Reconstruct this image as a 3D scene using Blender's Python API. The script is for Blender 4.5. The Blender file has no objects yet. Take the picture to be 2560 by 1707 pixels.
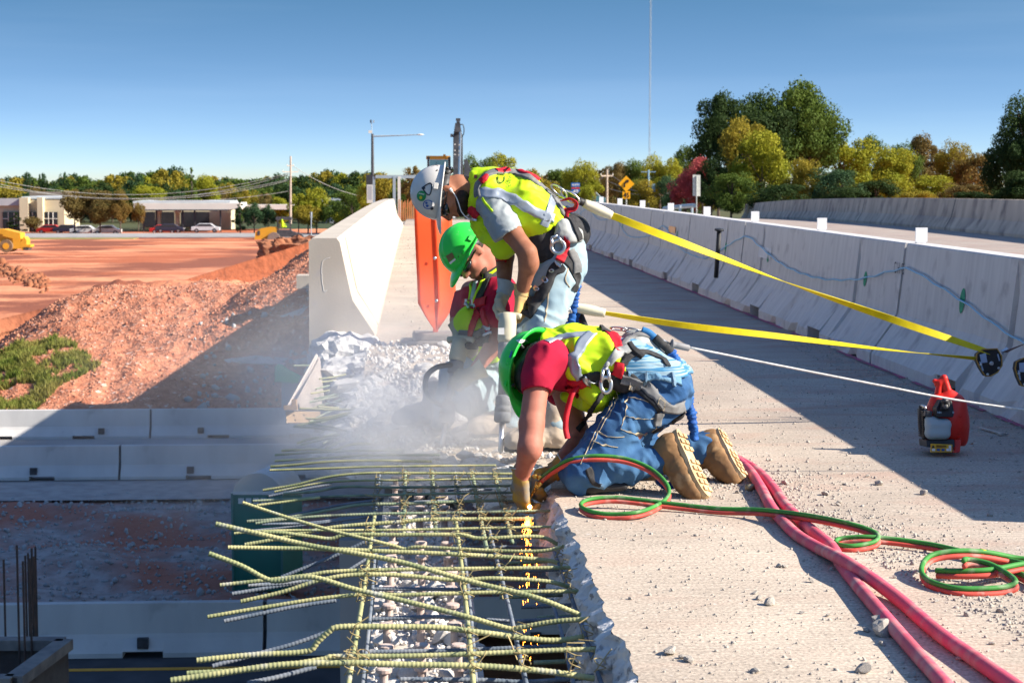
import bpy, bmesh, math, random
import numpy as np
from mathutils import Vector, Matrix, noise as mnoise
from mathutils.bvhtree import BVHTree

sc = bpy.context.scene
COL = sc.collection
# ------------------------------------------------------------------ camera
CAMZ = 1.24
FPX = 4600.0                       # focal length in photo pixels (photo 2560 wide)
YAW = math.radians(3.05); PIT = math.radians(5.075)
cd = bpy.data.cameras.new('camera'); cam = bpy.data.objects.new('camera', cd); COL.objects.link(cam)
cam.location = (0, 0, CAMZ); cam.rotation_euler = (math.radians(90)-PIT, 0, -YAW)
cd.sensor_width = 36.0; cd.lens = FPX/2560*36.0; cd.clip_start = 0.1; cd.clip_end = 6000
cd.dof.use_dof = True; cd.dof.focus_distance = 7.6; cd.dof.aperture_fstop = 11.0
sc.camera = cam
CF = Vector((math.sin(YAW)*math.cos(PIT), math.cos(YAW)*math.cos(PIT), -math.sin(PIT)))
CR = Vector((math.cos(YAW), -math.sin(YAW), 0)); CU = CR.cross(CF); CO = Vector((0, 0, CAMZ))
def ray(x, y): return CF + CR*((x-1280)/FPX) - CU*((y-853.5)/FPX)
def P(x, y, d): return CO + ray(x, y)*d              # point seen at photo pixel x,y at depth d
def G(x, y, z=0.0):
    r = ray(x, y); return CO + r*((z-CAMZ)/r.z)
def GY(x, y, Y):
    r = ray(x, y); return CO + r*(Y/r.y)
def GX(x, y, X):
    r = ray(x, y); return CO + r*(X/r.x)
# ------------------------------------------------------------------ light
SUN = Vector((-1.56, 0.40, -1.0)).normalized()
sl = bpy.data.lights.new('sun', 'SUN'); so = bpy.data.objects.new('sun', sl); COL.objects.link(so)
sl.energy = 4.2; sl.angle = math.radians(0.53); sl.color = (1.0, 0.91, 0.78)
so.rotation_euler = SUN.to_track_quat('-Z', 'Y').to_euler(); so.location = (30, -5, 30)
elev = math.asin(-SUN.z); azim = math.atan2(-SUN.x, -SUN.y)
w = bpy.data.worlds.new('World'); sc.world = w; w.use_nodes = True
nt = w.node_tree; nt.nodes.clear()
def NN(nt, t, **k):
    n = nt.nodes.new(t)
    for a, b in k.items(): setattr(n, a, b)
    return n
sky = NN(nt, 'ShaderNodeTexSky', sky_type='NISHITA', sun_disc=False, sun_elevation=elev, sun_rotation=azim)
sky.air_density = 1.0; sky.dust_density = 0.6; sky.ozone_density = 3.0
tc = NN(nt, 'ShaderNodeTexCoord'); sx = NN(nt, 'ShaderNodeSeparateXYZ'); cx = NN(nt, 'ShaderNodeCombineXYZ')
def mth(nt, op, a, b=None, c=None, clamp=False):
    n = NN(nt, 'ShaderNodeMath', operation=op); n.use_clamp = clamp
    for i, v in enumerate((a, b, c)):
        if v is None: continue
        if isinstance(v, (int, float)): n.inputs[i].default_value = v
        else: nt.links.new(v, n.inputs[i])
    return n.outputs[0]
nt.links.new(tc.outputs['Generated'], sx.inputs[0])
z = sx.outputs[2]
zp = mth(nt, 'MAXIMUM', z, 0.0)
e = mth(nt, 'EXPONENT', mth(nt, 'MULTIPLY', zp, -9.0))
z2 = mth(nt, 'ADD', mth(nt, 'ADD', z, 0.03), mth(nt, 'MULTIPLY', mth(nt, 'SUBTRACT', 1.0, e), 0.42))
nt.links.new(sx.outputs[0], cx.inputs[0]); nt.links.new(sx.outputs[1], cx.inputs[1]); nt.links.new(z2, cx.inputs[2])
nv = NN(nt, 'ShaderNodeVectorMath', operation='NORMALIZE'); nt.links.new(cx.outputs[0], nv.inputs[0])
nt.links.new(nv.outputs[0], sky.inputs[0])
# thin high cirrus, all round the dome
mp = NN(nt, 'ShaderNodeMapping'); mp.inputs['Scale'].default_value = (1.2, 1.2, 16.0)
nt.links.new(tc.outputs['Generated'], mp.inputs[0])
cn = NN(nt, 'ShaderNodeTexNoise'); cn.inputs['Scale'].default_value = 2.2; cn.inputs['Detail'].default_value = 5
nt.links.new(mp.outputs[0], cn.inputs[0])
cr_ = NN(nt, 'ShaderNodeMapRange'); cr_.inputs[1].default_value = .45; cr_.inputs[2].default_value = .8; cr_.inputs[4].default_value = .035
nt.links.new(cn.outputs[0], cr_.inputs[0])
mxs = NN(nt, 'ShaderNodeMix', data_type='RGBA'); nt.links.new(cr_.outputs[0], mxs.inputs[0])
tint = NN(nt, 'ShaderNodeMix', data_type='RGBA', blend_type='MULTIPLY'); tint.inputs[0].default_value = 1
tint.inputs[7].default_value = (0.93, 0.90, 0.94, 1)
nt.links.new(sky.outputs[0], tint.inputs[6])
dk = NN(nt, 'ShaderNodeMapRange'); dk.inputs[1].default_value = 0.0; dk.inputs[2].default_value = .13; dk.inputs[3].default_value = 0.0; dk.inputs[4].default_value = 1.0
nt.links.new(zp, dk.inputs[0])
dm = NN(nt, 'ShaderNodeMix', data_type='RGBA', blend_type='MULTIPLY'); dm.inputs[0].default_value = 1
dc = NN(nt, 'ShaderNodeMix', data_type='RGBA'); nt.links.new(dk.outputs[0], dc.inputs[0]); dc.inputs[6].default_value = (.47, .50, .525, 1); dc.inputs[7].default_value = (.19, .34, .34, 1)
dz = NN(nt, 'ShaderNodeMapRange'); dz.interpolation_type = 'SMOOTHSTEP'; dz.inputs[1].default_value = .13; dz.inputs[2].default_value = .60; nt.links.new(zp, dz.inputs[0])
dh = NN(nt, 'ShaderNodeMix', data_type='RGBA'); nt.links.new(dz.outputs[0], dh.inputs[0]); nt.links.new(dc.outputs[2], dh.inputs[6]); dh.inputs[7].default_value = (.50, .60, .66, 1)  # sky brightening added above the view to lift fill in the shadows
nt.links.new(tint.outputs[2], dm.inputs[6]); nt.links.new(dh.outputs[2], dm.inputs[7])
nt.links.new(dm.outputs[2], mxs.inputs[6]); mxs.inputs[7].default_value = (4.6, 5.2, 5.7, 1)
bg = NN(nt, 'ShaderNodeBackground'); bg.inputs[1].default_value = 0.15
ow = NN(nt, 'ShaderNodeOutputWorld')
nt.links.new(mxs.outputs[2], bg.inputs[0]); nt.links.new(bg.outputs[0], ow.inputs[0])
sc.view_settings.view_transform = 'Standard'; sc.view_settings.look = 'None'
sc.view_settings.exposure = 1.42; sc.view_settings.gamma = 1.0; sc.view_settings.use_curve_mapping = False
sc.cycles.max_bounces = 6; sc.cycles.transparent_max_bounces = 12; sc.cycles.volume_step_rate = 1.0; sc.cycles.volume_bounces = 4
# ------------------------------------------------------------------ materials
MATS = {}
def mat(name, c1, c2=None, scale=6.0, rough=0.8, bump=0.0, bscale=40.0, metal=0.0, detail=4.0, stretch=None,
        lo=0.35, hi=0.65, c3=None, s3=1.0, lo3=.55, hi3=.7, spec=0.3, trans=0.0, emit=None, coat=0.0, bstretch=None, bdist=0.01, sheen=0.0, alpha=None):
    if name in MATS: return MATS[name]
    m = bpy.data.materials.new(name); m.use_nodes = True; nt = m.node_tree; nt.nodes.clear()
    out = NN(nt, 'ShaderNodeOutputMaterial'); b = NN(nt, 'ShaderNodeBsdfPrincipled')
    b.inputs['Roughness'].default_value = rough; b.inputs['Metallic'].default_value = metal
    b.inputs['Specular IOR Level'].default_value = spec
    if coat: b.inputs['Coat Weight'].default_value = coat
    if sheen: b.inputs['Sheen Weight'].default_value = sheen
    tc = NN(nt, 'ShaderNodeTexCoord'); src = tc.outputs['Object']
    def noise(sc_, st, det=detail):
        v = src
        if st:
            mp = NN(nt, 'ShaderNodeMapping'); mp.inputs['Scale'].default_value = st; nt.links.new(src, mp.inputs[0]); v = mp.outputs[0]
        n = NN(nt, 'ShaderNodeTexNoise'); n.inputs['Scale'].default_value = sc_; n.inputs['Detail'].default_value = det
        nt.links.new(v, n.inputs[0]); return n.outputs[0]
    col = None
    if c2 is None: c2 = tuple(x*0.75 for x in c1)
    cr = NN(nt, 'ShaderNodeValToRGB'); cr.color_ramp.elements[0].position = lo; cr.color_ramp.elements[1].position = hi
    cr.color_ramp.elements[0].color = (*c1, 1); cr.color_ramp.elements[1].color = (*c2, 1)
    nt.links.new(noise(scale, stretch), cr.inputs[0]); col = cr.outputs[0]
    if c3 is not None:
        mx = NN(nt, 'ShaderNodeMix', data_type='RGBA'); mr = NN(nt, 'ShaderNodeMapRange')
        mr.inputs[1].default_value = lo3; mr.inputs[2].default_value = hi3
        nt.links.new(noise(s3, None), mr.inputs[0]); nt.links.new(mr.outputs[0], mx.inputs[0])
        nt.links.new(col, mx.inputs[6]); mx.inputs[7].default_value = (*c3, 1); col = mx.outputs[2]
    nt.links.new(col, b.inputs['Base Color'])
    if bump:
        bp = NN(nt, 'ShaderNodeBump'); bp.inputs['Strength'].default_value = bump; bp.inputs['Distance'].default_value = bdist
        nt.links.new(noise(bscale, bstretch, 5.0), bp.inputs['Height']); nt.links.new(bp.outputs[0], b.inputs['Normal'])
    sh = b.outputs[0]
    if trans:
        t = NN(nt, 'ShaderNodeBsdfTranslucent'); nt.links.new(col, t.inputs[0]); ms = NN(nt, 'ShaderNodeMixShader')
        ms.inputs[0].default_value = trans; nt.links.new(sh, ms.inputs[1]); nt.links.new(t.outputs[0], ms.inputs[2]); sh = ms.outputs[0]
    if emit:
        b.inputs['Emission Color'].default_value = (*emit[0], 1); b.inputs['Emission Strength'].default_value = emit[1]
    if alpha is not None:
        tr = NN(nt, 'ShaderNodeBsdfTransparent'); ms = NN(nt, 'ShaderNodeMixShader'); ms.inputs[0].default_value = alpha
        nt.links.new(tr.outputs[0], ms.inputs[1]); nt.links.new(sh, ms.inputs[2]); sh = ms.outputs[0]
    nt.links.new(sh, out.inputs[0]); MATS[name] = m; return m
# ------------------------------------------------------------------ objects
def props(o, label=None, cat=None, group=None, kind=None):
    if label: o['label'] = label
    if cat: o['category'] = cat
    if group: o['group'] = group
    if kind: o['kind'] = kind
    return o
def thing(name, loc, label, cat, group=None, rz=0.0):
    o = bpy.data.objects.new(name, None); COL.objects.link(o); o.location = loc; o.rotation_euler = (0, 0, rz)
    o.empty_display_size = .1
    return props(o, label, cat, group)
def root_loc(p):
    l = Vector((0, 0, 0))
    while p is not None: l += p.location; p = p.parent
    return l
def me_obj(name, me, m=None, parent=None, loc=(0, 0, 0)):
    if m is not None and len(me.materials) == 0: me.materials.append(m)
    o = bpy.data.objects.new(name, me); COL.objects.link(o)
    if parent is not None: o.parent = parent
    o.location = loc; return o
def obj(name, vf, m, parent=None, smooth=False, local=False):
    """vf = (verts in world space, faces); placed under parent without moving"""
    v, f = vf
    v = np.asarray([tuple(p) for p in v] if not isinstance(v, np.ndarray) else v, dtype=float)
    if parent is not None and not local: v = v - np.array(root_loc(parent))
    me = bpy.data.meshes.new(name)
    if isinstance(f, np.ndarray):
        n, k = f.shape; me.vertices.add(len(v)); me.vertices.foreach_set('co', v.ravel())
        me.loops.add(n*k); me.loops.foreach_set('vertex_index', f.ravel().astype(np.int32))
        me.polygons.add(n); me.polygons.foreach_set('loop_start', (np.arange(n)*k).astype(np.int32))
        try: me.polygons.foreach_set('loop_total', np.full(n, k, dtype=np.int32))
        except Exception: pass
        me.update(calc_edges=True)
    else:
        me.from_pydata(v.tolist(), [], [list(q) for q in f]); me.update()
    if smooth: me.polygons.foreach_set('use_smooth', [True]*len(me.polygons)); me.update()
    return me_obj(name, me, m, parent)
def join(*parts):
    V = []; F = []; n = 0
    for v, f in parts:
        v = [tuple(p) for p in v]; V += v; F += [[i+n for i in q] for q in f]; n += len(v)
    return V, F
def box(c, s, rz=0.0, M=None):
    v = []; cz, sz = math.cos(rz), math.sin(rz)
    for dx in (-.5, .5):
        for dy in (-.5, .5):
            for dz in (-.5, .5):
                x, y, z_ = dx*s[0], dy*s[1], dz*s[2]
                p = Vector((x*cz-y*sz, x*sz+y*cz, z_))
                if M is not None: p = M @ p
                v.append(Vector(c)+p)
    return v, [(0, 1, 3, 2), (4, 6, 7, 5), (0, 4, 5, 1), (2, 3, 7, 6), (0, 2, 6, 4), (1, 5, 7, 3)]
def bevel_obj(o, w=.01, seg=2):
    b = o.modifiers.new('bevel', 'BEVEL'); b.width = w; b.segments = seg; b.limit_method = 'ANGLE'; return o
def frames(pts, up=Vector((0, 0, 1))):
    pts = [Vector(p) for p in pts]; n = len(pts); out = []; prev = None
    for i in range(n):
        t = (pts[min(i+1, n-1)]-pts[max(i-1, 0)])
        t = t.normalized() if t.length > 1e-9 else Vector((0, 0, 1))
        if prev is None:
            a = t.cross(up)
            if a.length < 1e-3: a = t.cross(Vector((1, 0, 0)))
            a.normalize()
        else:
            a = prev - t*prev.dot(t)
            if a.length < 1e-6: a = t.cross(up)
            a.normalize()
        prev = a; out.append((t, a, a.cross(t)))
    return out
def tube(pts, r, seg=8, cap=True):
    n = len(pts); fr = frames(pts); V = []; F = []
    rr = r if hasattr(r, '__len__') else [r]*n
    for i in range(n):
        _, a, b = fr[i]
        for k in range(seg):
            t = 2*math.pi*k/seg; V.append(Vector(pts[i])+(a*math.cos(t)+b*math.sin(t))*rr[i])
    for i in range(n-1):
        for k in range(seg):
            k2 = (k+1) % seg; F.append((i*seg+k, (i+1)*seg+k, (i+1)*seg+k2, i*seg+k2))
    if cap:
        F.append(tuple(range(seg))); F.append(tuple((n-1)*seg+k for k in reversed(range(seg))))
    return V, F
def spline(pts, step=None, n=None):
    """Catmull-Rom through points, resampled"""
    p = [Vector(q) for q in pts]; p = [p[0]*2-p[1]] + p + [p[-1]*2-p[-2]]; dense = []
    for i in range(1, len(p)-2):
        for k in range(16):
            t = k/16.0; a, b, c, d = p[i-1], p[i], p[i+1], p[i+2]
            dense.append(.5*((2*b)+(c-a)*t+(2*a-5*b+4*c-d)*t*t+(3*b-a-3*c+d)*t*t*t))
    dense.append(p[-2])
    L = [0.0]
    for i in range(1, len(dense)): L.append(L[-1]+(dense[i]-dense[i-1]).length)
    if n is None: n = max(2, int(L[-1]/step)+1)
    out = []; j = 0
    for i in range(n):
        s = L[-1]*i/(n-1)
        while j < len(L)-2 and L[j+1] < s: j += 1
        t = (s-L[j])/max(L[j+1]-L[j], 1e-9); out.append(dense[j].lerp(dense[j+1], min(max(t, 0), 1)))
    return out
def lathe(a, b, prof, seg=20):
    """prof: list of (t along a->b in metres, radius)"""
    a = Vector(a); b = Vector(b); t = (b-a).normalized()
    u = t.cross(Vector((0, 1, 0.1))).normalized(); w_ = u.cross(t); V = []; F = []
    for s, r in prof:
        for k in range(seg):
            an = 2*math.pi*k/seg; V.append(a+t*s+(u*math.cos(an)+w_*math.sin(an))*r)
    for i in range(len(prof)-1):
        for k in range(seg):
            k2 = (k+1) % seg; F.append((i*seg+k, i*seg+k2, (i+1)*seg+k2, (i+1)*seg+k))
    F.append(tuple(reversed(range(seg)))); F.append(tuple((len(prof)-1)*seg+k for k in range(seg)))
    return V, F
def prism(poly, vec):
    """extrude a closed 3D polygon by vec"""
    p = [Vector(q) for q in poly]; n = len(p); v = p+[q+Vector(vec) for q in p]
    f = [tuple(reversed(range(n))), tuple(range(n, 2*n))]
    for i in range(n): j = (i+1) % n; f.append((i, j, n+j, n+i))
    return v, f
def fbm(x, y, z_=0.0, o=4): return mnoise.fractal(Vector((x, y, z_)), 1.0, 2.0, o)
rng = np.random.default_rng(7); random.seed(7)
def hprof(y):
    """bridge crest: drop of the deck with distance"""
    return -0.00018*max(0.0, y-25.0)**2 if y < 200 else -0.00018*175**2-(y-200)*.063
# ------------------------------------------------------------------ setting
def deck_material():
    m = bpy.data.materials.new('deck_concrete'); m.use_nodes = True; nt = m.node_tree; nt.nodes.clear()
    out = NN(nt, 'ShaderNodeOutputMaterial'); b = NN(nt, 'ShaderNodeBsdfPrincipled'); b.inputs['Roughness'].default_value = .88
    b.inputs['Specular IOR Level'].default_value = .25
    tc = NN(nt, 'ShaderNodeTexCoord'); src = tc.outputs['Object']
    def noise(s, st=None, det=5, dist=0.0):
        v = src
        if st:
            mp = NN(nt, 'ShaderNodeMapping'); mp.inputs['Scale'].default_value = st; nt.links.new(src, mp.inputs[0]); v = mp.outputs[0]
        n = NN(nt, 'ShaderNodeTexNoise'); n.inputs['Scale'].default_value = s; n.inputs['Detail'].default_value = det
        n.inputs['Distortion'].default_value = dist; nt.links.new(v, n.inputs[0]); return n.outputs[0]
    def ramp(v, a, b_, c1, c2):
        r = NN(nt, 'ShaderNodeValToRGB'); r.color_ramp.elements[0].position = a; r.color_ramp.elements[1].position = b_
        r.color_ramp.elements[0].color = (*c1, 1); r.color_ramp.elements[1].color = (*c2, 1); nt.links.new(v, r.inputs[0]); return r.outputs[0]
    def mix(f, a, b_, bt='MIX'):
        n = NN(nt, 'ShaderNodeMix', data_type='RGBA', blend_type=bt)
        if isinstance(f, float): n.inputs[0].default_value = f
        else: nt.links.new(f, n.inputs[0])
        for s, v in ((6, a), (7, b_)):
            if isinstance(v, tuple): n.inputs[s].default_value = (*v, 1)
            else: nt.links.new(v, n.inputs[s])
        return n.outputs[2]
    base = ramp(noise(1.3, None, 8), .3, .7, (.66, .56, .455), (.48, .405, .33))
    grain = ramp(noise(90, None, 4), .3, .62, (1.14, 1.13, 1.11), (.66, .65, .64))
    c = mix(1.0, base, grain, 'MULTIPLY')
    tine = ramp(noise(1.0, (3.0, 85, 1), 3), .38, .56, (1.06, 1.06, 1.06), (.84, .84, .84))      # broom / tining lines run across the road
    c = mix(0.8, c, tine, 'MULTIPLY')
    # dark rubber and dust stains
    st = NN(nt, 'ShaderNodeMapRange'); st.inputs[1].default_value = .52; st.inputs[2].default_value = .74; st.inputs[4].default_value = .5
    nt.links.new(noise(.9, (1.0, .35, 1), 7, .6), st.inputs[0]); c = mix(st.outputs[0], c, (.25, .20, .17))
    # red clay dust, more of it toward the barrier
    sx = NN(nt, 'ShaderNodeSeparateXYZ'); nt.links.new(src, sx.inputs[0])
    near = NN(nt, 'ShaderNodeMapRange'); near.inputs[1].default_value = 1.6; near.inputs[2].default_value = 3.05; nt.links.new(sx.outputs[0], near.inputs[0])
    red = NN(nt, 'ShaderNodeMapRange'); red.inputs[1].default_value = .50; red.inputs[2].default_value = .68
    nt.links.new(noise(2.6, (.6, 1.4, 1), 8, .5), red.inputs[0])
    f = mth(nt, 'MULTIPLY', red.outputs[0], mth(nt, 'ADD', mth(nt, 'MULTIPLY', near.outputs[0], .6), .16))
    c = mix(f, c, (.40, .17, .11))
    # deck colour turns darker grey toward the barrier
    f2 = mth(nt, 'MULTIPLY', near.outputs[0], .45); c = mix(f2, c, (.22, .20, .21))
    # pale dust spots
    sp = NN(nt, 'ShaderNodeMapRange'); sp.inputs[1].default_value = .66; sp.inputs[2].default_value = .72
    nt.links.new(noise(26, None, 3), sp.inputs[0]); c = mix(mth(nt, 'MULTIPLY', sp.outputs[0], .5), c, (.62, .58, .54))
    sp = NN(nt, 'ShaderNodeMapRange'); sp.inputs[1].default_value = .68; sp.inputs[2].default_value = .70
    nt.links.new(noise(47, (1, 1, 1), 2), sp.inputs[0]); c = mix(mth(nt, 'MULTIPLY', sp.outputs[0], .7), c, (.14, .12, .11))
    nt.links.new(c, b.inputs['Base Color'])
    hgt = mth(nt, 'ADD', mth(nt, 'MULTIPLY', noise(120, None, 4), .6), mth(nt, 'MULTIPLY', noise(1.0, (3, 85, 1), 3), .9))
    bp = NN(nt, 'ShaderNodeBump'); bp.inputs['Strength'].default_value = .55; bp.inputs['Distance'].default_value = .004
    nt.links.new(hgt, bp.inputs['Height']); nt.links.new(bp.outputs[0], b.inputs['Normal'])
    nt.links.new(b.outputs[0], out.inputs[0]); return m
M_deck = deck_material()
M_conc = mat('parapet_concrete', (.51, .455, .38), (.43, .38, .32), scale=2.5, rough=.85, bump=.3, bscale=60, bdist=.003, c3=(.40, .36, .33), s3=9, lo3=.62, hi3=.72, stretch=(1, 1, .25))
M_barr = mat('barrier_concrete', (.60, .585, .575), (.48, .465, .465), scale=5, rough=.85, bump=.2, bscale=70, bdist=.003, stretch=(1, 3.0, .35), detail=7, lo=.3, hi=.75, c3=(.33, .31, .32), s3=5.5, lo3=.56, hi3=.78)
M_old = mat('weathered_concrete', (.56, .48, .39), (.37, .31, .26), scale=1.6, rough=.9, bump=.3, bscale=30, stretch=(1, 1, .2), detail=8, c3=(.20, .17, .16), s3=1.7, lo3=.52, hi3=.72)
M_break = mat('broken_concrete', (.68, .66, .63), (.50, .49, .48), scale=16, rough=.95, bump=1.0, bscale=45, bdist=.012, detail=8, c3=(.28, .27, .27), s3=30, lo3=.6, hi3=.66)
M_rub = mat('rubble_concrete', (.74, .71, .67), (.62, .59, .55), scale=9, rough=.95, bump=.7, bscale=60, bdist=.006, detail=6)
M_dirt = mat('red_clay', (.40, .115, .05), (.66, .27, .14), scale=.10, stretch=(.5, 1.1, 1), lo=.42, hi=.57, rough=.95, bump=.8, bscale=3.0, bdist=.12, detail=10, c3=(.24, .075, .04), s3=.07, lo3=.50, hi3=.58)
M_dirtp = mat('pebbly_clay', (.34, .115, .06), (.50, .21, .12), scale=4.5, rough=.95, bump=1.0, bscale=6, bdist=.12, detail=9, c3=(.62, .46, .38), s3=6, lo3=.6, hi3=.7)
M_gray_gravel = mat('grey_gravel', (.40, .35, .33), (.26, .21, .19), scale=3, rough=.95, bump=.9, bscale=12, bdist=.05, detail=9, c3=(.38, .15, .10), s3=.35, lo3=.42, hi3=.58)
M_asph = mat('asphalt', (.075, .078, .085), (.05, .052, .058), scale=2, rough=.9, bump=.3, bscale=60, bdist=.004)
M_roadgrey = mat('grey_pavement', (.36, .34, .33), (.28, .27, .26), scale=.6, rough=.9, bump=.2, bscale=30)
M_white = mat('white_paint', (.82, .81, .79), (.74, .73, .70), scale=4, rough=.5)
M_black = mat('black_rubber', (.018, .018, .02), (.03, .03, .033), scale=20, rough=.55, bump=.2, bscale=80, bdist=.002)
M_steel = mat('bright_steel', (.62, .63, .65), (.45, .46, .48), scale=20, rough=.32, metal=1.0, bump=.1, bscale=60)
M_dksteel = mat('dark_steel', (.09, .09, .10), (.05, .05, .055), scale=9, rough=.5, metal=.5)

EDGE_X = .55
def slab_edge(y):                                       # saw cut and rubble front of what is left of the deck
    n = .022*mnoise.noise(Vector((y*9, 1.3, 0)))+.012*mnoise.noise(Vector((y*31, 7.3, 0)))
    if y < 7.9: return EDGE_X+n
    t = min(max((y-7.9)/1.6, 0), 1); t = t*t*(3-2*t)
    return EDGE_X*(1-t)+(-.34)*t+n*2.2
def deck():
    xs_r = np.concatenate([np.linspace(0, .35, 15)[:-1], np.linspace(.35, 4.2, 12)[:-1], np.linspace(4.2, 22, 8)])
    ys = np.concatenate([np.arange(-3, 7.6, .035), np.arange(7.6, 11, .02), np.arange(11, 14, .05), np.arange(14, 30, .8), np.arange(30, 120, 4), np.arange(120, 700, 20)])
    V = []; F = []; nx = len(xs_r)
    for y in ys:
        h = hprof(y)
        if y < 11.2: e = slab_edge(y)
        else: e = -.34 if y < 14 else -.30
        for i, dx in enumerate(xs_r):
            x = e+dx
            zz = h
            if 7.9 < y < 13.6 and x < .75:            # chipped and broken top in front of the parapet
                k = min(1, (y-7.9)/.5)*min(1, (13.6-y)/1.2)*min(1, (.75-x)/.25)
                zz -= k*(.05+.09*abs(fbm(x*4, y*4, 1, 5)))
            V.append((x, y, zz))
    for j in range(len(ys)-1):
        for i in range(nx-1):
            a = j*nx+i; F.append((a, a+1, a+nx+1, a+nx))
    o = obj('bridge_deck', (V, F), M_deck); props(o, kind='structure')
    # broken vertical face of the slab
    V = []; F = []; rows = 14; ys2 = np.arange(-3, 13.9, .022)
    for y in ys2:
        e = slab_edge(y) if y < 11.2 else -.34
        base = -.0
        if y > 7.9: k = min(1, (y-7.9)/.5)*min(1, (13.6-y)/1.2); base = -k*(.05+.09*abs(fbm(e*4, y*4, 1, 5)))
        for r in range(rows):
            t = r/(rows-1.0); zz = base-(.24+base)*t
            d = 0 if r == 0 else (.035*fbm(y*7, zz*11, 3, 5)+.02*mnoise.cell(Vector((y*16, zz*20, 0)))-.05*t-.01)
            if y > 8: d = d*1.8-.05*t
            V.append((e+d, y, zz if r == 0 else zz+.006*fbm(y*20, zz*20, 9, 2)))
    for j in range(len(ys2)-1):
        for r in range(rows-1):
            a = j*rows+r; F.append((a, a+rows, a+rows+1, a+1))
    o = obj('broken_slab_face', (V, F), M_break); props(o, kind='structure')
    # underside of the slab, and the outer cantilever below the standing parapet
    V, F = join(box((11.3, 5, -.26), (21.2, 16, .03)), box((11, 40, -.3-.05), (23, 52, .08)))
    o = obj('deck_underside', (V, F), M_old); props(o, kind='structure')
deck()
# ---------------- lower highway and median
LZ = -6.16
def sheet(name, x0, x1, y0, y1, zf, m, nx, ny, kind='structure'):
    V = []; F = []
    for j in range(ny+1):
        y = y0+(y1-y0)*j/ny
        for i in range(nx+1):
            x = x0+(x1-x0)*i/nx; V.append((x, y, zf(x, y)))
    for j in range(ny):
        for i in range(nx):
            a = j*(nx+1)+i; F.append((a, a+1, a+nx+2, a+nx+1))
    o = obj(name, (V, F), m, smooth=True); props(o, kind=kind); return o
sheet('lower_road', -60, 60, -30, 29.4, lambda x, y: LZ, M_asph, 4, 4)
o = obj('road_edge_line', box((0, 27.55, LZ+.006), (120, .13, .008)), mat('yellow_road_paint', (.75, .36, .03), (.65, .30, .03), rough=.6)); props(o, kind='structure')
def medz(x, y):
    t = min(max((y-29.3)/1.5, 0), 1)*min(max((42.6-y)/1.5, 0), 1)
    return LZ+.02+t*(.28*fbm(x*.35, y*.35, 0, 6)-.12)
sheet('median_gravel', -40, 30, 29.3, 44.4, medz, M_gray_gravel, 220, 100)
sheet('gravel_shoulder', -40, 30, 42.1, 44.6, lambda x, y: LZ+.06, mat('tan_gravel', (.42, .38, .35), (.33, .29, .27), scale=3, rough=.95, bump=.5, bscale=20, bdist=.03), 4, 4)
sheet('far_lane', -60, 40, 44.5, 54.2, lambda x, y: LZ+.03, M_roadgrey, 4, 4)
def terr(x, y):
    """clay embankment in front of the abutment, then the stripped plain"""
    plain = -6.9-max(0, min(1, (y-150)/140))*.7-max(0, (y-290))*.0045
    crest = -2.62+.0*x
    lx = min(max((x+18.0)/7.0, 0), 1)                    # falls away on the far left
    lx = lx*lx*(3-2*lx)
    fr = min(max((y-54.2)/12.5, 0), 1)
    back = min(max((y-67)/80.0, 0), 1)
    top = crest*(1-back)+plain*back
    base = LZ+.05
    zz = base+(top-base)*(fr**.85)
    flat = (base+(plain-base)*min(max((y-54)/90, 0), 1))
    zz = flat+(zz-flat)*lx
    # approach road fill
    if x > -2.2 and y > 60:
        f = min(max((y-58)/8, 0), 1); rh = hprof(y)-.25; zz = zz*(1-f)+max(zz, rh)*f
    elif y > 60:
        f = min(max((y-58)/8, 0), 1); rh = hprof(y)-.25-(-2.2-x)*.6; zz = max(zz, zz*(1-f)+rh*f)
    n = .32*fbm(x*.3, y*.3, 2, 6)+.10*fbm(x*2.1, y*2.1, 5, 4)
    k = 1.0 if y < 75 else max(.25, 1-(y-75)/60)
    if x > -3 and y > 60: k = .1
    if y > 240: k = .1
    return zz+n*k*min(1, max(0, (y-54.2)/2))
def terrain():
    ys = np.concatenate([np.arange(54.2, 70, .13), np.arange(70, 90, .4), np.arange(90, 160, 1.2), np.arange(160, 330, 4)])
    V = []; F = []; nx = 230
    for y in ys:
        wl = -(1035/4600.*y+14+max(0, y-60)*.02); wr = 4 if y < 80 else 60
        for i in range(nx+1):
            x = wl+(wr-wl)*i/nx; V.append((x, y, terr(x, y)))
    for j in range(len(ys)-1):
        for i in range(nx):
            a = j*(nx+1)+i; F.append((a, a+1, a+nx+2, a+nx+1))
    o = obj('clay_embankment', (V, F), M_dirtp, smooth=True)
    o.data.materials.append(M_dirt); mi = []
    vy = np.array([v[1] for v in V]); vx = np.array([v[0] for v in V])
    for f in F:
        y = vy[f[0]]; x = vx[f[0]]; mi.append(0 if (y < 67+1.5*fbm(x*.3, y*.1) and x > -16.5+.4*(67-y)*0-.3*(67-y)) else 1)
    o.data.polygons.foreach_set('material_index', mi); props(o, kind='structure')
terrain()
M_field = mat('dry_field', (.035, .055, .02), (.09, .085, .03), scale=.03, rough=1.0, detail=8)
sheet('ground', -1500, 2200, 325, 4500, lambda x, y: -7.9-(y-325)*.0035, M_field, 6, 6)
sheet('right_ground', 21, 1500, -60, 326, lambda x, y: -7.6, M_field, 4, 4)
sheet('left_ground', -1500, -39, -60, 326, lambda x, y: -7.7, M_field, 4, 4)
o = obj('crossing_road', box((-40, 281, -7.42), (420, 19, .12)), M_roadgrey); props(o, kind='structure')
o = obj('verge_grass', box((-70, 268, -7.46), (60, 5, .1)), mat('verge_green', (.20, .25, .06), (.35, .22, .10), scale=.5, rough=1)); props(o, kind='structure')
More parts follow.
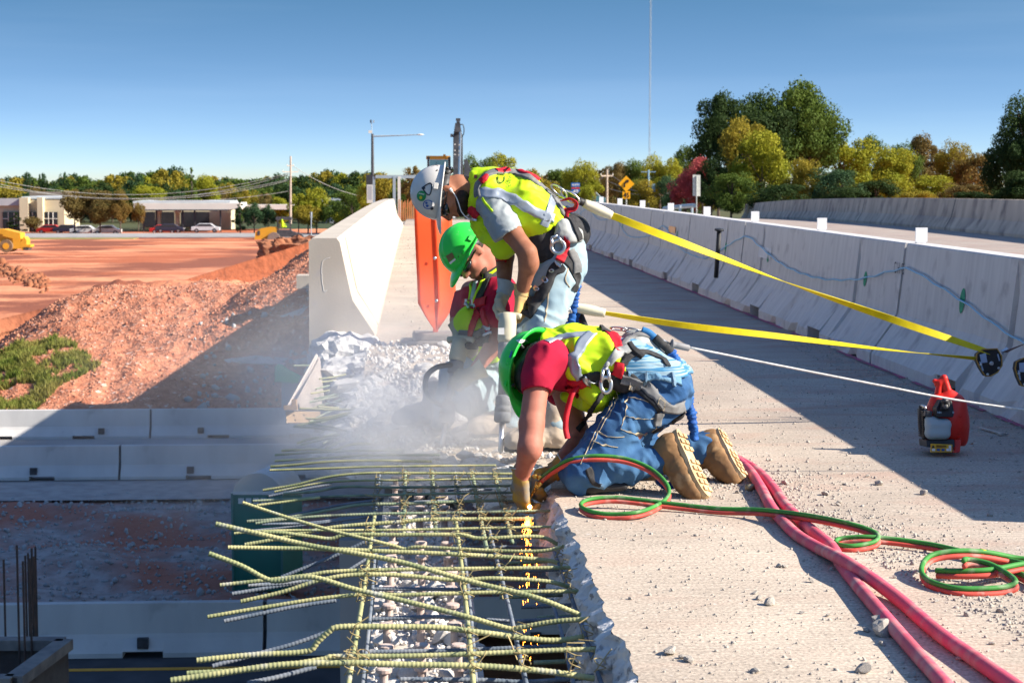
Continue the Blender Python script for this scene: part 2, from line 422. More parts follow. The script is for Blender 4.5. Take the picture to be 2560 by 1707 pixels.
# far wooded hills
def hill(name, x0, x1, y, hfun, mt):
    V = []; F = []; n = 90
    for i in range(n+1):
        x = x0+(x1-x0)*i/n; h = hfun(x)
        V += [(x, y, -14), (x, y, h), (x, y+260, h-2), (x, y+400, -14)]
    for i in range(n):
        for k in range(3):
            a = i*4+k; F.append((a, a+4, a+5, a+1))
    props(obj(name, (V, F), mt, smooth=False), kind='structure')
M_hill = mat('hill_woods', (.035, .06, .022), (.075, .085, .03), scale=.05, rough=1.0, bump=1, bscale=.12, bdist=6, detail=8)
hill('wooded_hill', -900, 900, 640, lambda x: -2.2+.8*fbm(x*.01, 3)+.5*fbm(x*.07, 9), M_hill)
# ---------------- parapets
def wall_profile(prof, ys, zfun, xoff=0.0, xfun=None, cap=True):
    V = []; F = []; n = len(prof)
    for y in ys:
        for (px_, pz) in prof: V.append(((xfun(y) if xfun else xoff)+px_, y, zfun(y)+pz))
    for j in range(len(ys)-1):
        for k in range(n):
            k2 = (k+1) % n; F.append((j*n+k, j*n+k2, (j+1)*n+k2, (j+1)*n+k))
    if cap: F.append(tuple(reversed(range(n)))); F.append(tuple((len(ys)-1)*n+k for k in range(n)))
    return V, F
t = thing('bridge_parapet', (-.55, 30, 0), 'pale concrete parapet running away along the left edge of the bridge', 'parapet')
prof = [(0, -.2), (0, .045), (-.012, .075), (-.165, .31), (-.18, .36), (-.262, .755), (-.285, .785), (-.47, .785), (-.495, .762), (-.50, -.30), (-.42, -.30)]
vf = wall_profile(prof, list(np.concatenate([np.arange(14.0, 30, 2), np.arange(30, 54, 2), [53.4]])), hprof, -.30)
obj('wall', vf, M_conc, t)
vf = wall_profile([(p[0]+.006 if i < 8 else p[0]-.006, p[1]+(.006 if 3 < i < 9 else 0)) for i, p in enumerate(prof)], [14.42, 14.46], hprof, -.30)
obj('joint_groove', wall_profile([(.004, .0), (.004, .05), (-.16, .318), (-.258, .76), (-.266, .76), (-.17, .31)], [15.1, 15.115], hprof, -.30), M_old, t)
# rough broken foot under the parapet end
def lump(c, s, seed, amp=.3, sub=3, freq=2.2):
    bm = bmesh.new(); bmesh.ops.create_icosphere(bm, subdivisions=sub, radius=1)
    V = []
    for v in bm.verts:
        p = v.co.copy(); d = 1+amp*fbm(p.x*freq+seed, p.y*freq, p.z*freq, 5)
        q = p*d; m_ = max(abs(q.x), abs(q.y), abs(q.z)); q = q.lerp(q/m_*.9, .35)
        V.append(Vector(c)+Vector((q.x*s[0], q.y*s[1], q.z*s[2])))
    F = [tuple(v.index for v in f.verts) for f in bm.faces]; bm.free(); return V, F
o = obj('broken_parapet_stub', join(lump((-.52, 13.85, -.14), (.29, .42, .22), 3, .35, 4, 3), lump((-.40, 13.2, -.18), (.30, .50, .14), 8, .4, 4, 3)), M_break)
props(o, 'rough broken concrete foot below the near end of the left parapet', 'broken concrete')
# chips of white chalk mark on the end face
pts = [P(x, y, 14.0) for x, y in ((826, 643), (812, 648), (806, 660), (805, 685), (807, 712), (812, 728), (818, 724))]
pts = [Vector((p.x, 13.999, p.z)) for p in pts]
obj('chalk_mark', tube([p+Vector((.006*mnoise.noise(p*60), 0, .006*mnoise.noise(p*50+Vector((5,0,0))))) for p in spline(pts, n=50)], .0016, 5), mat('chalk', (.8, .8, .78), rough=1), t)
# far curved parapet of the other carriageway
fp = [(8, 11.2), (25, 12.0), (39, 12.95), (60, 14.4), (80, 15.9), (98, 17.5)]
def fpx(y):
    for (a, b), (c, d) in zip(fp, fp[1:]):
        if y <= c: return b+(d-b)*(y-a)/(c-a)
    return fp[-1][1]
t = thing('far_parapet', (13.5, 40, 0), 'weathered beige concrete parapet on the far side of the other carriageway, below the tall trees', 'parapet')
obj('wall', wall_profile([(0, -.2), (0, .07), (.16, .33), (.26, .80), (.48, .80), (.48, -.3)], list(range(8, 99, 3)), hprof, 0, fpx), M_old, t)
for k in range(6):
    y = 20+k*13.0
    obj('joint', wall_profile([(-.006, .0), (-.006, .07), (.154, .335), (.254, .8), (.28, .8), (.17, .33)], [y, y+.05], hprof, 0, fpx), M_dksteel, t)
# ------------------------------------------------------------------ precast barriers
BH = .81
BL = 5.96
PR = [(0, 0), (0, .075), (.14, .27), (.178, .34), (.228, .80), (.236, .81), (.372, .81), (.38, .80), (.43, .34), (.468, .27), (.608, .075), (.608, 0)]
def barrier_mesh(name, L, slots, grooves, m, chips=0, seed=0):
    """runs along +Y from 0 to L; fork slots cut in the foot, drain grooves pressed into the near slope"""
    ev = {0.0, L}
    for c, w_ in slots: ev |= {c-w_/2, c-w_/2+.001, c+w_/2, c+w_/2-.001}
    for c, w_ in grooves: ev |= {c-w_/2-.012, c-w_/2, c+w_/2, c+w_/2+.012}
    for k in range(1, int(L/.16)): ev.add(k*.16+.013)
    ys = sorted(ev); V = []; F = []; n = len(PR); rnd = random.Random(seed)
    for y in ys:
        ins = any(abs(y-c) < w_/2-.0005 for c, w_ in slots)
        g = any(abs(y-c) <= w_/2+.0001 for c, w_ in grooves)
        for i, (x, z_) in enumerate(PR):
            xx, zz = x, z_
            if ins and i in (0, n-1): zz = .085; xx += (.03 if i == 0 else -.03)
            elif ins and i in (1, n-2): zz = .10
            elif chips and i in (0, 1):
                r = rnd.random()
                if r < chips: xx += rnd.uniform(.01, .05); zz += rnd.uniform(-.01, .03) if i else rnd.uniform(0, .02)
            if g and i in (2, 3): xx += .075
            if g and i == 1: xx += .004
            V.append((xx, y, zz))
    for j in range(len(ys)-1):
        for k in range(n):
            k2 = (k+1) % n; F.append((j*n+k, j*n+k2, (j+1)*n+k2, (j+1)*n+k))
    F.append(tuple(reversed(range(n)))); F.append(tuple((len(ys)-1)*n+k for k in range(n)))
    me = bpy.data.meshes.new(name); me.from_pydata(V, [], [tuple(reversed(f)) for f in F]); me.update(); me.materials.append(m)
    return me
def bar_surface(z_):                                     # x on the near face of the profile at height z
    for (a, b) in zip(PR, PR[1:5]):
        if a[1] <= z_ <= b[1]: return a[0]+(b[0]-a[0])*(z_-a[1])/max(b[1]-a[1], 1e-6)
    return PR[4][0]
BX = 3.05
M_green = mat('green_spray_paint', (.01, .22, .12), (.02, .30, .17), scale=30, rough=.7)
M_orange = mat('orange_reflector', (.85, .32, .02), (.78, .28, .02), rough=.4)
M_groove = mat('groove_shadow_concrete', (.30, .29, .29), (.2, .2, .2), scale=8, rough=.9)
bar_me = [barrier_mesh('road_barrier_a', BL-.05, [(1.75, .42), (4.2, .42)], [(.95, .075), (3.6, .075)], M_barr, .2, 3),
          barrier_mesh('road_barrier_b', BL-.05, [(1.75, .42), (4.2, .42)], [(1.2, .075), (4.9, .075)], M_barr, .12, 5)]
labs = ['nearest concrete barrier segment, foot chipped, right behind the red blower',
        'concrete barrier segment stencilled CHC near its joint, right behind the long yellow straps',
        'concrete barrier segment with the black steel pipe leaning on it and a small pale patch',
        'concrete barrier segment with an orange square reflector, just right of the standing worker',
        'concrete barrier segment with an orange square high on it, behind the upper cream sleeve',
        'sixth concrete barrier segment away from the camera, partly behind the standing worker',
        'seventh concrete barrier segment away from the camera, beyond the standing worker',
        'distant concrete barrier segment at the far end of the right hand row']
GRP = 'precast barriers along the right side of the work lane'
def face_disc(cy, cz, ry, rz, off=.004, n=18):
    """flat mark lying on the near face of the barrier row"""
    V = [(BX+bar_surface(cz)-off, cy, cz+hprof(cy))]; F = []
    for k in range(n):
        a = 2*math.pi*k/n; y = cy+ry*math.cos(a); zz = cz+rz*math.sin(a)
        V.append((BX+bar_surface(zz)-off, y, zz+hprof(y)))
    for k in range(n): F.append((0, 1+k, 1+(k+1) % n))
    return V, F
def face_quad(y0, y1, z0, z1, off=.006):
    V = []; F = []
    for i in range(5):
        zz = z0+(z1-z0)*i/4
        for y in (y0, y1): V.append((BX+bar_surface(zz)-off, y, zz+hprof(y)))
    for i in range(4): F.append((2*i, 2*i+1, 2*i+3, 2*i+2))
    return V, F
bars = []
for k in range(8):
    y0 = 6.19+k*BL-(0 if k else 0)
    o = bpy.data.objects.new('road_barrier', bar_me[k % 2]); COL.objects.link(o)
    o.location = (BX, y0, hprof(y0)-.002); dz = hprof(y0+BL)-hprof(y0); o.rotation_euler = (math.atan2(dz, BL), 0, 0)
    props(o, labs[k], 'barrier', GRP); bars.append(o)
    jf = obj('joint_light_block', ([Vector((x+.03 if i < 6 else x-.03, yy, z_-.012)) for yy in (BL-.06, BL+.01) for i, (x, z_) in enumerate(PR)], [(i, (i+1) % 12, 12+(i+1) % 12, 12+i) for i in range(12)]), M_dksteel, o, local=True)  # dark insert added so no sun shows through the open joint
def bpart(name, k, vf, m):
    o = obj(name, vf, m); b = bars[k]; bpy.context.view_layer.update()
    o.parent = b; o.matrix_parent_inverse = b.matrix_world.inverted(); return o
def on_bar(x, y):                                        # barrier face point seen at a photo pixel
    for it in range(1):
        best = None
        for zz in np.linspace(.02, .8, 120):
            X = BX+bar_surface(zz); p = GX(x, y, X); 
            e_ = abs((p.z-hprof(p.y))-zz)
            if best is None or e_ < best[0]: best = (e_, p)
    return best[1]
for k, (x, y, ry, rz) in enumerate([(2407, 752, .05, .075), (2164, 697, .045, .055), (1921, 641, .045, .055), (1815, 617, .045, .05), (1693, 587, .04, .05), (1557, 562, .04, .05)]):
    p = on_bar(x, y); kk = min(7, max(0, int((p.y-6.19)/BL))); zz = min(max(p.z-hprof(p.y), rz+.02), .74)
    bpart('green_paint_mark', kk, face_disc(p.y, zz, ry, rz), M_green)
for x, y in ((1553, 545), (1682, 574)):
    p = on_bar(x, y); kk = int((p.y-6.19)/BL); zz = p.z-hprof(p.y)
    bpart('orange_square', kk, face_quad(p.y-.30, p.y+.30, min(zz, .70)-.04, min(zz, .70)+.04, .012), M_orange)
M_patch = mat('pale_patch', (.66, .67, .69), (.55, .56, .6), scale=8, rough=.8)
p = on_bar(1917, 595); bpart('pale_patch', int((p.y-6.19)/BL), face_quad(p.y-.3, p.y+.3, .50, .60, .004), M_patch)
# text helper: flat lettering laid on any surface by a mapping function (u right, v up in text units)
def text_mesh(s, bold=0.0):
    c = bpy.data.curves.new('t', 'FONT'); c.body = s; c.size = 1.0; c.offset = bold; c.resolution_u = 3
    o = bpy.data.objects.new('t', c); COL.objects.link(o); dg = bpy.context.evaluated_depsgraph_get(); dg.update()
    me = bpy.data.meshes.new_from_object(o.evaluated_get(dg)); V = [v.co.copy() for v in me.vertices]; F = [tuple(q.vertices) for q in me.polygons]
    bpy.data.objects.remove(o); bpy.data.curves.remove(c); bpy.data.meshes.remove(me); return V, F
def lettering(name, s, fn, m, parent=None, bold=0.0):
    V, F = text_mesh(s, bold); 
    w_ = max(v.x for v in V)
    o = obj(name, ([fn(v.x/w_, v.y) for v in V], F), m); 
    if parent is not None: o.parent = parent; bpy.context.view_layer.update(); o.matrix_parent_inverse = parent.matrix_world.inverted()
    return o
M_ink = mat('faded_black_ink', (.06, .06, .07), (.13, .13, .14), scale=30, rough=.9)
pa, pb = on_bar(2241, 640), on_bar(2266, 640)
lettering('stencil', 'C H C', lambda u, v: (BX+bar_surface(.62)-.006-.0, pa.y+(pb.y-pa.y)*u, .60+hprof(pa.y)+v*.11), M_ink, bars[1])
# white marker plates on top
M_plate = mat('white_marker_plate', (.80, .80, .80), (.74, .74, .75), rough=.4)
for k in range(9):
    y = 9.05+k*2.98
    vf = join(box((3.354, y, .81+.055+hprof(y)), (.080, .012, .095)), box((3.354, y+.02, .815+hprof(y)), (.06, .05, .008)))
    o = obj('marker_plate', vf, M_plate)
    props(o, ['white square marker plate on top of the barrier beyond the right picture edge', 'largest white marker plate, on the barrier top just right of the CHC stencil', 'white marker plate second from the right on the barrier top, against the far parapet',
              'white marker plate on the barrier top above the pale patch', 'white marker plate on the barrier top above the black pipe', 'white marker plate on the barrier top just left of the blank roadside sign',
              'white marker plate on the barrier top right of the yellow curve sign', 'white marker plate on the barrier top directly under the yellow curve sign', 'smallest white marker plate, on the barrier top by the parked dark car'][k], 'marker', 'white plates on top of the barriers')
# light blue cord pinned along the barriers
M_cord = mat('light_blue_cord', (.25, .48, .66), (.32, .55, .70), rough=.6)
cp = [(1400, 600), (1462, 526), (1500, 549), (1534, 545), (1545, 550), (1575, 590), (1630, 588), (1663, 566), (1700, 618), (1760, 645), (1800, 628), (1866, 592), (1900, 612), (1945, 650), (1990, 676), (2050, 695), (2110, 700), (2170, 695), (2225, 680), (2277, 672), (2330, 700), (2420, 757), (2500, 815), (2560, 853), (2640, 905)]
cw = []
for x, y in cp:
    p = on_bar(x, y); cw.append(Vector((p.x-.02, p.y, p.z)))
o = obj('barrier_cord', tube([p+Vector((0, 0, .006*math.sin(i*1.7))) for i, p in enumerate(spline(cw, n=220))], .0055, 6), M_cord, smooth=True)
props(o, 'thin light blue cord strung in loops along the barrier face', 'cord')
# pink survey line sprayed along the foot of the barriers
Vv = []; Ff = []
for i in range(160):
    y = 6+i*.2; k = .02*mnoise.noise(Vector((y*3, 0, 0))); Vv += [(BX-.035+k, y, .005+hprof(y)), (BX+.01, y, .005+hprof(y))]
    if i and mnoise.noise(Vector((y*1.3, 5, 0))) > -.25: Ff.append((2*i-2, 2*i-1, 2*i+1, 2*i))
props(obj('pink_survey_line', (Vv, Ff), mat('pink_spray', (.55, .10, .22), (.30, .16, .18), scale=6, rough=.9)), kind='structure')
# black steel pipe with flat cap leaning on the barrier
pb_ = GX(1790, 690, BX+.02); zb = .14; pt = on_bar(1798, 577)
Yp = pt.y-.1
t = thing('steel_pipe', (BX-.02, Yp, .1), 'black steel pipe with a flat round cap standing against the barrier', 'pipe')
a = P(1790, 694, 17.6); b = P(1798, 578, 17.5); u = (b-a).normalized(); L_ = (b-a).length
obj('shaft', lathe(a, b, [(0, .022), (L_, .022)], 14), M_black, t, True)
obj('cap', lathe(b, b+u, [(0, .03), (.004, .045), (.016, .047), (.022, .04)], 18), M_black, t, True)
# ------------------------------------------------------------------ barriers of the lower highway (rows cross the view)
def mk_low(seed, L, slots, hooks=True):
    me = barrier_mesh('lower_barrier_mesh', L-.06, slots, [], mat('pale_barrier_concrete', (.58, .57, .55), (.47, .46, .45), scale=1.2, rough=.85, bump=.2, bscale=20, c3=(.35, .34, .33), s3=2, lo3=.62, hi3=.8, stretch=(1, 1, .3)), 0, seed)
    return me
LL = 6.1
low_me = mk_low(2, LL, [(1.9, .62), (4.2, .62)])
def low_row(Y, joint_x, n0, n1, zz, labs_, grp, holes):
    c = GY(joint_x, 1000, Y)
    for i, k in enumerate(range(n0, n1)):
        x0 = c.x+k*LL
        o = bpy.data.objects.new('highway_barrier', low_me); COL.objects.link(o)
        o.rotation_euler = (0, 0, -math.pi/2); o.location = (x0, Y+.6, zz)     # local +Y -> world +X, near face local +X -> ... 
        o.rotation_euler = (0, 0, -math.pi/2)
        props(o, labs_[i], 'barrier', grp)
        for hx in holes:
            for sgn in (1,):
                v = box((x0+hx, Y+.6-.6+.045, zz+.22), (.17, .10, .16))
                h = obj('lifting_pocket', v, M_dksteel); bpy.context.view_layer.update(); h.parent = o; h.matrix_parent_inverse = o.matrix_world.inverted()
        v = box((x0-.03, Y+.3, zz+.4), (.05, .12, .8)); h = obj('joint_pin', v, M_dksteel); bpy.context.view_layer.update(); h.parent = o; h.matrix_parent_inverse = o.matrix_world.inverted()
low_row(52.3, 376, -3, 1, LZ+.03, ['highway barrier of the farthest row beyond the left picture edge, outermost', 'highway barrier of the farthest row just beyond the left picture edge', 'highway barrier of the farthest row, left one, its left end in sunlight', 'highway barrier of the farthest row, right of the joint, below the clay slope'], 'farthest row of highway barriers', (1.4, 4.7))
low_row(45.0, 297, -3, 2, LZ+.05, ['highway barrier of the middle row beyond the left picture edge, outermost', 'highway barrier of the middle row just beyond the left picture edge', 'highway barrier of the middle row, left of its joint, at the left picture edge', 'highway barrier of the middle row, above the portable toilet', 'highway barrier of the middle row, rightmost, behind the bent bars'], 'middle row of highway barriers', (1.7, 4.0))
low_row(28.2, 658, -2, 2, LZ+.01, ['highway barrier of the nearest row at the left picture edge behind the starter bars', 'nearest highway barrier left of its dark joint, behind the column form', 'nearest highway barrier right of its dark joint, behind the long bars', 'highway barrier of the nearest row hidden below the girder'], 'nearest row of highway barriers', (2.9, 4.2))
# ------------------------------------------------------------------ exposed reinforcement
M_reb = mat('epoxy_rebar', (.50, .46, .22), (.24, .27, .13), scale=11, rough=.55, bump=.3, bscale=70, bdist=.002, c3=(.40, .40, .37), s3=14, lo3=.60, hi3=.75, detail=6)
M_reb2 = mat('dusty_rebar', (.11, .14, .18), (.22, .235, .26), scale=12, rough=.8, bump=.3, bscale=70, bdist=.002, c3=(.10, .13, .17), s3=9, lo3=.5, hi3=.7)
M_rebd = mat('dark_green_rebar', (.20, .27, .17), (.30, .31, .20), scale=8, rough=.6, c3=(.08, .10, .09), s3=12, lo3=.52, hi3=.7)
M_tip = mat('green_cut_end', (.03, .35, .20), (.02, .25, .15), rough=.6)
M_wire = mat('tie_wire', (.42, .34, .16), (.30, .22, .1), scale=40, rough=.6, metal=.3)
def rebar(pts, r, pitch=.0115, seg=8, rib=.16):
    """bar with raised crescent ribs"""
    c = spline(pts, step=pitch/4.0); n = len(c)
    r *= .66; rr = [r*(1+(rib*1.1 if i % 4 == 0 else 0)) for i in range(n)]
    return tube(c, rr, seg)
mat_t = thing('rebar_mat', (0, 6, -.06), 'mat of yellowish ribbed bars sticking out of the broken deck, some bent and crossing', 'reinforcing bars')
def yw(y, z_): return G(1000, y, z_).y
TOP = [   # (pixels, radius, z at right end, material 0 yellow 1 dusty 2 dark)
 ([(657,1225),(736,1212),(820,1192),(904,1183),(1000,1182),(1283,1184)],.0085,0),
 ([(686,1229),(736,1219),(803,1207),(887,1201),(1000,1200),(1285,1196)],.007,0),
 ([(709,1234),(787,1228),(864,1216),(1000,1218),(1300,1213)],.009,2),
 ([(632,1252),(736,1247),(820,1241),(1000,1236),(1317,1230)],.008,2),
 ([(642,1263),(736,1251),(800,1243)],.008,0),
 ([(617,1303),(703,1296),(827,1274),(904,1261),(1000,1259),(1135,1254),(1270,1251),(1354,1264)],.0095,2),
 ([(639,1308),(703,1299),(803,1290),(938,1284),(1000,1283),(1200,1280),(1390,1276)],.0085,2),
 ([(612,1361),(686,1348),(830,1318),(1000,1304),(1068,1298),(1200,1297),(1333,1296)],.011,0),
 ([(585,1333),(652,1327),(770,1325),(1000,1324),(1337,1317),(1404,1316)],.0075,0),
 ([(659,1330),(703,1331),(780,1341),(827,1346),(871,1336),(1000,1336),(1149,1336),(1202,1345),(1344,1341),(1395,1360)],.0105,0),
 ([(570,1368),(703,1370),(820,1372),(1000,1379),(1102,1383),(1350,1398),(1408,1413)],.0115,0),
 ([(550,1462),(669,1449),(770,1437),(837,1428),(1000,1423),(1364,1419),(1440,1418)],.010,0),
 ([(602,1503),(703,1480),(803,1449),(887,1436),(1000,1437),(1135,1449),(1236,1445),(1370,1453),(1432,1470)],.0105,0),
 ([(519,1541),(669,1516),(820,1493),(938,1484),(1000,1486),(1236,1480),(1464,1477)],.0095,0),
 ([(492,1650),(635,1636),(763,1628),(795,1602),(820,1580),(854,1566),(1000,1566),(1102,1568),(1202,1580),(1370,1600),(1460,1591)],.0125,0),
 ([(467,1682),(635,1672),(800,1648),(837,1640),(1000,1639),(1169,1634),(1404,1624),(1524,1622)],.0105,0),
 ([(427,1700),(534,1685),(703,1661),(871,1656),(1000,1660),(1202,1664),(1370,1678),(1486,1695)],.0125,0),
 ([(674,1175),(803,1171),(956,1166),(1240,1163)],.0075,0),
 ([(676,1166),(742,1161),(818,1154),(926,1151),(1080,1153)],.009,0),
 ([(687,1152),(803,1145),(926,1138),(1100,1137)],.008,2),
 ([(687,1137),(772,1131),(895,1126),(1010,1125)],.008,2),
 ([(704,1126),(772,1123),(834,1124),(877,1111),(925,1109)],.009,0),
 ([(742,1108),(779,1096),(850,1086)],.009,0),
 ([(734,1065),(803,1071),(880,1082)],.010,2),
 ([(736,1066),(803,1051),(870,1036)],.010,0),
 ([(748,1021),(834,1024),(915,1021)],.009,0),
 ([(765,1046),(803,1045),(880,1030)],.008,0),
]
SPL = [[(777,984),(820,976),(865,965)],[(785,997),(840,985),(900,965)],[(796,1001),(850,990),(905,985)],[(782,1020),(830,1008),(900,990)],
       [(795,1014),(850,1000),(910,975)],[(840,1048),(870,1010),(905,990)],[(800,1085),(850,1040),(890,1015)],[(752,1112),(800,1100),(880,1085)],
       [(800,925),(830,921),(862,917)],[(798,947),(830,943),(865,936)],[(790,1100),(830,1085),(900,1075)],[(772,1060),(850,1072),(900,1090)],[(815,1120),(860,1100),(920,1092)]]
yb = []
def add_rebar(pix, r, m_, Yl=None, Yr=None, z_=-.06, tip=False, name='rebar'):
    yr = G(pix[-1][0], pix[-1][1], z_).y if Yr is None else Yr
    yl = yr if Yl is None else Yl
    x0, x1 = pix[0][0], pix[-1][0]; pts = []
    for (x, y) in pix:
        t = (x-x0)/(x1-x0); pts.append(GY(x, y, yl+(yr-yl)*t))
    o = obj(name, rebar(pts, r, seg=8), m_, mat_t, True)
    return pts
MR = [M_reb, M_reb2, M_rebd]
for i, (pix, r, m_) in enumerate(TOP):
    ref = pix[-2] if len(pix) < 5 else pix[-3]
    Y = G(ref[0], ref[1], -.06).y
    pp = add_rebar(pix, r, MR[m_], Y-.0, Y)
for i, pix in enumerate(SPL):
    Y = G(pix[-1][0], pix[-1][1], -.10).y; add_rebar(pix, .0085, M_rebd if i % 3 else M_reb, Y-.1, Y)
rq = random.Random(77)
for i in range(22):                                      # tangle of short bent bars at the broken corner
    y1 = rq.uniform(915, 1120); x1 = rq.uniform(850, 930); L0 = rq.uniform(50, 130); dy = rq.uniform(-8, 38)
    pix = [(x1-L0, y1+dy), (x1-L0*.5, y1+dy*.55+rq.uniform(-6, 6)), (x1, y1)]
    Y = G(x1, y1, -.12).y; add_rebar(pix, .0085, [M_rebd, M_reb, M_rebd, M_reb2][i % 4], Y-rq.uniform(0, .3), Y)
# bent bars crossing above the mat
def cross(pix, r, z0, z1, m_=M_reb):
    n = len(pix); yr = G(pix[-1][0], pix[-1][1], z1).y; x0, x1 = pix[0][0], pix[-1][0]; pts = [GY(x, y, yr+.22*(1-(x-x0)/(x1-x0))) for i, (x, y) in enumerate(pix)]
    obj('rebar', rebar(pts, r), m_, mat_t, True)
    return pts
cross([(540,1309),(652,1335),(770,1362),(870,1379),(984,1400),(1068,1422),(1202,1459),(1337,1492),(1452,1537)], .0115, .03, -.05)
cross([(607,1256),(703,1288),(820,1323),(921,1348),(985,1364),(1014,1372),(1051,1367),(1236,1376),(1350,1377),(1412,1365)], .0095, .05, -.04)
cross([(523,1383),(602,1413),(665,1446),(700,1451),(780,1442),(887,1472),(1034,1507),(1169,1541),(1270,1570),(1300,1568),(1387,1553),(1484,1546)], .0115, .03, -.045)
# second layer of bars underneath, dusty and bluish
LOW = [[(580,1484),(669,1469),(787,1449),(860,1440)],[(560,1552),(652,1533),(736,1516),(840,1500)],[(531,1664),(635,1636),(736,1608),(815,1580)],
       [(618,1707),(700,1690),(790,1666)],[(620,1462),(700,1458),(800,1446)],[(703,1442),(847,1384),(960,1330)],[(870,1425),(915,1397),(950,1378)],
       [(672,1240),(760,1222),(830,1210)],[(715,1290),(850,1262),(940,1250)],[(655,1310),(780,1306),(900,1290)],[(595,1330),(760,1312),(930,1290)],
       [(934,1471),(1202,1473),(1300,1474),(1445,1476)],[(930,1547),(1102,1541),(1286,1552),(1445,1541)],[(905,1629),(1130,1625),(1300,1618),(1470,1612)],
       [(1000,1697),(1202,1699),(1330,1703),(1545,1686)],[(1010,1254),(1150,1250)],[(1180,1316),(1300,1318),(1400,1322)],[(1150,1368),(1280,1366),(1410,1372)],[(1120,1226),(1320,1222)]]
for i, pix in enumerate(LOW):
    z_ = -.155 if pix[0][0] > 900 else -.11
    Y = G(pix[-1][0], pix[-1][1], z_).y; add_rebar(pix, .010 if pix[0][1] > 1440 else .008, M_reb2, Y-.05, Y, z_)
# short stubs still in the slab face
for i in range(16):
    Y = 4.35+i*.235; x = slab_edge(Y); z_ = -.15-.02*(i % 3)
    pts = [Vector((x-.16-.05*(i % 3), Y+.01, z_-.01)), Vector((x+.05, Y, z_))]
    obj('rebar', rebar(pts, .010), M_reb2 if i % 2 else M_rebd, mat_t, True)
# longitudinal bars
LON = [((937,1281),(870,1707),-.085,.011,0),((937,1384),(905,1707),-.10,.009,1),((1140,1304),(1182,1707),-.085,.011,0),((1160,1384),(1188,1707),-.115,.010,1),
       ((1222,1322),(1314,1707),-.10,.0105,1),((1384,1375),(1502,1707),-.10,.010,1),((1380,1500),(1432,1707),-.12,.010,1)]
lonx = []
for (a, b, z_, r, m_) in LON:
    A = G(*a, z_); B = G(*b, z_); B = A+(B-A)*1.15
    obj('rebar', rebar([A, (A+B)/2+Vector((.004, 0, 0)), B], r, pitch=.045, rib=.10), MR[m_], mat_t, True); lonx.append((A, B))
for k, (x, m_) in enumerate([(950,1),(1013,0),(1080,0),(1138,1),(1180,0),(1235,0)]):   # upper group, cut short by the torch
    A = G(x-.0, 1180, -.085); B = Vector((A.x, G(x, [1290, 1330, 1325, 1300, 1362, 1345][k], -.085).y, -.09-.01*(k > 3)))
    obj('rebar', rebar([A, B], .0125 if m_ == 0 else .009, pitch=.045, rib=.08), MR[m_] if m_ else M_rebd, mat_t, True); lonx.append((A, B))
# tie wires twisted round the crossings
rw = random.Random(4); cnt = 0
for (A, B) in lonx:
    for (pix, r, m_) in TOP[:17]:
        ref = pix[-3]; Y = G(ref[0], ref[1], -.06).y
        y0, y1 = min(A.y, B.y), max(A.y, B.y)
        if not (y0 < Y < y1) or rw.random() < .25: continue
        t = (Y-A.y)/(B.y-A.y); c = A+(B-A)*t; c.z = -.068
        pts = []
        for q in range(26):
            an = q/25*2*math.pi*1.6; pts.append(c+Vector((.016*math.cos(an)+.004*(q % 5)/5, .019*math.sin(an), .017*math.sin(an*.5+.4)+.004)))
        pts += [c+Vector((rw.uniform(-.03, .03), rw.uniform(-.02, .02), .035)), c+Vector((rw.uniform(-.05, .05), rw.uniform(-.04, .04), .03+rw.uniform(0, .03)))]
        obj('tie_wire', tube(pts, .0017, 4), M_wire, mat_t); cnt += 1
# ------------------------------------------------------------------ steel girder, studs and rubble under the mat
M_rust = mat('rusty_flange', (.46, .40, .35), (.60, .56, .52), scale=8, rough=.85, bump=.3, bscale=40)
M_stud = mat('rust_stud', (.40, .27, .22), (.55, .47, .43), scale=30, rough=.75)
M_flor = mat('dusty_plank', (.52, .45, .38), (.40, .33, .27), scale=2, rough=.9, stretch=(8, 1, 1), bump=.3, bscale=30)
g = thing('steel_girder', (.03, 6, -.30), 'steel bridge girder under the bars, its top flange covered with studs and white rubble', 'girder')
obj('flange', box((.03, 8, -.31), (.36, 26, .03)), M_rust, g); obj('web', box((.03, 8, -.86), (.02, 26, 1.07)), M_rust, g)
obj('bottom_flange', box((.03, 8, -1.41), (.42, 26, .03)), M_rust, g)
sv, sf = lathe((0, 0, 0), (0, 0, 1), [(0, .0125), (.10, .0125), (.102, .0125), (.103, .0235), (.113, .0245), (.116, .020)], 14)
sme = bpy.data.meshes.new('stud'); sme.from_pydata([tuple(v) for v in sv], [], sf); sme.polygons.foreach_set('use_smooth', [False]*len(sf)); sme.materials.append(M_stud)
k = 0
for r_ in range(17):
    y = 4.45+r_*.262
    for x in (-.09, .02, .125):
        o = me_obj('shear_stud', sme, None, g, (x-.03+rw.uniform(-.004, .004), y-6+rw.uniform(-.01, .01), .015)); k += 1
# plywood and lower steel seen through the opening at the right of the girder
t = thing('plywood_soffit', (.6, 6, -1.1), 'brown plywood soffit form seen deep in the opening below the bars', 'formwork')
obj('sheet', box((.62, 6.2, -1.05), (.75, 1.15, .02)), mat('brown_ply', (.40, .26, .15), (.30, .19, .11), scale=3, rough=.8, stretch=(1, 8, 1)), t)
obj('sheet', box((.62, 7.9, -.95), (.75, 1.5, .02)), mat('brown_ply', (.4, .26, .15)), t)
obj('joist', box((.62, 5.45, -.98), (.8, .09, .14)), mat('brown_ply', (.4, .26, .15)), t)
obj('joist', box((.62, 6.95, -.92), (.8, .09, .16)), mat('brown_ply', (.4, .26, .15)), t)
g2 = thing('inner_girder', (1.1, 8, -.6), 'second steel girder in shade below the cut slab edge', 'girder')
obj('web', box((.98, 8, -.85), (.03, 26, 1.1)), M_dksteel, g2); obj('flange', box((.90, 8, -.29), (.30, 26, .03)), M_dksteel, g2)
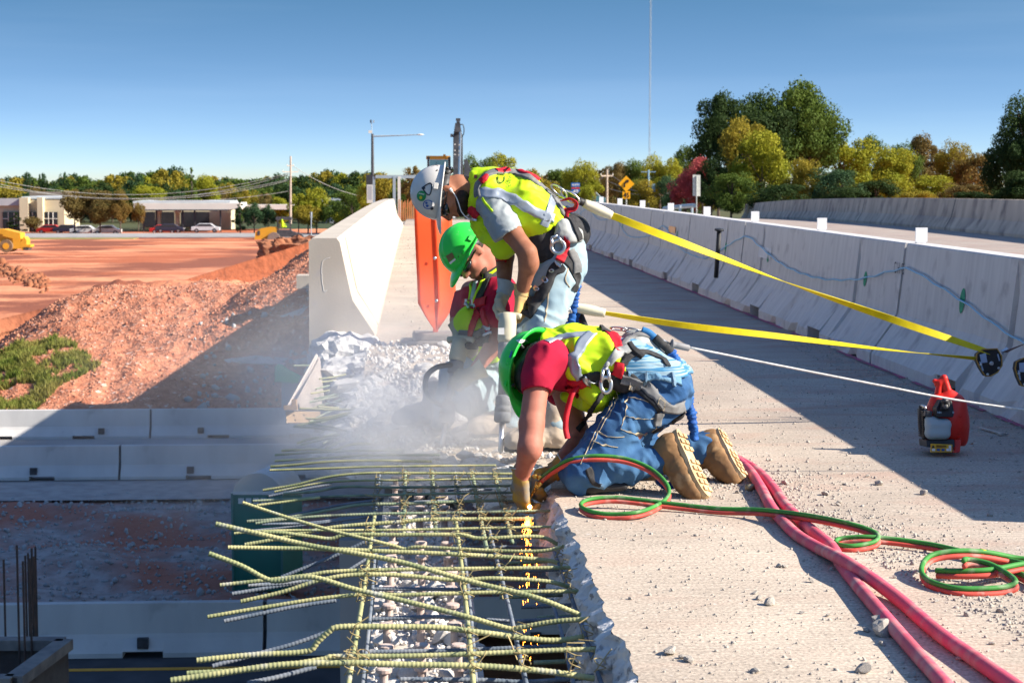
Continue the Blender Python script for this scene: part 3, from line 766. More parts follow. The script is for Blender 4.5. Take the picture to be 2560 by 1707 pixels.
# stones --------------------------------------------------------------
def stone_mesh(seed, sub=1):
    rnd = random.Random(seed); bm = bmesh.new(); bmesh.ops.create_icosphere(bm, subdivisions=sub, radius=1)
    ax = [Vector((rnd.uniform(-1, 1), rnd.uniform(-1, 1), rnd.uniform(-1, 1))).normalized() for _ in range(7)]; dd = [rnd.uniform(.45, .85) for _ in ax]
    V = []
    for v in bm.verts:
        p = v.co*rnd.uniform(.85, 1.1)
        for a, d in zip(ax, dd):
            q = p.dot(a)
            if q > d: p = p-a*(q-d)
        V.append((p.x*1.0, p.y*.8, p.z*.62))
    F = [tuple(v.index for v in f.verts) for f in bm.faces]; bm.free(); return np.array(V), np.array(F)
SM = [stone_mesh(s, 2) for s in range(6)]; SMc = [stone_mesh(s+20, 1) for s in range(6)]
def smesh(i, m_):
    key = 'stone_%s_%d' % (m_.name, i)
    if key in bpy.data.meshes: return bpy.data.meshes[key]
    me = bpy.data.meshes.new(key); me.from_pydata(SM[i][0].tolist(), [], SM[i][1].tolist()); me.materials.append(m_); return me
def rotm(rnd, lim=3.1):
    from mathutils import Euler
    return Euler((rnd.uniform(-lim, lim), rnd.uniform(-lim, lim), rnd.uniform(-3.1, 3.1))).to_matrix()
def stones(name, pts, sizes, m_, seed, parent=None, lim=3.1):
    """many small stones as one mesh"""
    rnd = random.Random(seed); V = []; F = []; n = 0
    for p, s in zip(pts, sizes):
        v, f = SMc[rnd.randrange(6)]; R = np.array(rotm(rnd, lim)); q = (v @ R.T)*s+np.array(p); V.append(q); F.append(f+n); n += len(v)
    return obj(name, (np.concatenate(V), np.concatenate(F)), m_, parent)
def big_stone(name, p, s, m_, rnd, parent=None):
    o = bpy.data.objects.new(name, smesh(rnd.randrange(6), m_)); COL.objects.link(o)
    o.parent = parent; o.location = Vector(p)-(root_loc(parent) if parent else Vector((0, 0, 0)))
    o.rotation_euler = (rnd.uniform(-.5, .5), rnd.uniform(-.5, .5), rnd.uniform(-3, 3)); o.scale = (s, s*rnd.uniform(.8, 1.1), s*rnd.uniform(.75, 1)); return o
rs = random.Random(11)
# rubble lying on the girder flange and below the bars
gr = thing('girder_rubble', (.03, 6, -.29), 'white broken concrete chunks lying on the girder flange between the studs', 'rubble')
for i in range(170):
    y = rs.uniform(4.3, 8.8); x = rs.uniform(-.14, .20); s = rs.uniform(.012, .055)
    if y > 6.9 and i % 5: continue
    big_stone('concrete_chunk', (x, y, -.285+s*.3), s, M_rub, rs, gr)
stones('fragments', [(rs.uniform(-.14, .2), rs.uniform(4.2, 8.9), -.288) for _ in range(1800)], [abs(rs.gauss(.006, .005))+.003 for _ in range(1800)], M_rub, 5, gr)['kind'] = 'stuff'
# rubble of the broken end of the deck: chipped slab zone
def chip_z(x, y):
    k = min(1, max(0, (y-7.9)/.5))*min(1, (13.6-y)/1.2)*min(1, max(0, (.75-x)/.25)); return -k*(.05+.09*abs(fbm(x*4, y*4, 1, 5)))
rb = thing('rubble_bed', (.1, 10, 0), 'bed of white crushed concrete where the deck was broken up, left of the kneeling workers', 'rubble')
n = 0
while n < 175:
    y = rs.uniform(8.3, 13.6); x = rs.uniform(-.36, .62)
    if x < slab_edge(y)-.02: continue
    s = rs.choice([.02, .03, .04, .05, .07])*rs.uniform(.7, 1.2); big_stone('concrete_chunk', (x, y, chip_z(x, y)+s*.25), s, M_rub, rs, rb); n += 1
pp = []
while len(pp) < 5200:
    y = 8.2+5.6*rs.random(); x = rs.uniform(-.38, .75+.2*rs.random())
    if x > slab_edge(y)-.01: pp.append((x, y, chip_z(x, y)+.002))
stones('fragments', pp, [abs(rs.gauss(.008, .009))+.003 for _ in pp], M_rub, 6, rb)['kind'] = 'stuff'
bn = big_stone('concrete_slab_chunk', P(860, 962, 11.0), .105, M_rub, rs); props(bn, 'large pale slab of broken concrete lying among the splayed bars left of the rubble', 'concrete chunk')
# loose stones on the deck ------------------------------------------------
ST = [(1795,998,.018),(2290,892,.013),(1962,1210,.03),(2064,1237,.03),(1868,1267,.012),(1843,1232,.018),(1855,1207,.012),(2168,1192,.018),(2195,1212,.032),(2308,1236,.03),(2098,1258,.016),
      (2095,1263,.016),(1950,1417,.02),(1962,1418,.015),(2235,1444,.014),(2215,1408,.014),(2028,1455,.02),(1925,1511,.032),(1888,1484,.016),(1898,1498,.02),(2080,1425,.016),(2010,1402,.012),
      (2197,1564,.045),(2206,1586,.055),(2245,1600,.02),(2165,1578,.02),(2205,1612,.02),(1675,1634,.035),(1722,1653,.025),(1706,1645,.016),(2460,1668,.045),(2160,1680,.035),(1888,1680,.02),
      (1575,1498,.012),(1503,1419,.01),(1584,1351,.01),(2005,1533,.013),(1884,1581,.013),(2340,1505,.014),(2475,1290,.018),(2462,1310,.01),(2070,1540,.012),(2420,1540,.02),(2500,1530,.018),(2520,1560,.016),(2400,1650,.02),
      (2480,1610,.014),(2545,1600,.014),(2280,1690,.02),(2110,1212,.013),(1740,1165,.012),(1770,1212,.013),(1900,1105,.014),(1916,965,.01),(2140,1098,.015),(1985,1060,.012),(2230,1100,.012),(2550,1180,.012),
      (2430,1110,.02),(2060,935,.014),(1640,920,.012),(1730,930,.02),(2530,1135,.018),(1650,1260,.012),(1700,1290,.012),(1600,1255,.01)]
for (x, y, s) in ST:
    s *= .78; p = G(x, y, 0); o = big_stone('loose_stone', (p.x, p.y, s*.35), s, mat('grey_stone', (.44, .40, .35), (.30, .27, .24), scale=14, rough=.95, bump=.5, bscale=60, bdist=.003), rs)
    wh = ('beside the crossing pink hoses near the bottom' if x > 2130 and y > 1500 else 'by the coiled torch hose' if x > 2250 and y > 1200 else 'between the saw cut edge and the pink hoses' if y > 1330 else 'right behind the kneeling worker boots' if x < 1900 and y > 1140 else 'on the shaded deck near the blower' if x > 2200 else 'on the sunlit strip beside the barrier shadow')
    props(o, ('fist sized' if s > .028 else 'small' if s > .015 else 'tiny')+' grey stone lying '+wh, 'stone', 'loose stones on the deck')
pp = []; ss = []
def scatter(n, fx, size):
    for _ in range(n):
        x, y = fx(); pp.append((x, y, .001)); ss.append(abs(rs.gauss(0, size))+.0015)
def near_hose():
    t = rs.random(); y = 4.3+t*3.8; x = 1.35-.0*y+(7.8-y)*.27*.9; return x*.62+.35+abs(rs.gauss(0, .22)), y
scatter(6500, lambda: (rs.uniform(.6, 3.1), 4.2+8*rs.random()**1.3), .0035)
scatter(3200, near_hose, .0045)
scatter(1400, lambda: (rs.gauss(1.15, .28), rs.gauss(7.35, .18)), .004)
scatter(1500, lambda: (rs.uniform(2.75, 3.05), rs.uniform(5, 14)), .005)
scatter(500, lambda: (rs.uniform(-.25, .1), rs.uniform(13, 40)), .006)
props(stones('deck_grit', pp, ss, mat('grey_stone', (.36, .34, .31)), 8), kind='stuff')
# clods and stones on the clay slope
pp = []; ss = []
for _ in range(15000):
    y = rs.uniform(54.6, 69); x = rs.uniform(-18, -1.2); pp.append((x, y, terr(x, y))); ss.append(abs(rs.gauss(.0, .032))+.012)
o = stones('slope_clods', pp, ss, mat('clay_clod', (.36, .13, .07), (.56, .28, .18), scale=1.2, rough=.95), 9); props(o, kind='stuff')
pp = []; ss = []
for _ in range(170):
    y = rs.uniform(54.8, 62); x = rs.uniform(-7.2, -2.2); pp.append((x, y, terr(x, y)+.03)); ss.append(abs(rs.gauss(.02, .07))+.03)
o = stones('grey_riprap', pp, ss, mat('grey_clod', (.42, .42, .42), (.3, .3, .3), scale=1, rough=.95), 10); props(o, kind='stuff')
pp = []; ss = []
for _ in range(5000):
    y = 30+13*rs.random(); x = rs.uniform(-11, 3); pp.append((x, y, medz(x, y)+.01)); ss.append(abs(rs.gauss(.015, .035))+.01)
o = stones('median_stones', pp, ss, mat('grey_clod', (.42, .42, .42)), 12); props(o, kind='stuff')
# grass
def grass(name, pts, h, m_, seed):
    r = np.random.default_rng(seed); V = []; F = []
    n = len(pts); pts = np.array(pts); a = r.uniform(0, 6.28, n); hh = h*r.uniform(.5, 1.4, n); l = r.normal(0, .35, (n, 2))*hh[:, None]
    w_ = .14*h; d = np.stack([np.cos(a)*w_, np.sin(a)*w_, 0*a], 1); V = np.stack([pts-d, pts+d, pts+np.concatenate([l, hh[:, None]], 1)], 1).reshape(-1, 3)
    F = np.arange(3*n).reshape(-1, 3); o = obj(name, (V, F), m_); props(o, kind='stuff'); return o
pp = []
while len(pp) < 15000:
    y = rs.uniform(55.3, 62.5); x = rs.uniform(-14, -9.2)
    px = 1035+x*4600/y; t = (y-55)/7.5
    if px > 60+170*math.sin(3.1*min(1, t))+60*mnoise.noise(Vector((x*.8, y*.8, 0))) or mnoise.noise(Vector((x*1.1, y*1.1, 4)))+.5*mnoise.noise(Vector((x*4, y*4, 4))) < -.08: continue
    pp.append((x, y, terr(x, y)-.02))
grass('slope_grass', pp, .20, mat('grass_green', (.16, .21, .03), (.30, .27, .07), scale=1, rough=.8, trans=.3), 3)
pp = [(x, y, medz(x, y)) for x, y in [(rs.gauss(-5.5, 2.2), rs.uniform(30.0, 31.6)) for _ in range(5000)]]
grass('median_grass', pp, .10, mat('dull_grass', (.08, .12, .03), (.14, .14, .05), scale=1, rough=.9, trans=.2), 4)
# ------------------------------------------------------------------ soft shapes: distance fields turned into meshes
def vc(x, y, z_): return CR*x+CU*y-CF*z_                    # right, up, toward the camera
def cap_(a, b, ra, rb=None, fd=None, fl=1.0): return ('c', Vector(a), Vector(b), ra, ra if rb is None else rb, fd, fl)
def ell(c, r, ax=None): return ('e', Vector(c), r, ax)
def sdf_mesh(prims, h=.008, k=.02, infl=0.0, cuts=(), subs=(), pad=.03):
    lo = np.array([1e9]*3); hi = -lo; bb = []
    for p in prims:
        if p[0] == 'c':
            r = max(p[3], p[4])+infl; a, b = np.array(p[1]), np.array(p[2]); l, u = np.minimum(a, b)-r, np.maximum(a, b)+r
        else:
            r = max(p[2])+infl; l, u = np.array(p[1])-r, np.array(p[1])+r
        bb.append((l, u)); lo = np.minimum(lo, l); hi = np.maximum(hi, u)
    lo -= pad; hi += pad; n = np.ceil((hi-lo)/h).astype(int)+1
    ax = [lo[i]+h*np.arange(n[i]) for i in range(3)]
    Fd = np.full(tuple(n), 1.0, dtype=np.float32); mg = k+.02
    for p, (l, u) in zip(prims, bb):
        i0 = np.maximum(0, ((l-mg-lo)/h).astype(int)); i1 = np.minimum(n, ((u+mg-lo)/h).astype(int)+2)
        X = ax[0][i0[0]:i1[0], None, None]; Y = ax[1][None, i0[1]:i1[1], None]; Z = ax[2][None, None, i0[2]:i1[2]]
        if p[0] == 'c':
            _, a, b, ra, rb, fd, fl = p
            ab = b-a; L2 = max(ab.length_squared, 1e-9)
            dx, dy, dz = X-a.x, Y-a.y, Z-a.z
            t = np.clip((dx*ab.x+dy*ab.y+dz*ab.z)/L2, 0, 1)
            dx = dx-t*ab.x; dy = dy-t*ab.y; dz = dz-t*ab.z
            d2 = dx*dx+dy*dy+dz*dz
            if fd is not None:
                q = dx*fd.x+dy*fd.y+dz*fd.z; d2 = d2+(fl*fl-1)*q*q
            d = np.sqrt(d2)-(ra+(rb-ra)*t)-infl
        else:
            _, c, r, A = p
            if A is None: A = (Vector((1, 0, 0)), Vector((0, 1, 0)), Vector((0, 0, 1)))
            k0 = 0; k1 = 0
            for q, rr in zip(A, r):
                rr += infl; s = ((X-c.x)*q.x+(Y-c.y)*q.y+(Z-c.z)*q.z)/rr; k0 = k0+s*s; k1 = k1+(s/rr)**2
            k0 = np.sqrt(k0); d = k0*(k0-1)/np.maximum(np.sqrt(k1), 1e-6)
        sl_ = tuple(slice(i0[i], i1[i]) for i in range(3)); f = Fd[sl_]; d = d.astype(np.float32)
        hh = np.clip(.5+.5*(f-d)/k, 0, 1); Fd[sl_] = f*(1-hh)+d*hh-k*hh*(1-hh)
    X = ax[0][:, None, None]; Y = ax[1][None, :, None]; Z = ax[2][None, None, :]
    for (c, nn) in cuts:
        nn = Vector(nn).normalized(); pl = ((X-c[0])*nn.x+(Y-c[1])*nn.y+(Z-c[2])*nn.z).astype(np.float32); Fd = np.maximum(Fd, pl)
    for (c, r) in subs:
        s = np.sqrt((X-c[0])**2+(Y-c[1])**2+(Z-c[2])**2)-r; Fd = np.maximum(Fd, -s.astype(np.float32))
    S = Fd < 0
    C = [S[i:S.shape[0]-1+i, j:S.shape[1]-1+j, l:S.shape[2]-1+l] for i in (0, 1) for j in (0, 1) for l in (0, 1)]
    cnt = sum(c.astype(np.int8) for c in C); act = (cnt > 0) & (cnt < 8); idx = np.argwhere(act)
    vid = np.full(act.shape, -1, dtype=np.int64); vid[act] = np.arange(len(idx))
    cor = [(i, j, l) for i in (0, 1) for j in (0, 1) for l in (0, 1)]
    vals = [Fd[idx[:, 0]+c[0], idx[:, 1]+c[1], idx[:, 2]+c[2]] for c in cor]
    acc = np.zeros((len(idx), 3)); num = np.zeros(len(idx))
    for a in range(8):
        for b in range(a+1, 8):
            dff = [cor[b][i]-cor[a][i] for i in range(3)]
            if sum(abs(q) for q in dff) != 1: continue
            m_ = (vals[a] < 0) != (vals[b] < 0)
            t = np.where(m_, vals[a]/np.where(m_, vals[a]-vals[b], 1), 0)
            for i in range(3): acc[:, i] += np.where(m_, cor[a][i]+t*dff[i], 0)
            num += m_
    V = lo+h*(idx+acc/num[:, None]); Q = []
    for axn in range(3):
        o1, o2 = [(1, 2), (2, 0), (0, 1)][axn]
        sa = [slice(None)]*3; sb = [slice(None)]*3; sa[axn] = slice(0, -1); sb[axn] = slice(1, None)
        E = S[tuple(sa)] != S[tuple(sb)]; e_ = np.argwhere(E)
        e_ = e_[(e_[:, o1] > 0) & (e_[:, o2] > 0) & (e_[:, o1] < S.shape[o1]-1) & (e_[:, o2] < S.shape[o2]-1)]
        ins = S[e_[:, 0], e_[:, 1], e_[:, 2]]
        def g_(a, b):
            q = e_.copy(); q[:, o1] += a; q[:, o2] += b; return vid[q[:, 0], q[:, 1], q[:, 2]]
        q = np.stack([g_(-1, -1), g_(0, -1), g_(0, 0), g_(-1, 0)], 1); q[~ins] = q[~ins][:, ::-1]; Q.append(q)
    return V, np.concatenate(Q)
def normals(V, F):
    n = np.cross(V[F[:, 2]]-V[F[:, 0]], V[F[:, 3]]-V[F[:, 1]]); N = np.zeros_like(V)
    for i in range(4): np.add.at(N, F[:, i], n)
    return N/np.maximum(np.linalg.norm(N, axis=1), 1e-9)[:, None]
def wrinkle(V, F, amp=.006, freq=9.0, axis=None, squeeze=3.0, seed=0, fine=.0015):
    """cloth folds: ridges running across `axis`"""
    N = normals(V, F); out = np.empty(len(V)); A = Vector(axis).normalized() if axis is not None else None
    for i, p in enumerate(V):
        q = Vector(p)
        if A is not None: q = q+A*(q.dot(A)*(squeeze-1))
        w1 = mnoise.noise(q*.5*freq+Vector((seed, 0, 3))); qq = q*freq+Vector((w1*1.3, seed, w1))
        r = 1-abs(mnoise.noise(qq))*2.4
        out[i] = amp*(r-.45)+fine*mnoise.noise(q*freq*3.3)
    return V+N*out[:, None], F
class Person:
    def __init__(s, loc, label):
        s.t = thing('person', loc, label, 'person'); s.V = []; s.F = []; s.n = 0; s.b = None
    def add(s, name, vf, m, smooth=True, hit=True):
        V, F = vf
        if isinstance(V, np.ndarray) and hit:
            s.V.append(V); s.F.append(F+s.n); s.n += len(V); s.b = None
        return obj(name, vf, m, s.t, smooth)
    def bvh(s):
        if s.b is None: s.b = BVHTree.FromPolygons(np.concatenate(s.V).tolist(), np.concatenate(s.F).tolist())
        return s.b
    def cast(s, x, y):
        r = ray(x, y).normalized(); h = s.bvh().ray_cast(CO, r)
        return (h[0], h[1]) if h[0] is not None else None
    def strap(s, name, pix, w_, m, off=.004, n=None, th=.003, cross=5, smooth=True, push=None):
        """flat webbing following a pixel path on whatever the person is wearing"""
        pp = spline([(x, y, 0) for x, y in pix], n=n or max(10, int(sum(math.dist(a, b) for a, b in zip(pix, pix[1:]))/5)))
        C = []; Nn = []
        for p in pp:
            h = s.cast(p.x, p.y)
            if h is None: C.append(None); Nn.append(None)
            else: C.append(h[0]); Nn.append(h[1] if h[1].dot(CF) < 0 else -h[1])
        ok = [i for i in range(len(C)) if C[i] is not None]
        if not ok: return None
        for i in range(len(C)):
            if C[i] is None:
                j = min(ok, key=lambda q: abs(q-i)); d = (C[j]-CO).dot(CF); C[i] = P(pp[i].x, pp[i].y, d); Nn[i] = Nn[j]
        for _ in range(3):
            C = [C[0]]+[(C[i-1]+C[i]*2+C[i+1])/4 for i in range(1, len(C)-1)]+[C[-1]]
            Nn = [Nn[0]]+[((Nn[i-1]+Nn[i]+Nn[i+1])/3).normalized() for i in range(1, len(C)-1)]+[Nn[-1]]
        V = []; F = []; B = s.bvh(); K = cross+2
        for i, (c, nn) in enumerate(zip(C, Nn)):
            t = (C[min(i+1, len(C)-1)]-C[max(i-1, 0)]).normalized(); sd = t.cross(nn).normalized()
            row = []
            for q in range(cross):
                p = c+sd*w_*(q/(cross-1)-.5); h = B.find_nearest(p+nn*.012)
                if h[0] is not None and (h[0]-p).length < .035: g_ = h[0]+nn*off
                else: g_ = p+nn*off
                row.append(g_)
            V += [row[0]-nn*(th+off)] + row + [row[-1]-nn*(th+off)]
        for i in range(len(C)-1):
            for q in range(K-1): a = i*K+q; F.append((a, a+1, a+K+1, a+K))
        return s.add(name, (V, F), m, smooth, hit=False)
    def decal(s, name, verts, faces, m, off=.004):
        """flat shape in photo pixels laid on the clothes"""
        W = []
        last = None
        for (x, y) in verts:
            h = s.cast(x, y)
            if h is None: W.append(None)
            else: nn = h[1] if h[1].dot(CF) < 0 else -h[1]; W.append(h[0]+nn*off); last = W[-1]
        if last is None: return None
        d0 = sum(((q-CO).dot(CF) for q in W if q is not None))/len([q for q in W if q is not None])
        W = [q if q is not None else P(verts[i][0], verts[i][1], d0) for i, q in enumerate(W)]
        return s.add(name, (W, faces), m, False, hit=False)
    def disc(s, name, x, y, rx, ry, m, ang=0.0, off=.005, n=20, r0=0.0):
        V = []; F = []
        ca, sa = math.cos(ang), math.sin(ang); rings = [r0, (1+r0)/2, 1.0]
        for q in rings:
            for k in range(n):
                t = 2*math.pi*k/n; a, b = rx*q*math.cos(t), ry*q*math.sin(t); V.append((x+a*ca-b*sa, y+a*sa+b*ca))
        for j in range(2):
            for k in range(n): k2 = (k+1) % n; F.append((j*n+k, j*n+k2, (j+1)*n+k2, (j+1)*n+k))
        return s.decal(name, V, F, m, off)
    def quad(s, name, pts, m, off=.004, n=6):
        (a, b, c, d) = [Vector((*p, 0)) for p in pts]; V = []; F = []
        for j in range(n+1):
            for i in range(n+1):
                u, v = i/n, j/n; p = (a*(1-u)+b*u)*(1-v)+(d*(1-u)+c*u)*v; V.append((p.x, p.y))
        for j in range(n):
            for i in range(n): q = j*(n+1)+i; F.append((q, q+1, q+n+2, q+n+1))
        return s.decal(name, V, F, m, off)
    def text(s, name, txt, x, y, dx, dy, h_, m, off=.005, up=None, bold=0.02):
        """text starting at (x,y), running dx,dy pixels, letters h_ tall, up vector in pixels"""
        V, F = text_mesh(txt, bold); w_ = max(v.x for v in V); L = math.hypot(dx, dy)
        if up is None: up = (dy/L, -dx/L)
        return s.decal(name, [(x+dx*v.x/w_+up[0]*v.y/.7*h_, y+dy*v.x/w_+up[1]*v.y/.7*h_) for v in V], F, m, off)
def hand(W, D, PN, TH, curl=(.9, .9, .7), size=1.0, spread=.0, thumb=.6):
    """wrist, direction of the palm, direction the palm faces, side the thumb is on"""
    D = Vector(D).normalized(); PN = Vector(PN); PN = (PN-D*PN.dot(D)).normalized(); S = D.cross(PN)
    if S.dot(Vector(TH)) < 0: S = -S
    W = Vector(W); pr = [cap_(W-D*.03, W+D*.02, .027*size, .028*size)]; s = size
    for o_ in (-.030, -.010, .010, .028): pr.append(cap_(W+D*.02+S*o_*.6*s, W+D*.085*s+S*o_*s, .016*s, .0135*s))
    Ls = [(.038, .024, .020), (.045, .029, .022), (.047, .030, .023), (.042, .026, .022)]
    for j, o_ in enumerate((-.031, -.0105, .0105, .030)):
        p = W+D*.088*s+S*o_*s; a = 0.0; d = D+S*(spread*(j-1.5))
        for q in range(3):
            a += curl[q]; dr = (D*math.cos(a)+PN*math.sin(a)+S*spread*(j-1.5)).normalized(); p2 = p+dr*Ls[j][q]*s
            pr.append(cap_(p, p2, (.0105-.0008*q)*s, (.0098-.0008*q)*s)); p = p2
    p = W+D*.03*s+S*.028*s; d1 = (D*.55+S*.75+PN*.45*thumb).normalized(); p2 = p+d1*.042*s; d2 = (D*.75+PN*.8*thumb-S*.1).normalized(); p3 = p2+d2*.032*s; d3 = (D*.5+PN*1.0*thumb-S*.4).normalized(); p4 = p3+d3*.026*s
    pr += [cap_(p, p2, .0165*s, .0135*s), cap_(p2, p3, .0125*s, .0115*s), cap_(p3, p4, .0115*s, .010*s)]
    return pr
def glove_cuff(W, D, r0=.040, r1=.050, L=.055, tilt=(0, 0, 0)):
    D = Vector(D).normalized(); W = Vector(W); a = D.cross(Vector((.2, .9, .3))).normalized(); b = D.cross(a); V = []; F = []; n = 22
    for q, (t, r) in enumerate([(.01, r0), (-.02, r0*1.02), (-L, r1), (-L-.003, r1+.003), (-L, r1-.004), (-.02, r0*.9)]):
        for k in range(n):
            th = 2*math.pi*k/n; w_ = .004*math.sin(th*3+1)+.005*math.sin(th*2); V.append(W+D*(t+(w_ if q in (2, 3, 4) else 0))+(a*math.cos(th)+b*math.sin(th))*(r+(.003*math.sin(th*5) if q > 1 else 0)))
    for j in range(5):
        for k in range(n): k2 = (k+1) % n; F.append((j*n+k, j*n+k2, (j+1)*n+k2, (j+1)*n+k))
    return V, F
def head_prims(c, u, f):
    s = u.cross(f).normalized(); A = (s, f, u); c = Vector(c)
    pr = [ell(c+f*.005+u*.02, (.077, .097, .098), A), ell(c+f*.034-u*.052, (.057, .058, .062), A), ell(c+f*.062-u*.088, (.026, .022, .018), A),
          cap_(c+f*.094+u*.012, c+f*.112-u*.026, .009, .014), ell(c+f*.085-u*.058, (.024, .014, .008), A), ell(c+f*.083-u*.068, (.020, .013, .007), A),
          ell(c+f*.088+u*.022, (.05, .012, .010), A)]
    for q in (-1, 1):
        pr += [ell(c+s*q*.045+f*.062-u*.018, (.022, .020, .016), A),
               ell(c+s*q*.079-f*.008-u*.012, (.008, .017, .031), A), ell(c+s*q*.084-f*.017-u*.002, (.008, .010, .022), A),
               ell(c+s*q*.016+f*.098-u*.030, (.009, .010, .007), A)]
    return pr, s
def hard_hat(Pn, c, u, f, m, susp_mat, stick=True, up=.130, peak=.07, hk=1.0):
    """shell, brim with peak, ridges, suspension band and slots; c is the centre of the brim plane"""
    s = u.cross(f).normalized(); c = Vector(c); V = []; F = []; nt_, nr = 56, 16
    def P_(th, ph, add=0.0):
        r = 1.0; x = math.cos(th); y = math.sin(th)      # x -> front, y -> side
        rs_, rf = .113*hk+add, .140*hk+add
        q = math.cos(ph); ridge = 0
        ay = y*q*rs_
        for o_ in (0, .034, -.034): ridge += .0045*math.exp(-((ay-o_)/.008)**2)*(math.sin(ph)**.6 if ph > 0 else 0)
        return c+f*(x*q*(rf+ridge)-.004)+s*(y*q*(rs_+ridge))+u*(math.sin(ph)*(up+add)+ridge)
    for j in range(nr+1):
        ph = (math.pi/2)*j/nr
        for k in range(nt_): V.append(P_(2*math.pi*k/nt_, ph))
    for j in range(nr):
        for k in range(nt_): k2 = (k+1) % nt_; F.append((j*nt_+k, j*nt_+k2, (j+1)*nt_+k2, (j+1)*nt_+k))
    n0 = len(V)
    for j in range(nr+1):                                # inner face
        ph = (math.pi/2)*j/nr
        for k in range(nt_): V.append(P_(2*math.pi*k/nt_, ph, -.006))
    for j in range(nr):
        for k in range(nt_): k2 = (k+1) % nt_; F.append((n0+j*nt_+k, n0+(j+1)*nt_+k, n0+(j+1)*nt_+k2, n0+j*nt_+k2))
    b0 = len(V)                                          # brim rings
    for q in range(4):
        for k in range(nt_):
            th = 2*math.pi*k/nt_; x = math.cos(th); fr = max(0, x)**3
            ex = [0, .012+peak*.5*fr, .018+peak*fr, .016+peak*fr][q]; dz = [0, -.002-.008*fr, -.005-.022*fr, -.010-.024*fr][q]
            V.append(c+f*(x*(.140*hk+ex)-.004)+s*(math.sin(th)*(.113*hk+ex*(1-.5*fr)))+u*dz)
    for j in range(3):
        for k in range(nt_): k2 = (k+1) % nt_; a = b0+j*nt_; F.append((a+k2, a+k, a+nt_+k, a+nt_+k2))
    for k in range(nt_): k2 = (k+1) % nt_; F.append((b0+3*nt_+k2, b0+3*nt_+k, n0+k, n0+k2))
    hat = Pn.add('hard_hat', (np.array([tuple(v) for v in V]), np.array(F)), m)
    # accessory slots each side
    for q in (-1, 1):
        cc = c+s*q*.116+u*.022-f*.01
        o = obj('slot_boss', box(cc, (1, 1, 1), M=Matrix((f*.030, s*.008, u*.022)).transposed()), m, Pn.t); bevel_obj(o, .002)
        cc = c+s*q*.100+u*.022+f*.075
        o = obj('slot_boss', box(cc, (1, 1, 1), M=Matrix((f*.022, s*.012, u*.010)).transposed()), m, Pn.t)
    # suspension: headband and crown straps
    V = []; F = []; n = 40
    for t_, a_ in ((.015, 0), (-.020, .001), (-.020, -.003), (.015, -.003)):
        for k in range(n):
            th = 2*math.pi*k/n; V.append(c+f*((.104+a_)*math.cos(th)-.002)+s*((.086+a_)*math.sin(th))+u*(t_-.006+(-.012 if math.cos(th) < -.3 else 0)))
    for j in range(4):
        for k in range(n): k2 = (k+1) % n; j2 = (j+1) % 4; F.append((j*n+k, j*n+k2, j2*n+k2, j2*n+k))
    Pn.add('headband', (V, F), susp_mat, hit=False)
    for q in range(4):
        an = math.pi/4+q*math.pi/2; p0 = c+f*.104*math.cos(an)+s*.086*math.sin(an)+u*.01; p1 = c+f*.132*math.cos(an)+s*.106*math.sin(an)+u*.03
        Pn.add('crown_strap', tube([p0, p1], .007, 6), susp_mat, hit=False)
    o = obj('ratchet_knob', lathe(c-f*.118-u*.032, c-f*.2-u*.032, [(0, .020), (.012, .020), (.014, .017)], 16), susp_mat, Pn.t)
    Pn.add('rear_band', tube([c-f*.09+s*.05-u*.02, c-f*.112+s*.02-u*.034, c-f*.112-s*.02-u*.034, c-f*.09-s*.05-u*.02], .011, 8), susp_mat, hit=False)
    return s
def boot(Pn, heel, toe, up, m, ms, shaft=.10, size=1.0):
    heel, toe, up = Vector(heel), Vector(toe), Vector(up); X = (toe-heel).normalized(); L = (toe-heel).length; up = (up-X*up.dot(X)).normalized(); Y = up.cross(X)
    A = (X, Y, up); o_ = heel
    q = lambda a, b, c_: o_+X*a*L+Y*b+up*c_
    pr = [ell(q(.80, 0, .045), (.065, .050, .036), A), cap_(q(.55, 0, .055), q(.88, 0, .040), .045, .037), cap_(q(.16, 0, .055), q(.6, 0, .060), .042, .046), ell(q(.10, 0, .055), (.045, .037, .05), A),
          cap_(q(.18, 0, .08), q(.20, 0, .08+shaft), .048, .055)]
    V, F = sdf_mesh(pr, .007, .055, cuts=[(q(0, 0, .012), -up)]); V, F = wrinkle(V, F, .003, 22, X, 1.4, 5, .001)
    Pn.add('boot', (V, F), m)
    # sole with lugs
    n = 30; out = []
    for k in range(n):
        th = 2*math.pi*k/n; x = math.cos(th); y = math.sin(th); wd = .040+.012*max(0, x)**.7-.010*math.exp(-((x+.15)/.3)**2)
        out.append((.5+.52*x, y*wd*size))
    V = []; F = []
    for z_, g_ in ((.034, 1.04), (.014, 1.09), (-.002, 1.07)):
        for (a, b) in out: V.append(q(.5+(a-.5)*g_, b*g_, z_))
    for j in range(2):
        for k in range(n): k2 = (k+1) % n; F.append((j*n+k, (j+1)*n+k, (j+1)*n+k2, j*n+k2))
    F.append(tuple(2*n+k for k in range(n))[::-1]); F.append(tuple(range(n)))
    so_ = Pn.add('sole', (V, F), ms, False, hit=False)
    W = []; G_ = []
    for i in range(9):
        a = .06+i*.11
        if .36 < a < .48: continue
        for b in (-.022, .012):
            v, f = box((0, 0, 0), (1, 1, 1))
            M_ = Matrix((X*.018, Y*.024, up*.010)).transposed(); obj('tread', ([M_ @ (p)+q(a, b+.004*((i % 2)*2-1), -.004) for p in v], f), ms, so_)
    return pr
M_skin = mat('skin', (.46, .18, .125), (.36, .125, .085), scale=22, rough=.62, bump=.3, bscale=160, bdist=.0015, spec=.25, detail=8, lo=.3, hi=.7)
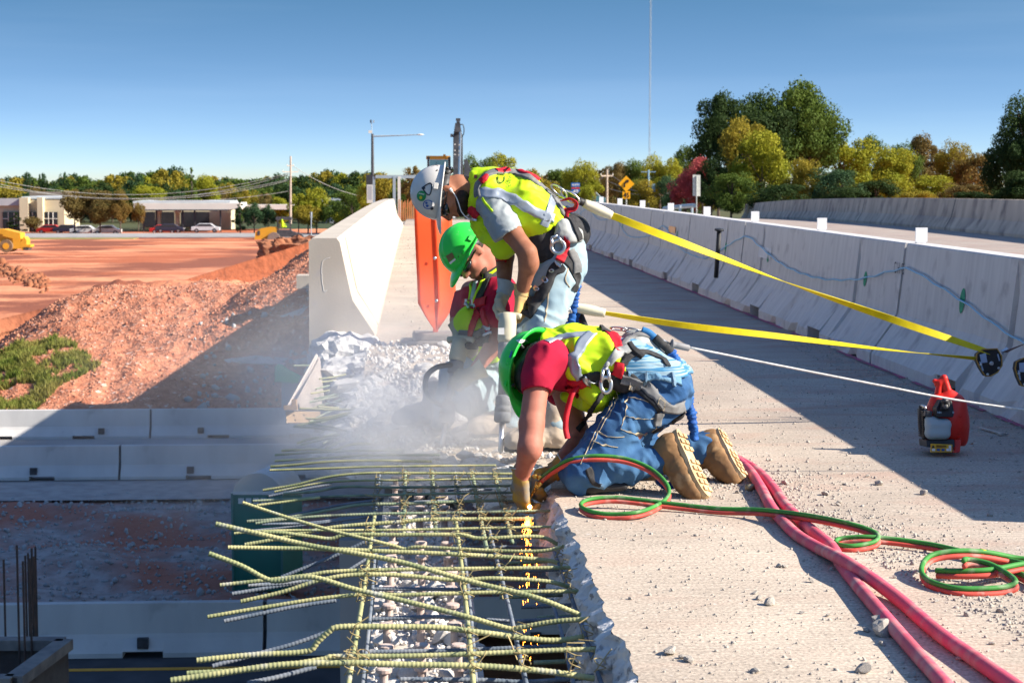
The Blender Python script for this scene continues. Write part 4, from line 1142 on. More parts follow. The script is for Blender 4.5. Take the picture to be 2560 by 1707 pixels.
M_skin_tan = mat('tanned_skin', (.36, .155, .09), (.26, .10, .055), scale=22, rough=.62, bump=.3, bscale=160, bdist=.0015, spec=.25, detail=8, lo=.3, hi=.7)
M_hiviz = mat('hi_vis_yellow', (.60, .86, .015), (.50, .76, .012), scale=6, c3=(.46, .56, .10), s3=9, lo3=.60, hi3=.76, rough=.65, bump=.35, bscale=240, bdist=.0012, trans=.12)
M_silver = mat('silver_tape', (.36, .40, .45), (.27, .31, .37), scale=12, rough=.38, metal=.35, bump=.3, bscale=50, bdist=.002)
M_tee_grey = mat('grey_tshirt', (.33, .36, .37), (.27, .30, .31), scale=9, rough=.9, bump=.3, bscale=60, bdist=.003)
M_tee_red = mat('red_tshirt', (.42, .007, .04), (.32, .005, .03), scale=9, rough=.9, bump=.25, bscale=60, bdist=.003)
M_jean_l = mat('pale_jeans', (.34, .43, .46), (.21, .31, .37), scale=5, rough=.9, bump=.3, bscale=160, bdist=.0015, detail=6, lo=.3, hi=.7)
M_jean_d = mat('blue_jeans', (.02, .075, .19), (.07, .17, .31), scale=4.5, rough=.9, bump=.4, bscale=160, bdist=.0018, detail=7, lo=.40, hi=.68, c3=(.33, .40, .44), s3=3.2, lo3=.60, hi3=.78)
M_black_web = mat('black_webbing', (.022, .022, .024), (.04, .04, .042), scale=50, rough=.8, bump=.5, bscale=200, bdist=.001)
M_grey_web = mat('grey_webbing', (.20, .20, .20), (.13, .13, .13), scale=30, rough=.85, bump=.5, bscale=200, bdist=.001)
M_grey_pad = mat('grey_pad', (.40, .41, .40), (.28, .29, .28), scale=18, rough=.9, bump=.3, bscale=150, bdist=.002)
M_red_web = mat('red_webbing', (.55, .012, .025), (.42, .008, .02), scale=30, rough=.65, bump=.5, bscale=220, bdist=.001)
M_glove_y = mat('yellow_leather_glove', (.45, .27, .035), (.30, .19, .06), scale=16, rough=.75, bump=.4, bscale=70, bdist=.002, c3=(.22, .21, .19), s3=9, lo3=.5, hi3=.62)
M_glove_c = mat('cream_leather_glove', (.52, .46, .30), (.40, .36, .27), scale=16, rough=.8, bump=.4, bscale=70, bdist=.002)
M_glove_t = mat('tan_leather_glove', (.60, .38, .12), (.50, .34, .16), scale=16, rough=.8, bump=.4, bscale=70, bdist=.002)
M_glove_g = mat('grey_glove_back', (.28, .32, .34), (.38, .40, .40), scale=16, rough=.8, bump=.4, bscale=70, bdist=.002)
M_trim = mat('pale_glove_trim', (.55, .58, .55), rough=.8)
M_boot = mat('tan_work_boot', (.30, .165, .07), (.17, .09, .04), scale=10, rough=.75, bump=.4, bscale=50, bdist=.003, c3=(.48, .34, .19), s3=9, lo3=.55, hi3=.7)
M_sole = mat('worn_boot_sole', (.66, .50, .29), (.46, .31, .16), scale=16, rough=.85, bump=.6, bscale=40, bdist=.004)
M_boot_d = mat('dusty_boot', (.52, .42, .32), (.40, .33, .27), scale=10, rough=.85, bump=.3, bscale=50, bdist=.003)
M_hat_w = mat('white_hard_hat', (.66, .64, .60), (.60, .57, .52), scale=8, rough=.35, c3=(.20, .13, .07), s3=22, lo3=.64, hi3=.70, coat=.2, detail=8)
M_hat_g = mat('green_hard_hat', (.035, .70, .075), (.03, .60, .065), scale=4, rough=.38, coat=.2, c3=(.20, .52, .20), s3=34, lo3=.64, hi3=.72, detail=8)
M_susp = mat('black_suspension', (.035, .035, .04), (.07, .07, .07), scale=30, rough=.5)
M_lens = mat('dark_lens', (.006, .006, .008), (.01, .01, .012), rough=.08, spec=.8)
M_hair = mat('dark_hair', (.045, .025, .015), (.02, .012, .008), scale=60, rough=.7, bump=1, bscale=200, bdist=.003)
M_stitch = mat('tan_stitch', (.45, .38, .26), (.38, .3, .2), rough=.9)
M_eye = mat('eye_white', (.7, .68, .66), rough=.2)
def glasses(Pn, c, u, f, s, toward=1):
    for q in (-1, 1):
        A = (s, f, u); V, F = sdf_mesh([ell(c+s*q*.034+f*.088-u*.006, (.031, .020, .020), A), ell(c+s*q*.052+f*.070-u*.004, (.018, .026, .015), A)], .005, .012, pad=.02); Pn.add('lens', (V, F), M_lens)
        Pn.add('temple', tube([c+s*q*.068+f*.062, c+s*q*.084+f*.01+u*.002, c+s*q*.084-f*.035-u*.002], .0035, 6), M_lens, hit=False)
def ruffle(pts, r, seg=12, amp=.3, pitch=.012):
    c = spline(pts, step=pitch/3.0); n = len(c); rr = []
    for i in range(n): rr.append(r*(1+.42*mnoise.noise(Vector((i*.31, 0, 0)))+.30*mnoise.noise(Vector((i*.73, 9, 0)))))
    V, F = tube(c, rr, seg)
    return [Vector(v)+Vector((mnoise.noise(Vector(v)*45), mnoise.noise(Vector(v)*45+Vector((9, 0, 0))), mnoise.noise(Vector(v)*45+Vector((0, 9, 0)))))*r*.35 for v in V], F
def webbing(pts, w_, twists, th=.0022, n=80, side=None, ph=0.0):
    c = spline(pts, n=n); fr = frames(c); V = []; F = []
    for i in range(n):
        _, a, b = fr[i]; an = ph+twists*math.pi*(i/(n-1)); d = a*math.cos(an)+b*math.sin(an); e_ = -a*math.sin(an)+b*math.cos(an)
        for q, r in ((-.5, -.5), (.5, -.5), (.5, .5), (-.5, .5)): V.append(c[i]+d*w_*q+e_*th*r)
    for i in range(n-1):
        for q in range(4): q2 = (q+1) % 4; F.append((i*4+q, i*4+q2, (i+1)*4+q2, (i+1)*4+q))
    F.append((0, 1, 2, 3)); F.append(tuple(4*(n-1)+k for k in (3, 2, 1, 0))); return V, F
def ring(c, a, b, ra, rb, r, n=28, seg=8):
    c, a, b = Vector(c), Vector(a).normalized(), Vector(b).normalized(); V = []; F = []; nn = a.cross(b)
    for i in range(n):
        t = 2*math.pi*i/n; p = c+a*ra*math.cos(t)+b*rb*math.sin(t); o_ = (a*math.cos(t)*ra+b*math.sin(t)*rb).normalized()
        for k in range(seg):
            q = 2*math.pi*k/seg; V.append(p+o_*r*math.cos(q)+nn*r*.6*math.sin(q))
    for i in range(n):
        for k in range(seg): i2 = (i+1) % n; k2 = (k+1) % seg; F.append((i*seg+k, i*seg+k2, i2*seg+k2, i2*seg+k))
    return V, F
# ================================================================== standing worker, bent over
Q = P
W1 = Person(G(1395, 1127), 'standing worker in white hard hat and yellow vest bending over a jackhammer')
u1 = vc(-.985, .13, .05).normalized(); f1 = vc(-.10, -.98, .12); f1 = (f1-u1*f1.dot(u1)).normalized()
c1 = Q(1117, 487, 8.72)
hp, s1 = head_prims(c1, u1, f1)
nb = Q(1205, 485, 8.76)
shN, shF = Q(1242, 520, 8.58), Q(1225, 520, 8.95)
elN, wrN = Q(1318, 632, 8.45), Q(1304, 735, 8.53)
elF, wrF = Q(1262, 640, 8.86), Q(1260, 732, 8.70)
hipN, knN, anN = Q(1398, 682, 8.64), Q(1352, 838, 8.50), Q(1390, 1068, 8.42)
hipF, knF, anF = Q(1398, 682, 8.86), Q(1302, 835, 8.82), Q(1277, 1040, 8.93)
handN = hand(wrN, vc(-.05, -1, 0), vc(-.9, 0, -.5), vc(-.3, 0, -1), (.7, 1.0, .8), 1.0)
handF = hand(wrF, vc(-.30, -.9, .15), vc(.6, -.3, .3), vc(-.5, -.3, .8), (.7, 1.0, .8), 1.0)
torso = []
for dd in (-.10, 0, .10):
    torso += [cap_(Q(1240, 492, 8.76+dd), Q(1300, 512, 8.76+dd), .118-.1*abs(dd), .128-.1*abs(dd)), cap_(Q(1300, 512, 8.76+dd), Q(1368, 570, 8.76+dd), .128-.1*abs(dd), .112-.1*abs(dd)),
              cap_(Q(1368, 570, 8.76+dd*.8), Q(1400, 645, 8.76+dd*.8), .108-.1*abs(dd), .100)]
armN = [cap_(shN, Q(1281, 583, 8.50), .054, .047), cap_(Q(1281, 583, 8.50), elN, .047, .044), cap_(elN, Q(1322, 660, 8.46), .044, .046), cap_(Q(1322, 655, 8.46), wrN, .045, .028)]
armF = [cap_(shF, elF, .056, .044), cap_(elF, wrF, .045, .029)]
body = hp+[cap_(c1-u1*.05-f1*.045, nb, .060, .066), cap_(c1-u1*.02-f1*.02, nb, .05, .06)]+torso+armN+armF+handN+handF
legN = [cap_(hipN, knN, .094, .072), cap_(knN, anN, .068, .050)]; legF = [cap_(hipF, knF, .090, .070), cap_(knF, anF, .066, .05)]
body_all = [(p[0], p[1], p[2], p[3]*.9, p[4]*.9, p[5], p[6]) if (p[0] == 'c' and p in torso+legN+legF) else p for p in body+legN+legF]
W1.add('body', sdf_mesh(body_all, .008, .016), M_skin_tan)
# vest, shirt, jeans
vest = [q for i, q in enumerate(torso) if i % 3 != 2]+[cap_(Q(1215, 500, 8.66), Q(1222, 560, 8.66), .060, .062), cap_(Q(1222, 560, 8.66), Q(1262, 606, 8.68), .058, .062), cap_(Q(1235, 560, 8.80), Q(1262, 600, 8.84), .09, .06), cap_(Q(1190, 458, 8.76), Q(1240, 480, 8.76), .062, .11)]
V, F = sdf_mesh(vest, .008, .03, .012, cuts=[(Q(1176, 455, 8.76), vc(-1, .05, 0)), (Q(1392, 560, 8.7), vc(.55, -.8, 0))])
V, F = wrinkle(V, F, .020, 5.0, vc(.8, .6, 0), .55, 3, .004); V, F = wrinkle(V, F, .006, 13, vc(-.3, .9, 0), 1.6, 31, .001); W1.add('vest', (V, F), M_hiviz)
V, F = sdf_mesh([cap_(Q(1385, 640, 8.72), Q(1430, 625, 8.74), .075, .06), cap_(Q(1365, 655, 8.62), Q(1420, 650, 8.62), .028, .028)], .008, .02, .0)
V, F = wrinkle(V, F, .008, 12, vc(0, 1, 0), 1, 8, .002); W1.add('vest_hem', (V, F), M_hiviz)
V, F = sdf_mesh([cap_(Q(1232, 512, 8.60), Q(1278, 598, 8.50), .080, .073), cap_(Q(1226, 512, 8.9), Q(1255, 600, 8.88), .078, .062)], .008, .02, 0, cuts=[(Q(1271, 587, 8.52), vc(.48, -.88, .05))])
V, F = wrinkle(V, F, .006, 11, vc(.4, -.9, 0), 1.6, 2, .002); W1.add('tshirt_sleeve', (V, F), M_tee_grey)
jp = [cap_(Q(1398, 625, 8.70), Q(1402, 668, 8.70), .112, .112), cap_(Q(1398, 625, 8.82), Q(1402, 668, 8.82), .108, .108)]+legN+legF
V, F = sdf_mesh(jp, .008, .03, .010, cuts=[(Q(1385, 1083, 8.42), vc(0, -1, 0)), (Q(1390, 610, 8.7), vc(-.4, 1, 0))])
V, F = wrinkle(V, F, .014, 6.5, vc(.25, 1, 0), 1.8, 6, .003); W1.add('jeans', (V, F), M_jean_l)
W1.add('glove', sdf_mesh(handN, .006, .009, .0045), M_glove_t); W1.add('glove', sdf_mesh(handF, .006, .009, .0045), M_glove_c)
W1.add('glove_cuff', glove_cuff(wrN, vc(-.1, -1, 0), .036, .040, .04), M_glove_t, hit=False); W1.add('glove_cuff', glove_cuff(wrF, vc(-.3, -.95, .15), .036, .050, .05), M_glove_g, hit=False)
hb = G(1415, 1124); boot(W1, Vector((hb.x, hb.y, 0.003)), Vector((hb.x-.27, hb.y-.04, .003)), (0, 0, 1), M_boot_d, M_black)
hb = G(1312, 1082); boot(W1, Vector((hb.x, hb.y, -.0)), Vector((hb.x-.26, hb.y-.10, -.0)), (0, 0, 1), M_boot_d, M_black)
hard_hat(W1, Q(1099, 484, 8.72), u1, f1, M_hat_w, M_susp, up=.135, peak=.048, hk=.94)
W1.add('beard', sdf_mesh([ell(c1+f1*.052-u1*.078, (.058, .045, .042), (s1, f1, u1)), ell(c1+f1*.02-u1*.07+s1*.03, (.045, .05, .04), (s1, f1, u1)), ell(c1+f1*.02-u1*.07-s1*.03, (.045, .05, .04), (s1, f1, u1))], .006, .01), M_hair)
glasses(W1, c1, u1, f1, s1)
W1.add('goggles', lathe(Q(1122, 423, 8.72), Q(1133, 431, 8.72)+vc(0, 0, .03), [(0, .006), (.002, .014), (.02, .016), (.022, .006)], 16), M_lens, hit=False)
# earphone and its wire
W1.add('earphone', tube([c1+s1*.09-f1*.012-u1*.012, c1+s1*.10-f1*.0-u1*.02], .007, 8), M_white, hit=False)
ew = [Q(x, y, 8.60) for x, y in ((1130, 478), (1140, 492), (1147, 510), (1153, 528), (1163, 541), (1174, 549))]; W1.add('earphone_wire', tube(spline(ew, n=24), .0026, 6), M_white, hit=False)
# reflective bands
W1.strap('reflective_band', [(1195, 484), (1228, 483), (1262, 489), (1300, 508), (1335, 530), (1366, 540), (1384, 548)], .050, M_silver, .003)
W1.strap('reflective_band', [(1384, 490), (1376, 520), (1366, 550), (1360, 566)], .042, M_silver, .003)
W1.strap('reflective_band', [(1206, 497), (1218, 514), (1232, 530)], .012, M_hiviz, .006)
M_vink = mat('vest_ink', (.08, .12, .02), (.06, .09, .02), rough=.8)
W1.text('vest_print', 'CR', 1261, 462, 3, -38, 20, M_vink, up=(-1, -.05), bold=0.0)
W1.text('vest_print', 'CONCRETE', 1277, 468, 3, -52, 9, M_vink, up=(-1, -.05), bold=0.0)
W1.quad('vest_label', [(1185, 438), (1193, 437), (1194, 447), (1186, 448)], mat('brown_label', (.22, .07, .05), rough=.7))
# harness
W1.strap('harness_strap', [(1196, 490), (1194, 466), (1206, 447), (1232, 434), (1262, 429), (1292, 434), (1325, 447), (1354, 466), (1382, 492), (1400, 520), (1413, 545)], .042, M_grey_web, .010)
W1.strap('harness_strap', [(1203, 455), (1218, 440)], .030, M_red_web, .014); W1.strap('harness_strap', [(1243, 431), (1276, 429)], .034, M_red_web, .014); W1.strap('harness_strap', [(1300, 430), (1342, 447)], .028, M_red_web, .014)
W1.strap('chest_buckle_strap', [(1176, 521), (1186, 530), (1196, 542)], .040, M_red_web, .016); W1.strap('buckle', [(1170, 540), (1196, 552)], .010, M_steel, .018)
o = W1.add('dorsal_ring', ring(Q(1398, 478, 8.70), vc(.8, -.6, 0), vc(.3, .4, .85), .045, .028, .006), M_steel, hit=False)
W1.add('dorsal_ring', ring(Q(1425, 492, 8.70), vc(.85, -.5, 0), vc(.4, .8, .3), .050, .020, .006), M_steel, hit=False)
W1.add('red_loop', webbing([Q(1404, 502, 8.62), Q(1425, 498, 8.60), Q(1440, 508, 8.60), Q(1436, 522, 8.60), Q(1418, 528, 8.60), Q(1412, 545, 8.6)], .034, .4, .004), M_red_web, hit=False)
W1.strap('back_strap', [(1412, 530), (1410, 552), (1412, 572)], .040, M_red_web, .014)
V, F = sdf_mesh([cap_(Q(1350, 590, 8.62), Q(1425, 575, 8.66), .070, .070), cap_(Q(1350, 600, 8.80), Q(1430, 580, 8.82), .10, .09), cap_(Q(1345, 612, 8.64), Q(1372, 636, 8.63), .07, .065)], .008, .03)
V, F = wrinkle(V, F, .003, 12, None, 1, 4, .001); W1.add('tool_belt', (V, F), M_black_web)
V, F = sdf_mesh([cap_(Q(1410, 570, 8.58), Q(1438, 590, 8.60), .045, .040), cap_(Q(1400, 588, 8.56), Q(1425, 600, 8.56), .030, .035)], .006, .02, cuts=[(Q(1410, 607, 8.5), vc(.1, -1, 0))]); V, F = wrinkle(V, F, .006, 16, None, 1, 7, .001); W1.add('lumbar_pad', (V, F), M_grey_pad)
# side D ring plate
def dring(Pn, top, mid, w_, hgt, d):
    """flat plate with a slot and a big round eye"""
    u_ = (Q(*mid, d)-Q(*top, d)).normalized(); sd = u_.cross(CF).normalized(); c = Q(*mid, d)
    V, F = join(ring(c, sd, u_, w_, hgt, .0085, 30, 8)); o_ = Pn.add('d_ring', (V, F), M_steel, hit=False)
    t_ = Q(*top, d); vf = join(tube([t_-sd*w_*.45, c-sd*w_*.85-u_*hgt*.3], .008, 6), tube([t_+sd*w_*.45, c+sd*w_*.85-u_*hgt*.3], .008, 6), tube([t_-sd*w_*.5, t_+sd*w_*.5], .008, 6)); Pn.add('d_ring_plate', vf, M_steel, hit=False)
dring(W1, (1386, 592), (1395, 617), .030, .030, 8.46)
W1.strap('harness_strap', [(1418, 598), (1414, 622), (1408, 640)], .030, M_red_web, .012)
W1.strap('leg_buckle', [(1394, 640), (1412, 650)], .040, M_red_web, .016); W1.strap('leg_buckle_bar', [(1388, 656), (1404, 667)], .014, M_steel, .02)
W1.strap('leg_strap', [(1405, 664), (1385, 682), (1365, 712), (1350, 742), (1330, 775), (1322, 790)], .064, M_black_web, .012)
for x, y in ((1380, 682), (1363, 702), (1345, 722), (1330, 742), (1320, 759)):
    W1.disc('grommet', x+1.5, y+1, 6, 5.5, M_steel, 0, .019, r0=.55)
W1.strap('harness_strap', [(1412, 648), (1430, 665), (1440, 690), (1441, 712), (1434, 728)], .040, M_black_web, .008)
W1.strap('harness_strap', [(1426, 628), (1441, 655), (1443, 680)], .046, M_grey_web, .012)
W1.strap('harness_strap', [(1424, 545), (1440, 575), (1446, 600)], .030, M_black_web, .010)
W1.strap('jeans_seam', [(1378, 690), (1372, 730), (1366, 780), (1362, 806)], .006, M_stitch, .003); W1.strap('jeans_pocket_edge', [(1420, 672), (1412, 700), (1424, 718)], .005, M_stitch, .003)
W1.strap('arm_band', [(1245, 648), (1266, 651)], .030, M_red_web, .006)
# helmet stickers
W1.disc('round_sticker', 1054.5, 490, 11.5, 13, mat('green_sticker', (.02, .30, .09), rough=.4), .1, .003); W1.text('sticker_print', 'LEADERSHIP', 1048, 485, 14, 3, 3.2, M_white, .005)
W1.disc('sticker_flower', 1053.5, 494, 3.6, 4, mat('yellow_print', (.7, .6, .03), rough=.4), 0, .005)
W1.disc('badge_sticker', 1071, 511, 13, 11.5, mat('blue_print', (.05, .13, .42), rough=.4), 0, .003, r0=.82); W1.disc('badge_sticker', 1071, 511, 10.5, 9.4, mat('pale_sticker', (.62, .64, .68), rough=.4), 0, .003)
W1.disc('badge_print', 1067, 507, 3, 2.6, mat('blue_print', (.05, .13, .42)), 0, .005); W1.disc('badge_print', 1069, 514, 3.6, 3, mat('blue_print', (.05, .13, .42)), 0, .005)
W1.strap('triangle_sticker', [(1055, 470), (1079, 457), (1074, 490), (1055, 470)], .006, M_lens, .003, n=24); W1.disc('triangle_print', 1061, 470.5, 3, 3.4, M_lens, 0, .005)
# ================================================================== jackhammers
M_cream = mat('cream_hammer_cover', (.58, .53, .38), (.50, .46, .34), scale=8, rough=.6)
def jackhammer(top, bot, secs, label, hpix):
    t = thing('jackhammer', bot, label, 'jackhammer'); L = (bot-top).length
    for nm, a, b, prof, m in secs:
        A = top.lerp(bot, a); B = top.lerp(bot, b); l = (B-A).length
        obj(nm, lathe(A, B, [(l*p, r) for p, r in prof], 22), m, t, True)
    return t
a, b = Q(1270, 782, 8.46), Q(1251, 1134, 8.36)
M_dusty = mat('dusty_rubber', (.12, .13, .145), (.24, .24, .245), scale=9, rough=.85, bump=.3, bscale=60, bdist=.003)
M_barrel = mat('worn_barrel_steel', (.30, .31, .33), (.20, .21, .22), scale=14, rough=.45, metal=.6)
SEC = [('handle_cover', .0, .215, [(0, .024), (.05, .038), (.35, .042), (.9, .042), (1, .036)], M_cream), ('throttle_body', .215, .33, [(0, .034), (.1, .037), (.9, .037), (1, .030)], M_dusty),
       ('barrel', .33, .60, [(0, .0265), (1, .0265)], M_barrel), ('collar', .59, .78, [(0, .030), (.08, .036), (.35, .036), (.40, .033), (.45, .038), (.6, .038), (.62, .034), (.66, .038), (.95, .038), (1, .030)], M_dusty), ('chisel', .78, 1.0, [(0, .012), (.9, .012), (1, .003)], M_steel)]
jh = jackhammer(a, b, SEC, 'cream topped jackhammer held upright by the standing worker in the white hard hat', None)
obj('grip_bar', tube(spline([Q(1244, 793, 8.50), Q(1258, 788, 8.49), Q(1285, 788, 8.47), Q(1302, 792, 8.46)], n=14), .014, 10), M_cream, jh, True)
obj('rating_label', box(Q(1253, 828, 8.40), (.028, .004, .03)), M_white, jh)
o = obj('air_hose', tube(spline([Q(1400, 790, 8.95), Q(1418, 755, 9.0), Q(1438, 765, 9.0), Q(1455, 798, 8.98), Q(1468, 840, 8.9), Q(1470, 900, 8.8), Q(1462, 985, 8.7)], n=50), .017, 10), M_black, None, True); props(o, 'black air hose curving down behind the standing worker, beside the blue cord', 'hose')
a2, b2 = Q(1152, 846, 9.08), Q(1104, 1118, 8.92)
jh2 = jackhammer(a2, b2, [(n_, .0 if i == 0 else p0, p1, pr, m) for i, (n_, p0, p1, pr, m) in enumerate(SEC)], 'dusty jackhammer held at a slant by the crouching worker behind the dust', None)
obj('grip_bar', tube(spline([Q(1120, 850, 9.1), Q(1150, 846, 9.08), Q(1185, 852, 9.06)], n=10), .017, 10), M_cream, jh2, True)
o = obj('air_hose', tube(spline([Q(1128, 912, 9.0), Q(1095, 917, 8.95), Q(1070, 935, 8.95), Q(1063, 962, 8.97), Q(1068, 985, 9.0), Q(1085, 1003, 9.05), Q(1120, 1020, 9.1)], n=44), .0135, 10), M_black, None, True); props(o, 'thin black air hose looping left of the slanted jackhammer in the dust', 'hose')
# ================================================================== crouching worker behind
W2 = Person(G(1200, 1066), 'crouching worker in green hard hat, sunglasses and red shirt behind the standing worker')
u2 = vc(-.84, .52, .16).normalized(); f2 = vc(-.48, -.74, .46); f2 = (f2-u2*f2.dot(u2)).normalized()
c2 = Q(1176, 640, 9.2); hp, s2 = head_prims(c2, u2, f2)
shN, shF = Q(1250, 728, 9.12), Q(1178, 728, 9.42)
elN, wrN = Q(1232, 868, 9.0), Q(1180, 935, 8.98)
elF, wrF = Q(1146, 800, 9.42), Q(1150, 838, 9.16)
ch, pv = Q(1217, 770, 9.28), Q(1228, 930, 9.38)
tor2 = [cap_(Q(1222, 735, 9.18), Q(1195, 735, 9.38), .085, .085), cap_(Q(1216, 750, 9.28), Q(1212, 830, 9.3), .125, .115), cap_(Q(1230, 760, 9.2), Q(1215, 840, 9.25), .11, .11), cap_(Q(1212, 830, 9.3), pv, .115, .12)]
hN = hand(wrN, vc(-.8, -.5, .1), vc(-.2, -.6, -.7), vc(-.3, .8, .2), (.9, 1.0, .8)); hF = hand(wrF, vc(.1, -.8, .5), vc(.5, -.4, .6), vc(.9, 0, .2), (.8, 1., .8))
arms2 = [cap_(shN, elN, .055, .045), cap_(elN, wrN, .044, .029), cap_(shF, elF, .055, .042), cap_(elF, wrF, .042, .029)]
lg = [cap_(Q(1232, 950, 9.28), Q(1166, 992, 9.02), .085, .066), cap_(Q(1166, 992, 9.02), Q(1225, 1050, 9.14), .060, .05), cap_(Q(1222, 950, 9.45), Q(1136, 938, 9.4), .085, .058), cap_(Q(1136, 938, 9.4), Q(1104, 1050, 9.35), .056, .046)]
W2.add('body', sdf_mesh(hp+[cap_(c2-u2*.05-f2*.04, Q(1228, 700, 9.27), .062, .072)]+[(p[0], p[1], p[2], p[3]*.9, p[4]*.9, p[5], p[6]) for p in tor2+lg]+arms2+hN+hF, .008, .016), M_skin)
V, F = sdf_mesh(tor2+[cap_(shN, Q(1240, 795, 9.05), .078, .068), cap_(shF, Q(1156, 785, 9.42), .075, .062)], .008, .03, .006, cuts=[(Q(1228, 697, 9.2), vc(-.3, 1, 0)), (Q(1215, 880, 9.3), vc(0, -1, 0))]); V, F = wrinkle(V, F, .007, 10, vc(0, 1, 0), .7, 11, .002); W2.add('tshirt', (V, F), M_tee_red)
V, F = sdf_mesh([cap_(Q(1185, 812, 9.2), Q(1215, 860, 9.22), .105, .11), cap_(Q(1175, 800, 9.16), Q(1190, 830, 9.16), .07, .07)], .008, .03); V, F = wrinkle(V, F, .007, 10, None, 1, 13, .002); W2.add('vest', (V, F), M_hiviz)
V, F = sdf_mesh(lg+[cap_(pv, Q(1225, 880, 9.3), .13, .12)], .009, .03, .012); V, F = wrinkle(V, F, .010, 9, vc(1, .2, 0), 2, 14, .002); W2.add('jeans', (V, F), M_jean_l)
W2.add('glove', sdf_mesh(hN, .006, .009, .006), M_glove_c); W2.add('glove', sdf_mesh(hF, .006, .009, .006), M_glove_c)
W2.add('glove_cuff', glove_cuff(wrN, vc(-.8, -.5, .1), .038, .050, .06), M_glove_c, hit=False); W2.add('glove_cuff', glove_cuff(wrF, vc(.1, -.8, .5), .038, .05, .06), M_glove_c, hit=False)
boot(W2, G(1290, 1062)+Vector((0, .25, 0)), G(1250, 1064)+Vector((-.14, .0, 0)), (0, 0, 1), M_boot_d, M_black); boot(W2, G(1110, 1066)+Vector((0, .35, -.04)), G(1060, 1066)+Vector((-.14, .3, -.04)), (0, 0, 1), M_boot_d, M_black)
hard_hat(W2, Q(1164, 626, 9.2), u2, f2, M_hat_g, M_susp, up=.135, peak=.060)
W2.add('hair', sdf_mesh([ell(c2-f2*.030+u2*.022, (.0795, .078, .078), (s2, f2, u2))], .007, .01), M_hair); glasses(W2, c2, u2, f2, s2)
W2.add('stubble', sdf_mesh([ell(c2+f2*.044-u2*.082, (.050, .042, .030), (s2, f2, u2))], .006, .01), M_hair)
W2.quad('hat_sticker', [(1115, 640), (1131, 631), (1137, 643), (1123, 655)], mat('brown_sticker', (.22, .16, .06), rough=.5)); W2.quad('hat_sticker', [(1124, 656), (1138, 645), (1140, 649), (1127, 660)], M_white)
W2.strap('harness_strap', [(1250, 672), (1228, 690), (1205, 730), (1190, 762)], .050, M_black_web, .010); W2.strap('harness_piping', [(1240, 672), (1218, 690), (1196, 730), (1186, 756)], .012, M_hiviz, .014)
W2.strap('vest_edge', [(1190, 706), (1184, 735), (1176, 770)], .030, M_silver, .008); W2.strap('vest_edge', [(1182, 706), (1178, 735), (1172, 768)], .010, M_hiviz, .010)
W2.strap('chest_strap', [(1160, 758), (1185, 760), (1215, 752)], .044, M_red_web, .012); W2.strap('buckle', [(1171, 748), (1171, 776)], .012, M_steel, .018); W2.strap('buckle', [(1186, 748), (1186, 774)], .010, M_steel, .018)
W2.strap('harness_strap', [(1200, 775), (1184, 800), (1178, 830), (1172, 848)], .034, M_red_web, .012); W2.strap('harness_strap', [(1206, 775), (1214, 800), (1222, 830)], .034, M_red_web, .012)
W2.strap('buckle', [(1210, 822), (1228, 815)], .008, M_steel, .018); W2.strap('buckle', [(1214, 840), (1230, 832)], .008, M_steel, .018)
W2.strap('waist_belt', [(1150, 832), (1185, 836), (1225, 825)], .04, M_grey_web, .010); W2.strap('leg_strap', [(1165, 868), (1195, 860), (1225, 845)], .05, M_black_web, .010)
# ================================================================== kneeling worker in front
W3 = Person(G(1480, 1232), 'kneeling worker in green hard hat, red shirt and blue jeans cutting bars with a torch')
u3 = vc(-.74, .20, -.64).normalized(); f3 = vc(-.22, -.97, -.03); f3 = (f3-u3*f3.dot(u3)).normalized()
c3 = Q(1337, 926, 7.42); hp, s3 = head_prims(c3, u3, f3)
shN, shF = Q(1362, 905, 7.26), Q(1385, 905, 7.66)
elN, wrN = Q(1327, 1108, 7.12), Q(1303, 1192, 7.22)
elF, wrF = Q(1452, 1098, 7.62), Q(1386, 1178, 7.36)
tor3 = []
for dd in (-.10, 0, .10):
    r_ = .02 if dd else 0
    tor3 += [cap_(Q(1395, 893, 7.46+dd), Q(1450, 905, 7.46+dd), .100-r_, .116-r_), cap_(Q(1450, 905, 7.46+dd), Q(1530, 900, 7.46+dd), .116-r_, .114-r_),
             cap_(Q(1530, 900, 7.46+dd), Q(1605, 925, 7.46+dd), .112-r_, .112-r_), cap_(Q(1605, 925, 7.46+dd), Q(1640, 965, 7.46+dd), .112-r_, .108-r_)]
armN = [cap_(shN, Q(1342, 965, 7.22), .060, .048), cap_(Q(1342, 960, 7.22), Q(1329, 1060, 7.16), .048, .049), cap_(Q(1329, 1060, 7.16), Q(1325, 1122, 7.12), .048, .046), cap_(Q(1325, 1118, 7.12), wrN, .047, .029)]
armF = [cap_(shF, elF, .058, .045), cap_(elF, wrF, .046, .032)]
hN = hand(wrN, vc(.0, -1, -.1), vc(.7, -.3, -.5), vc(.6, 0, -.6), (.5, .9, .8), 1.02); hF = hand(wrF, vc(-.85, -.55, .0), vc(-.1, -.75, .5), vc(-.3, .5, .7), (.9, 1.1, .9), 1.02)
lN = [cap_(Q(1632, 992, 7.36), Q(1452, 1180, 7.24), .102, .070), cap_(Q(1454, 1184, 7.24), Q(1680, 1152, 7.30), .064, .052)]
lF = [cap_(Q(1640, 985, 7.60), Q(1480, 1170, 7.52), .110, .075), cap_(Q(1480, 1172, 7.52), Q(1760, 1120, 7.62), .068, .055)]
butt = [ell(Q(1648, 980, 7.38), (.112, .112, .112)), ell(Q(1655, 975, 7.56), (.112, .112, .112)), cap_(Q(1615, 935, 7.46), Q(1655, 975, 7.46), .115, .110)]
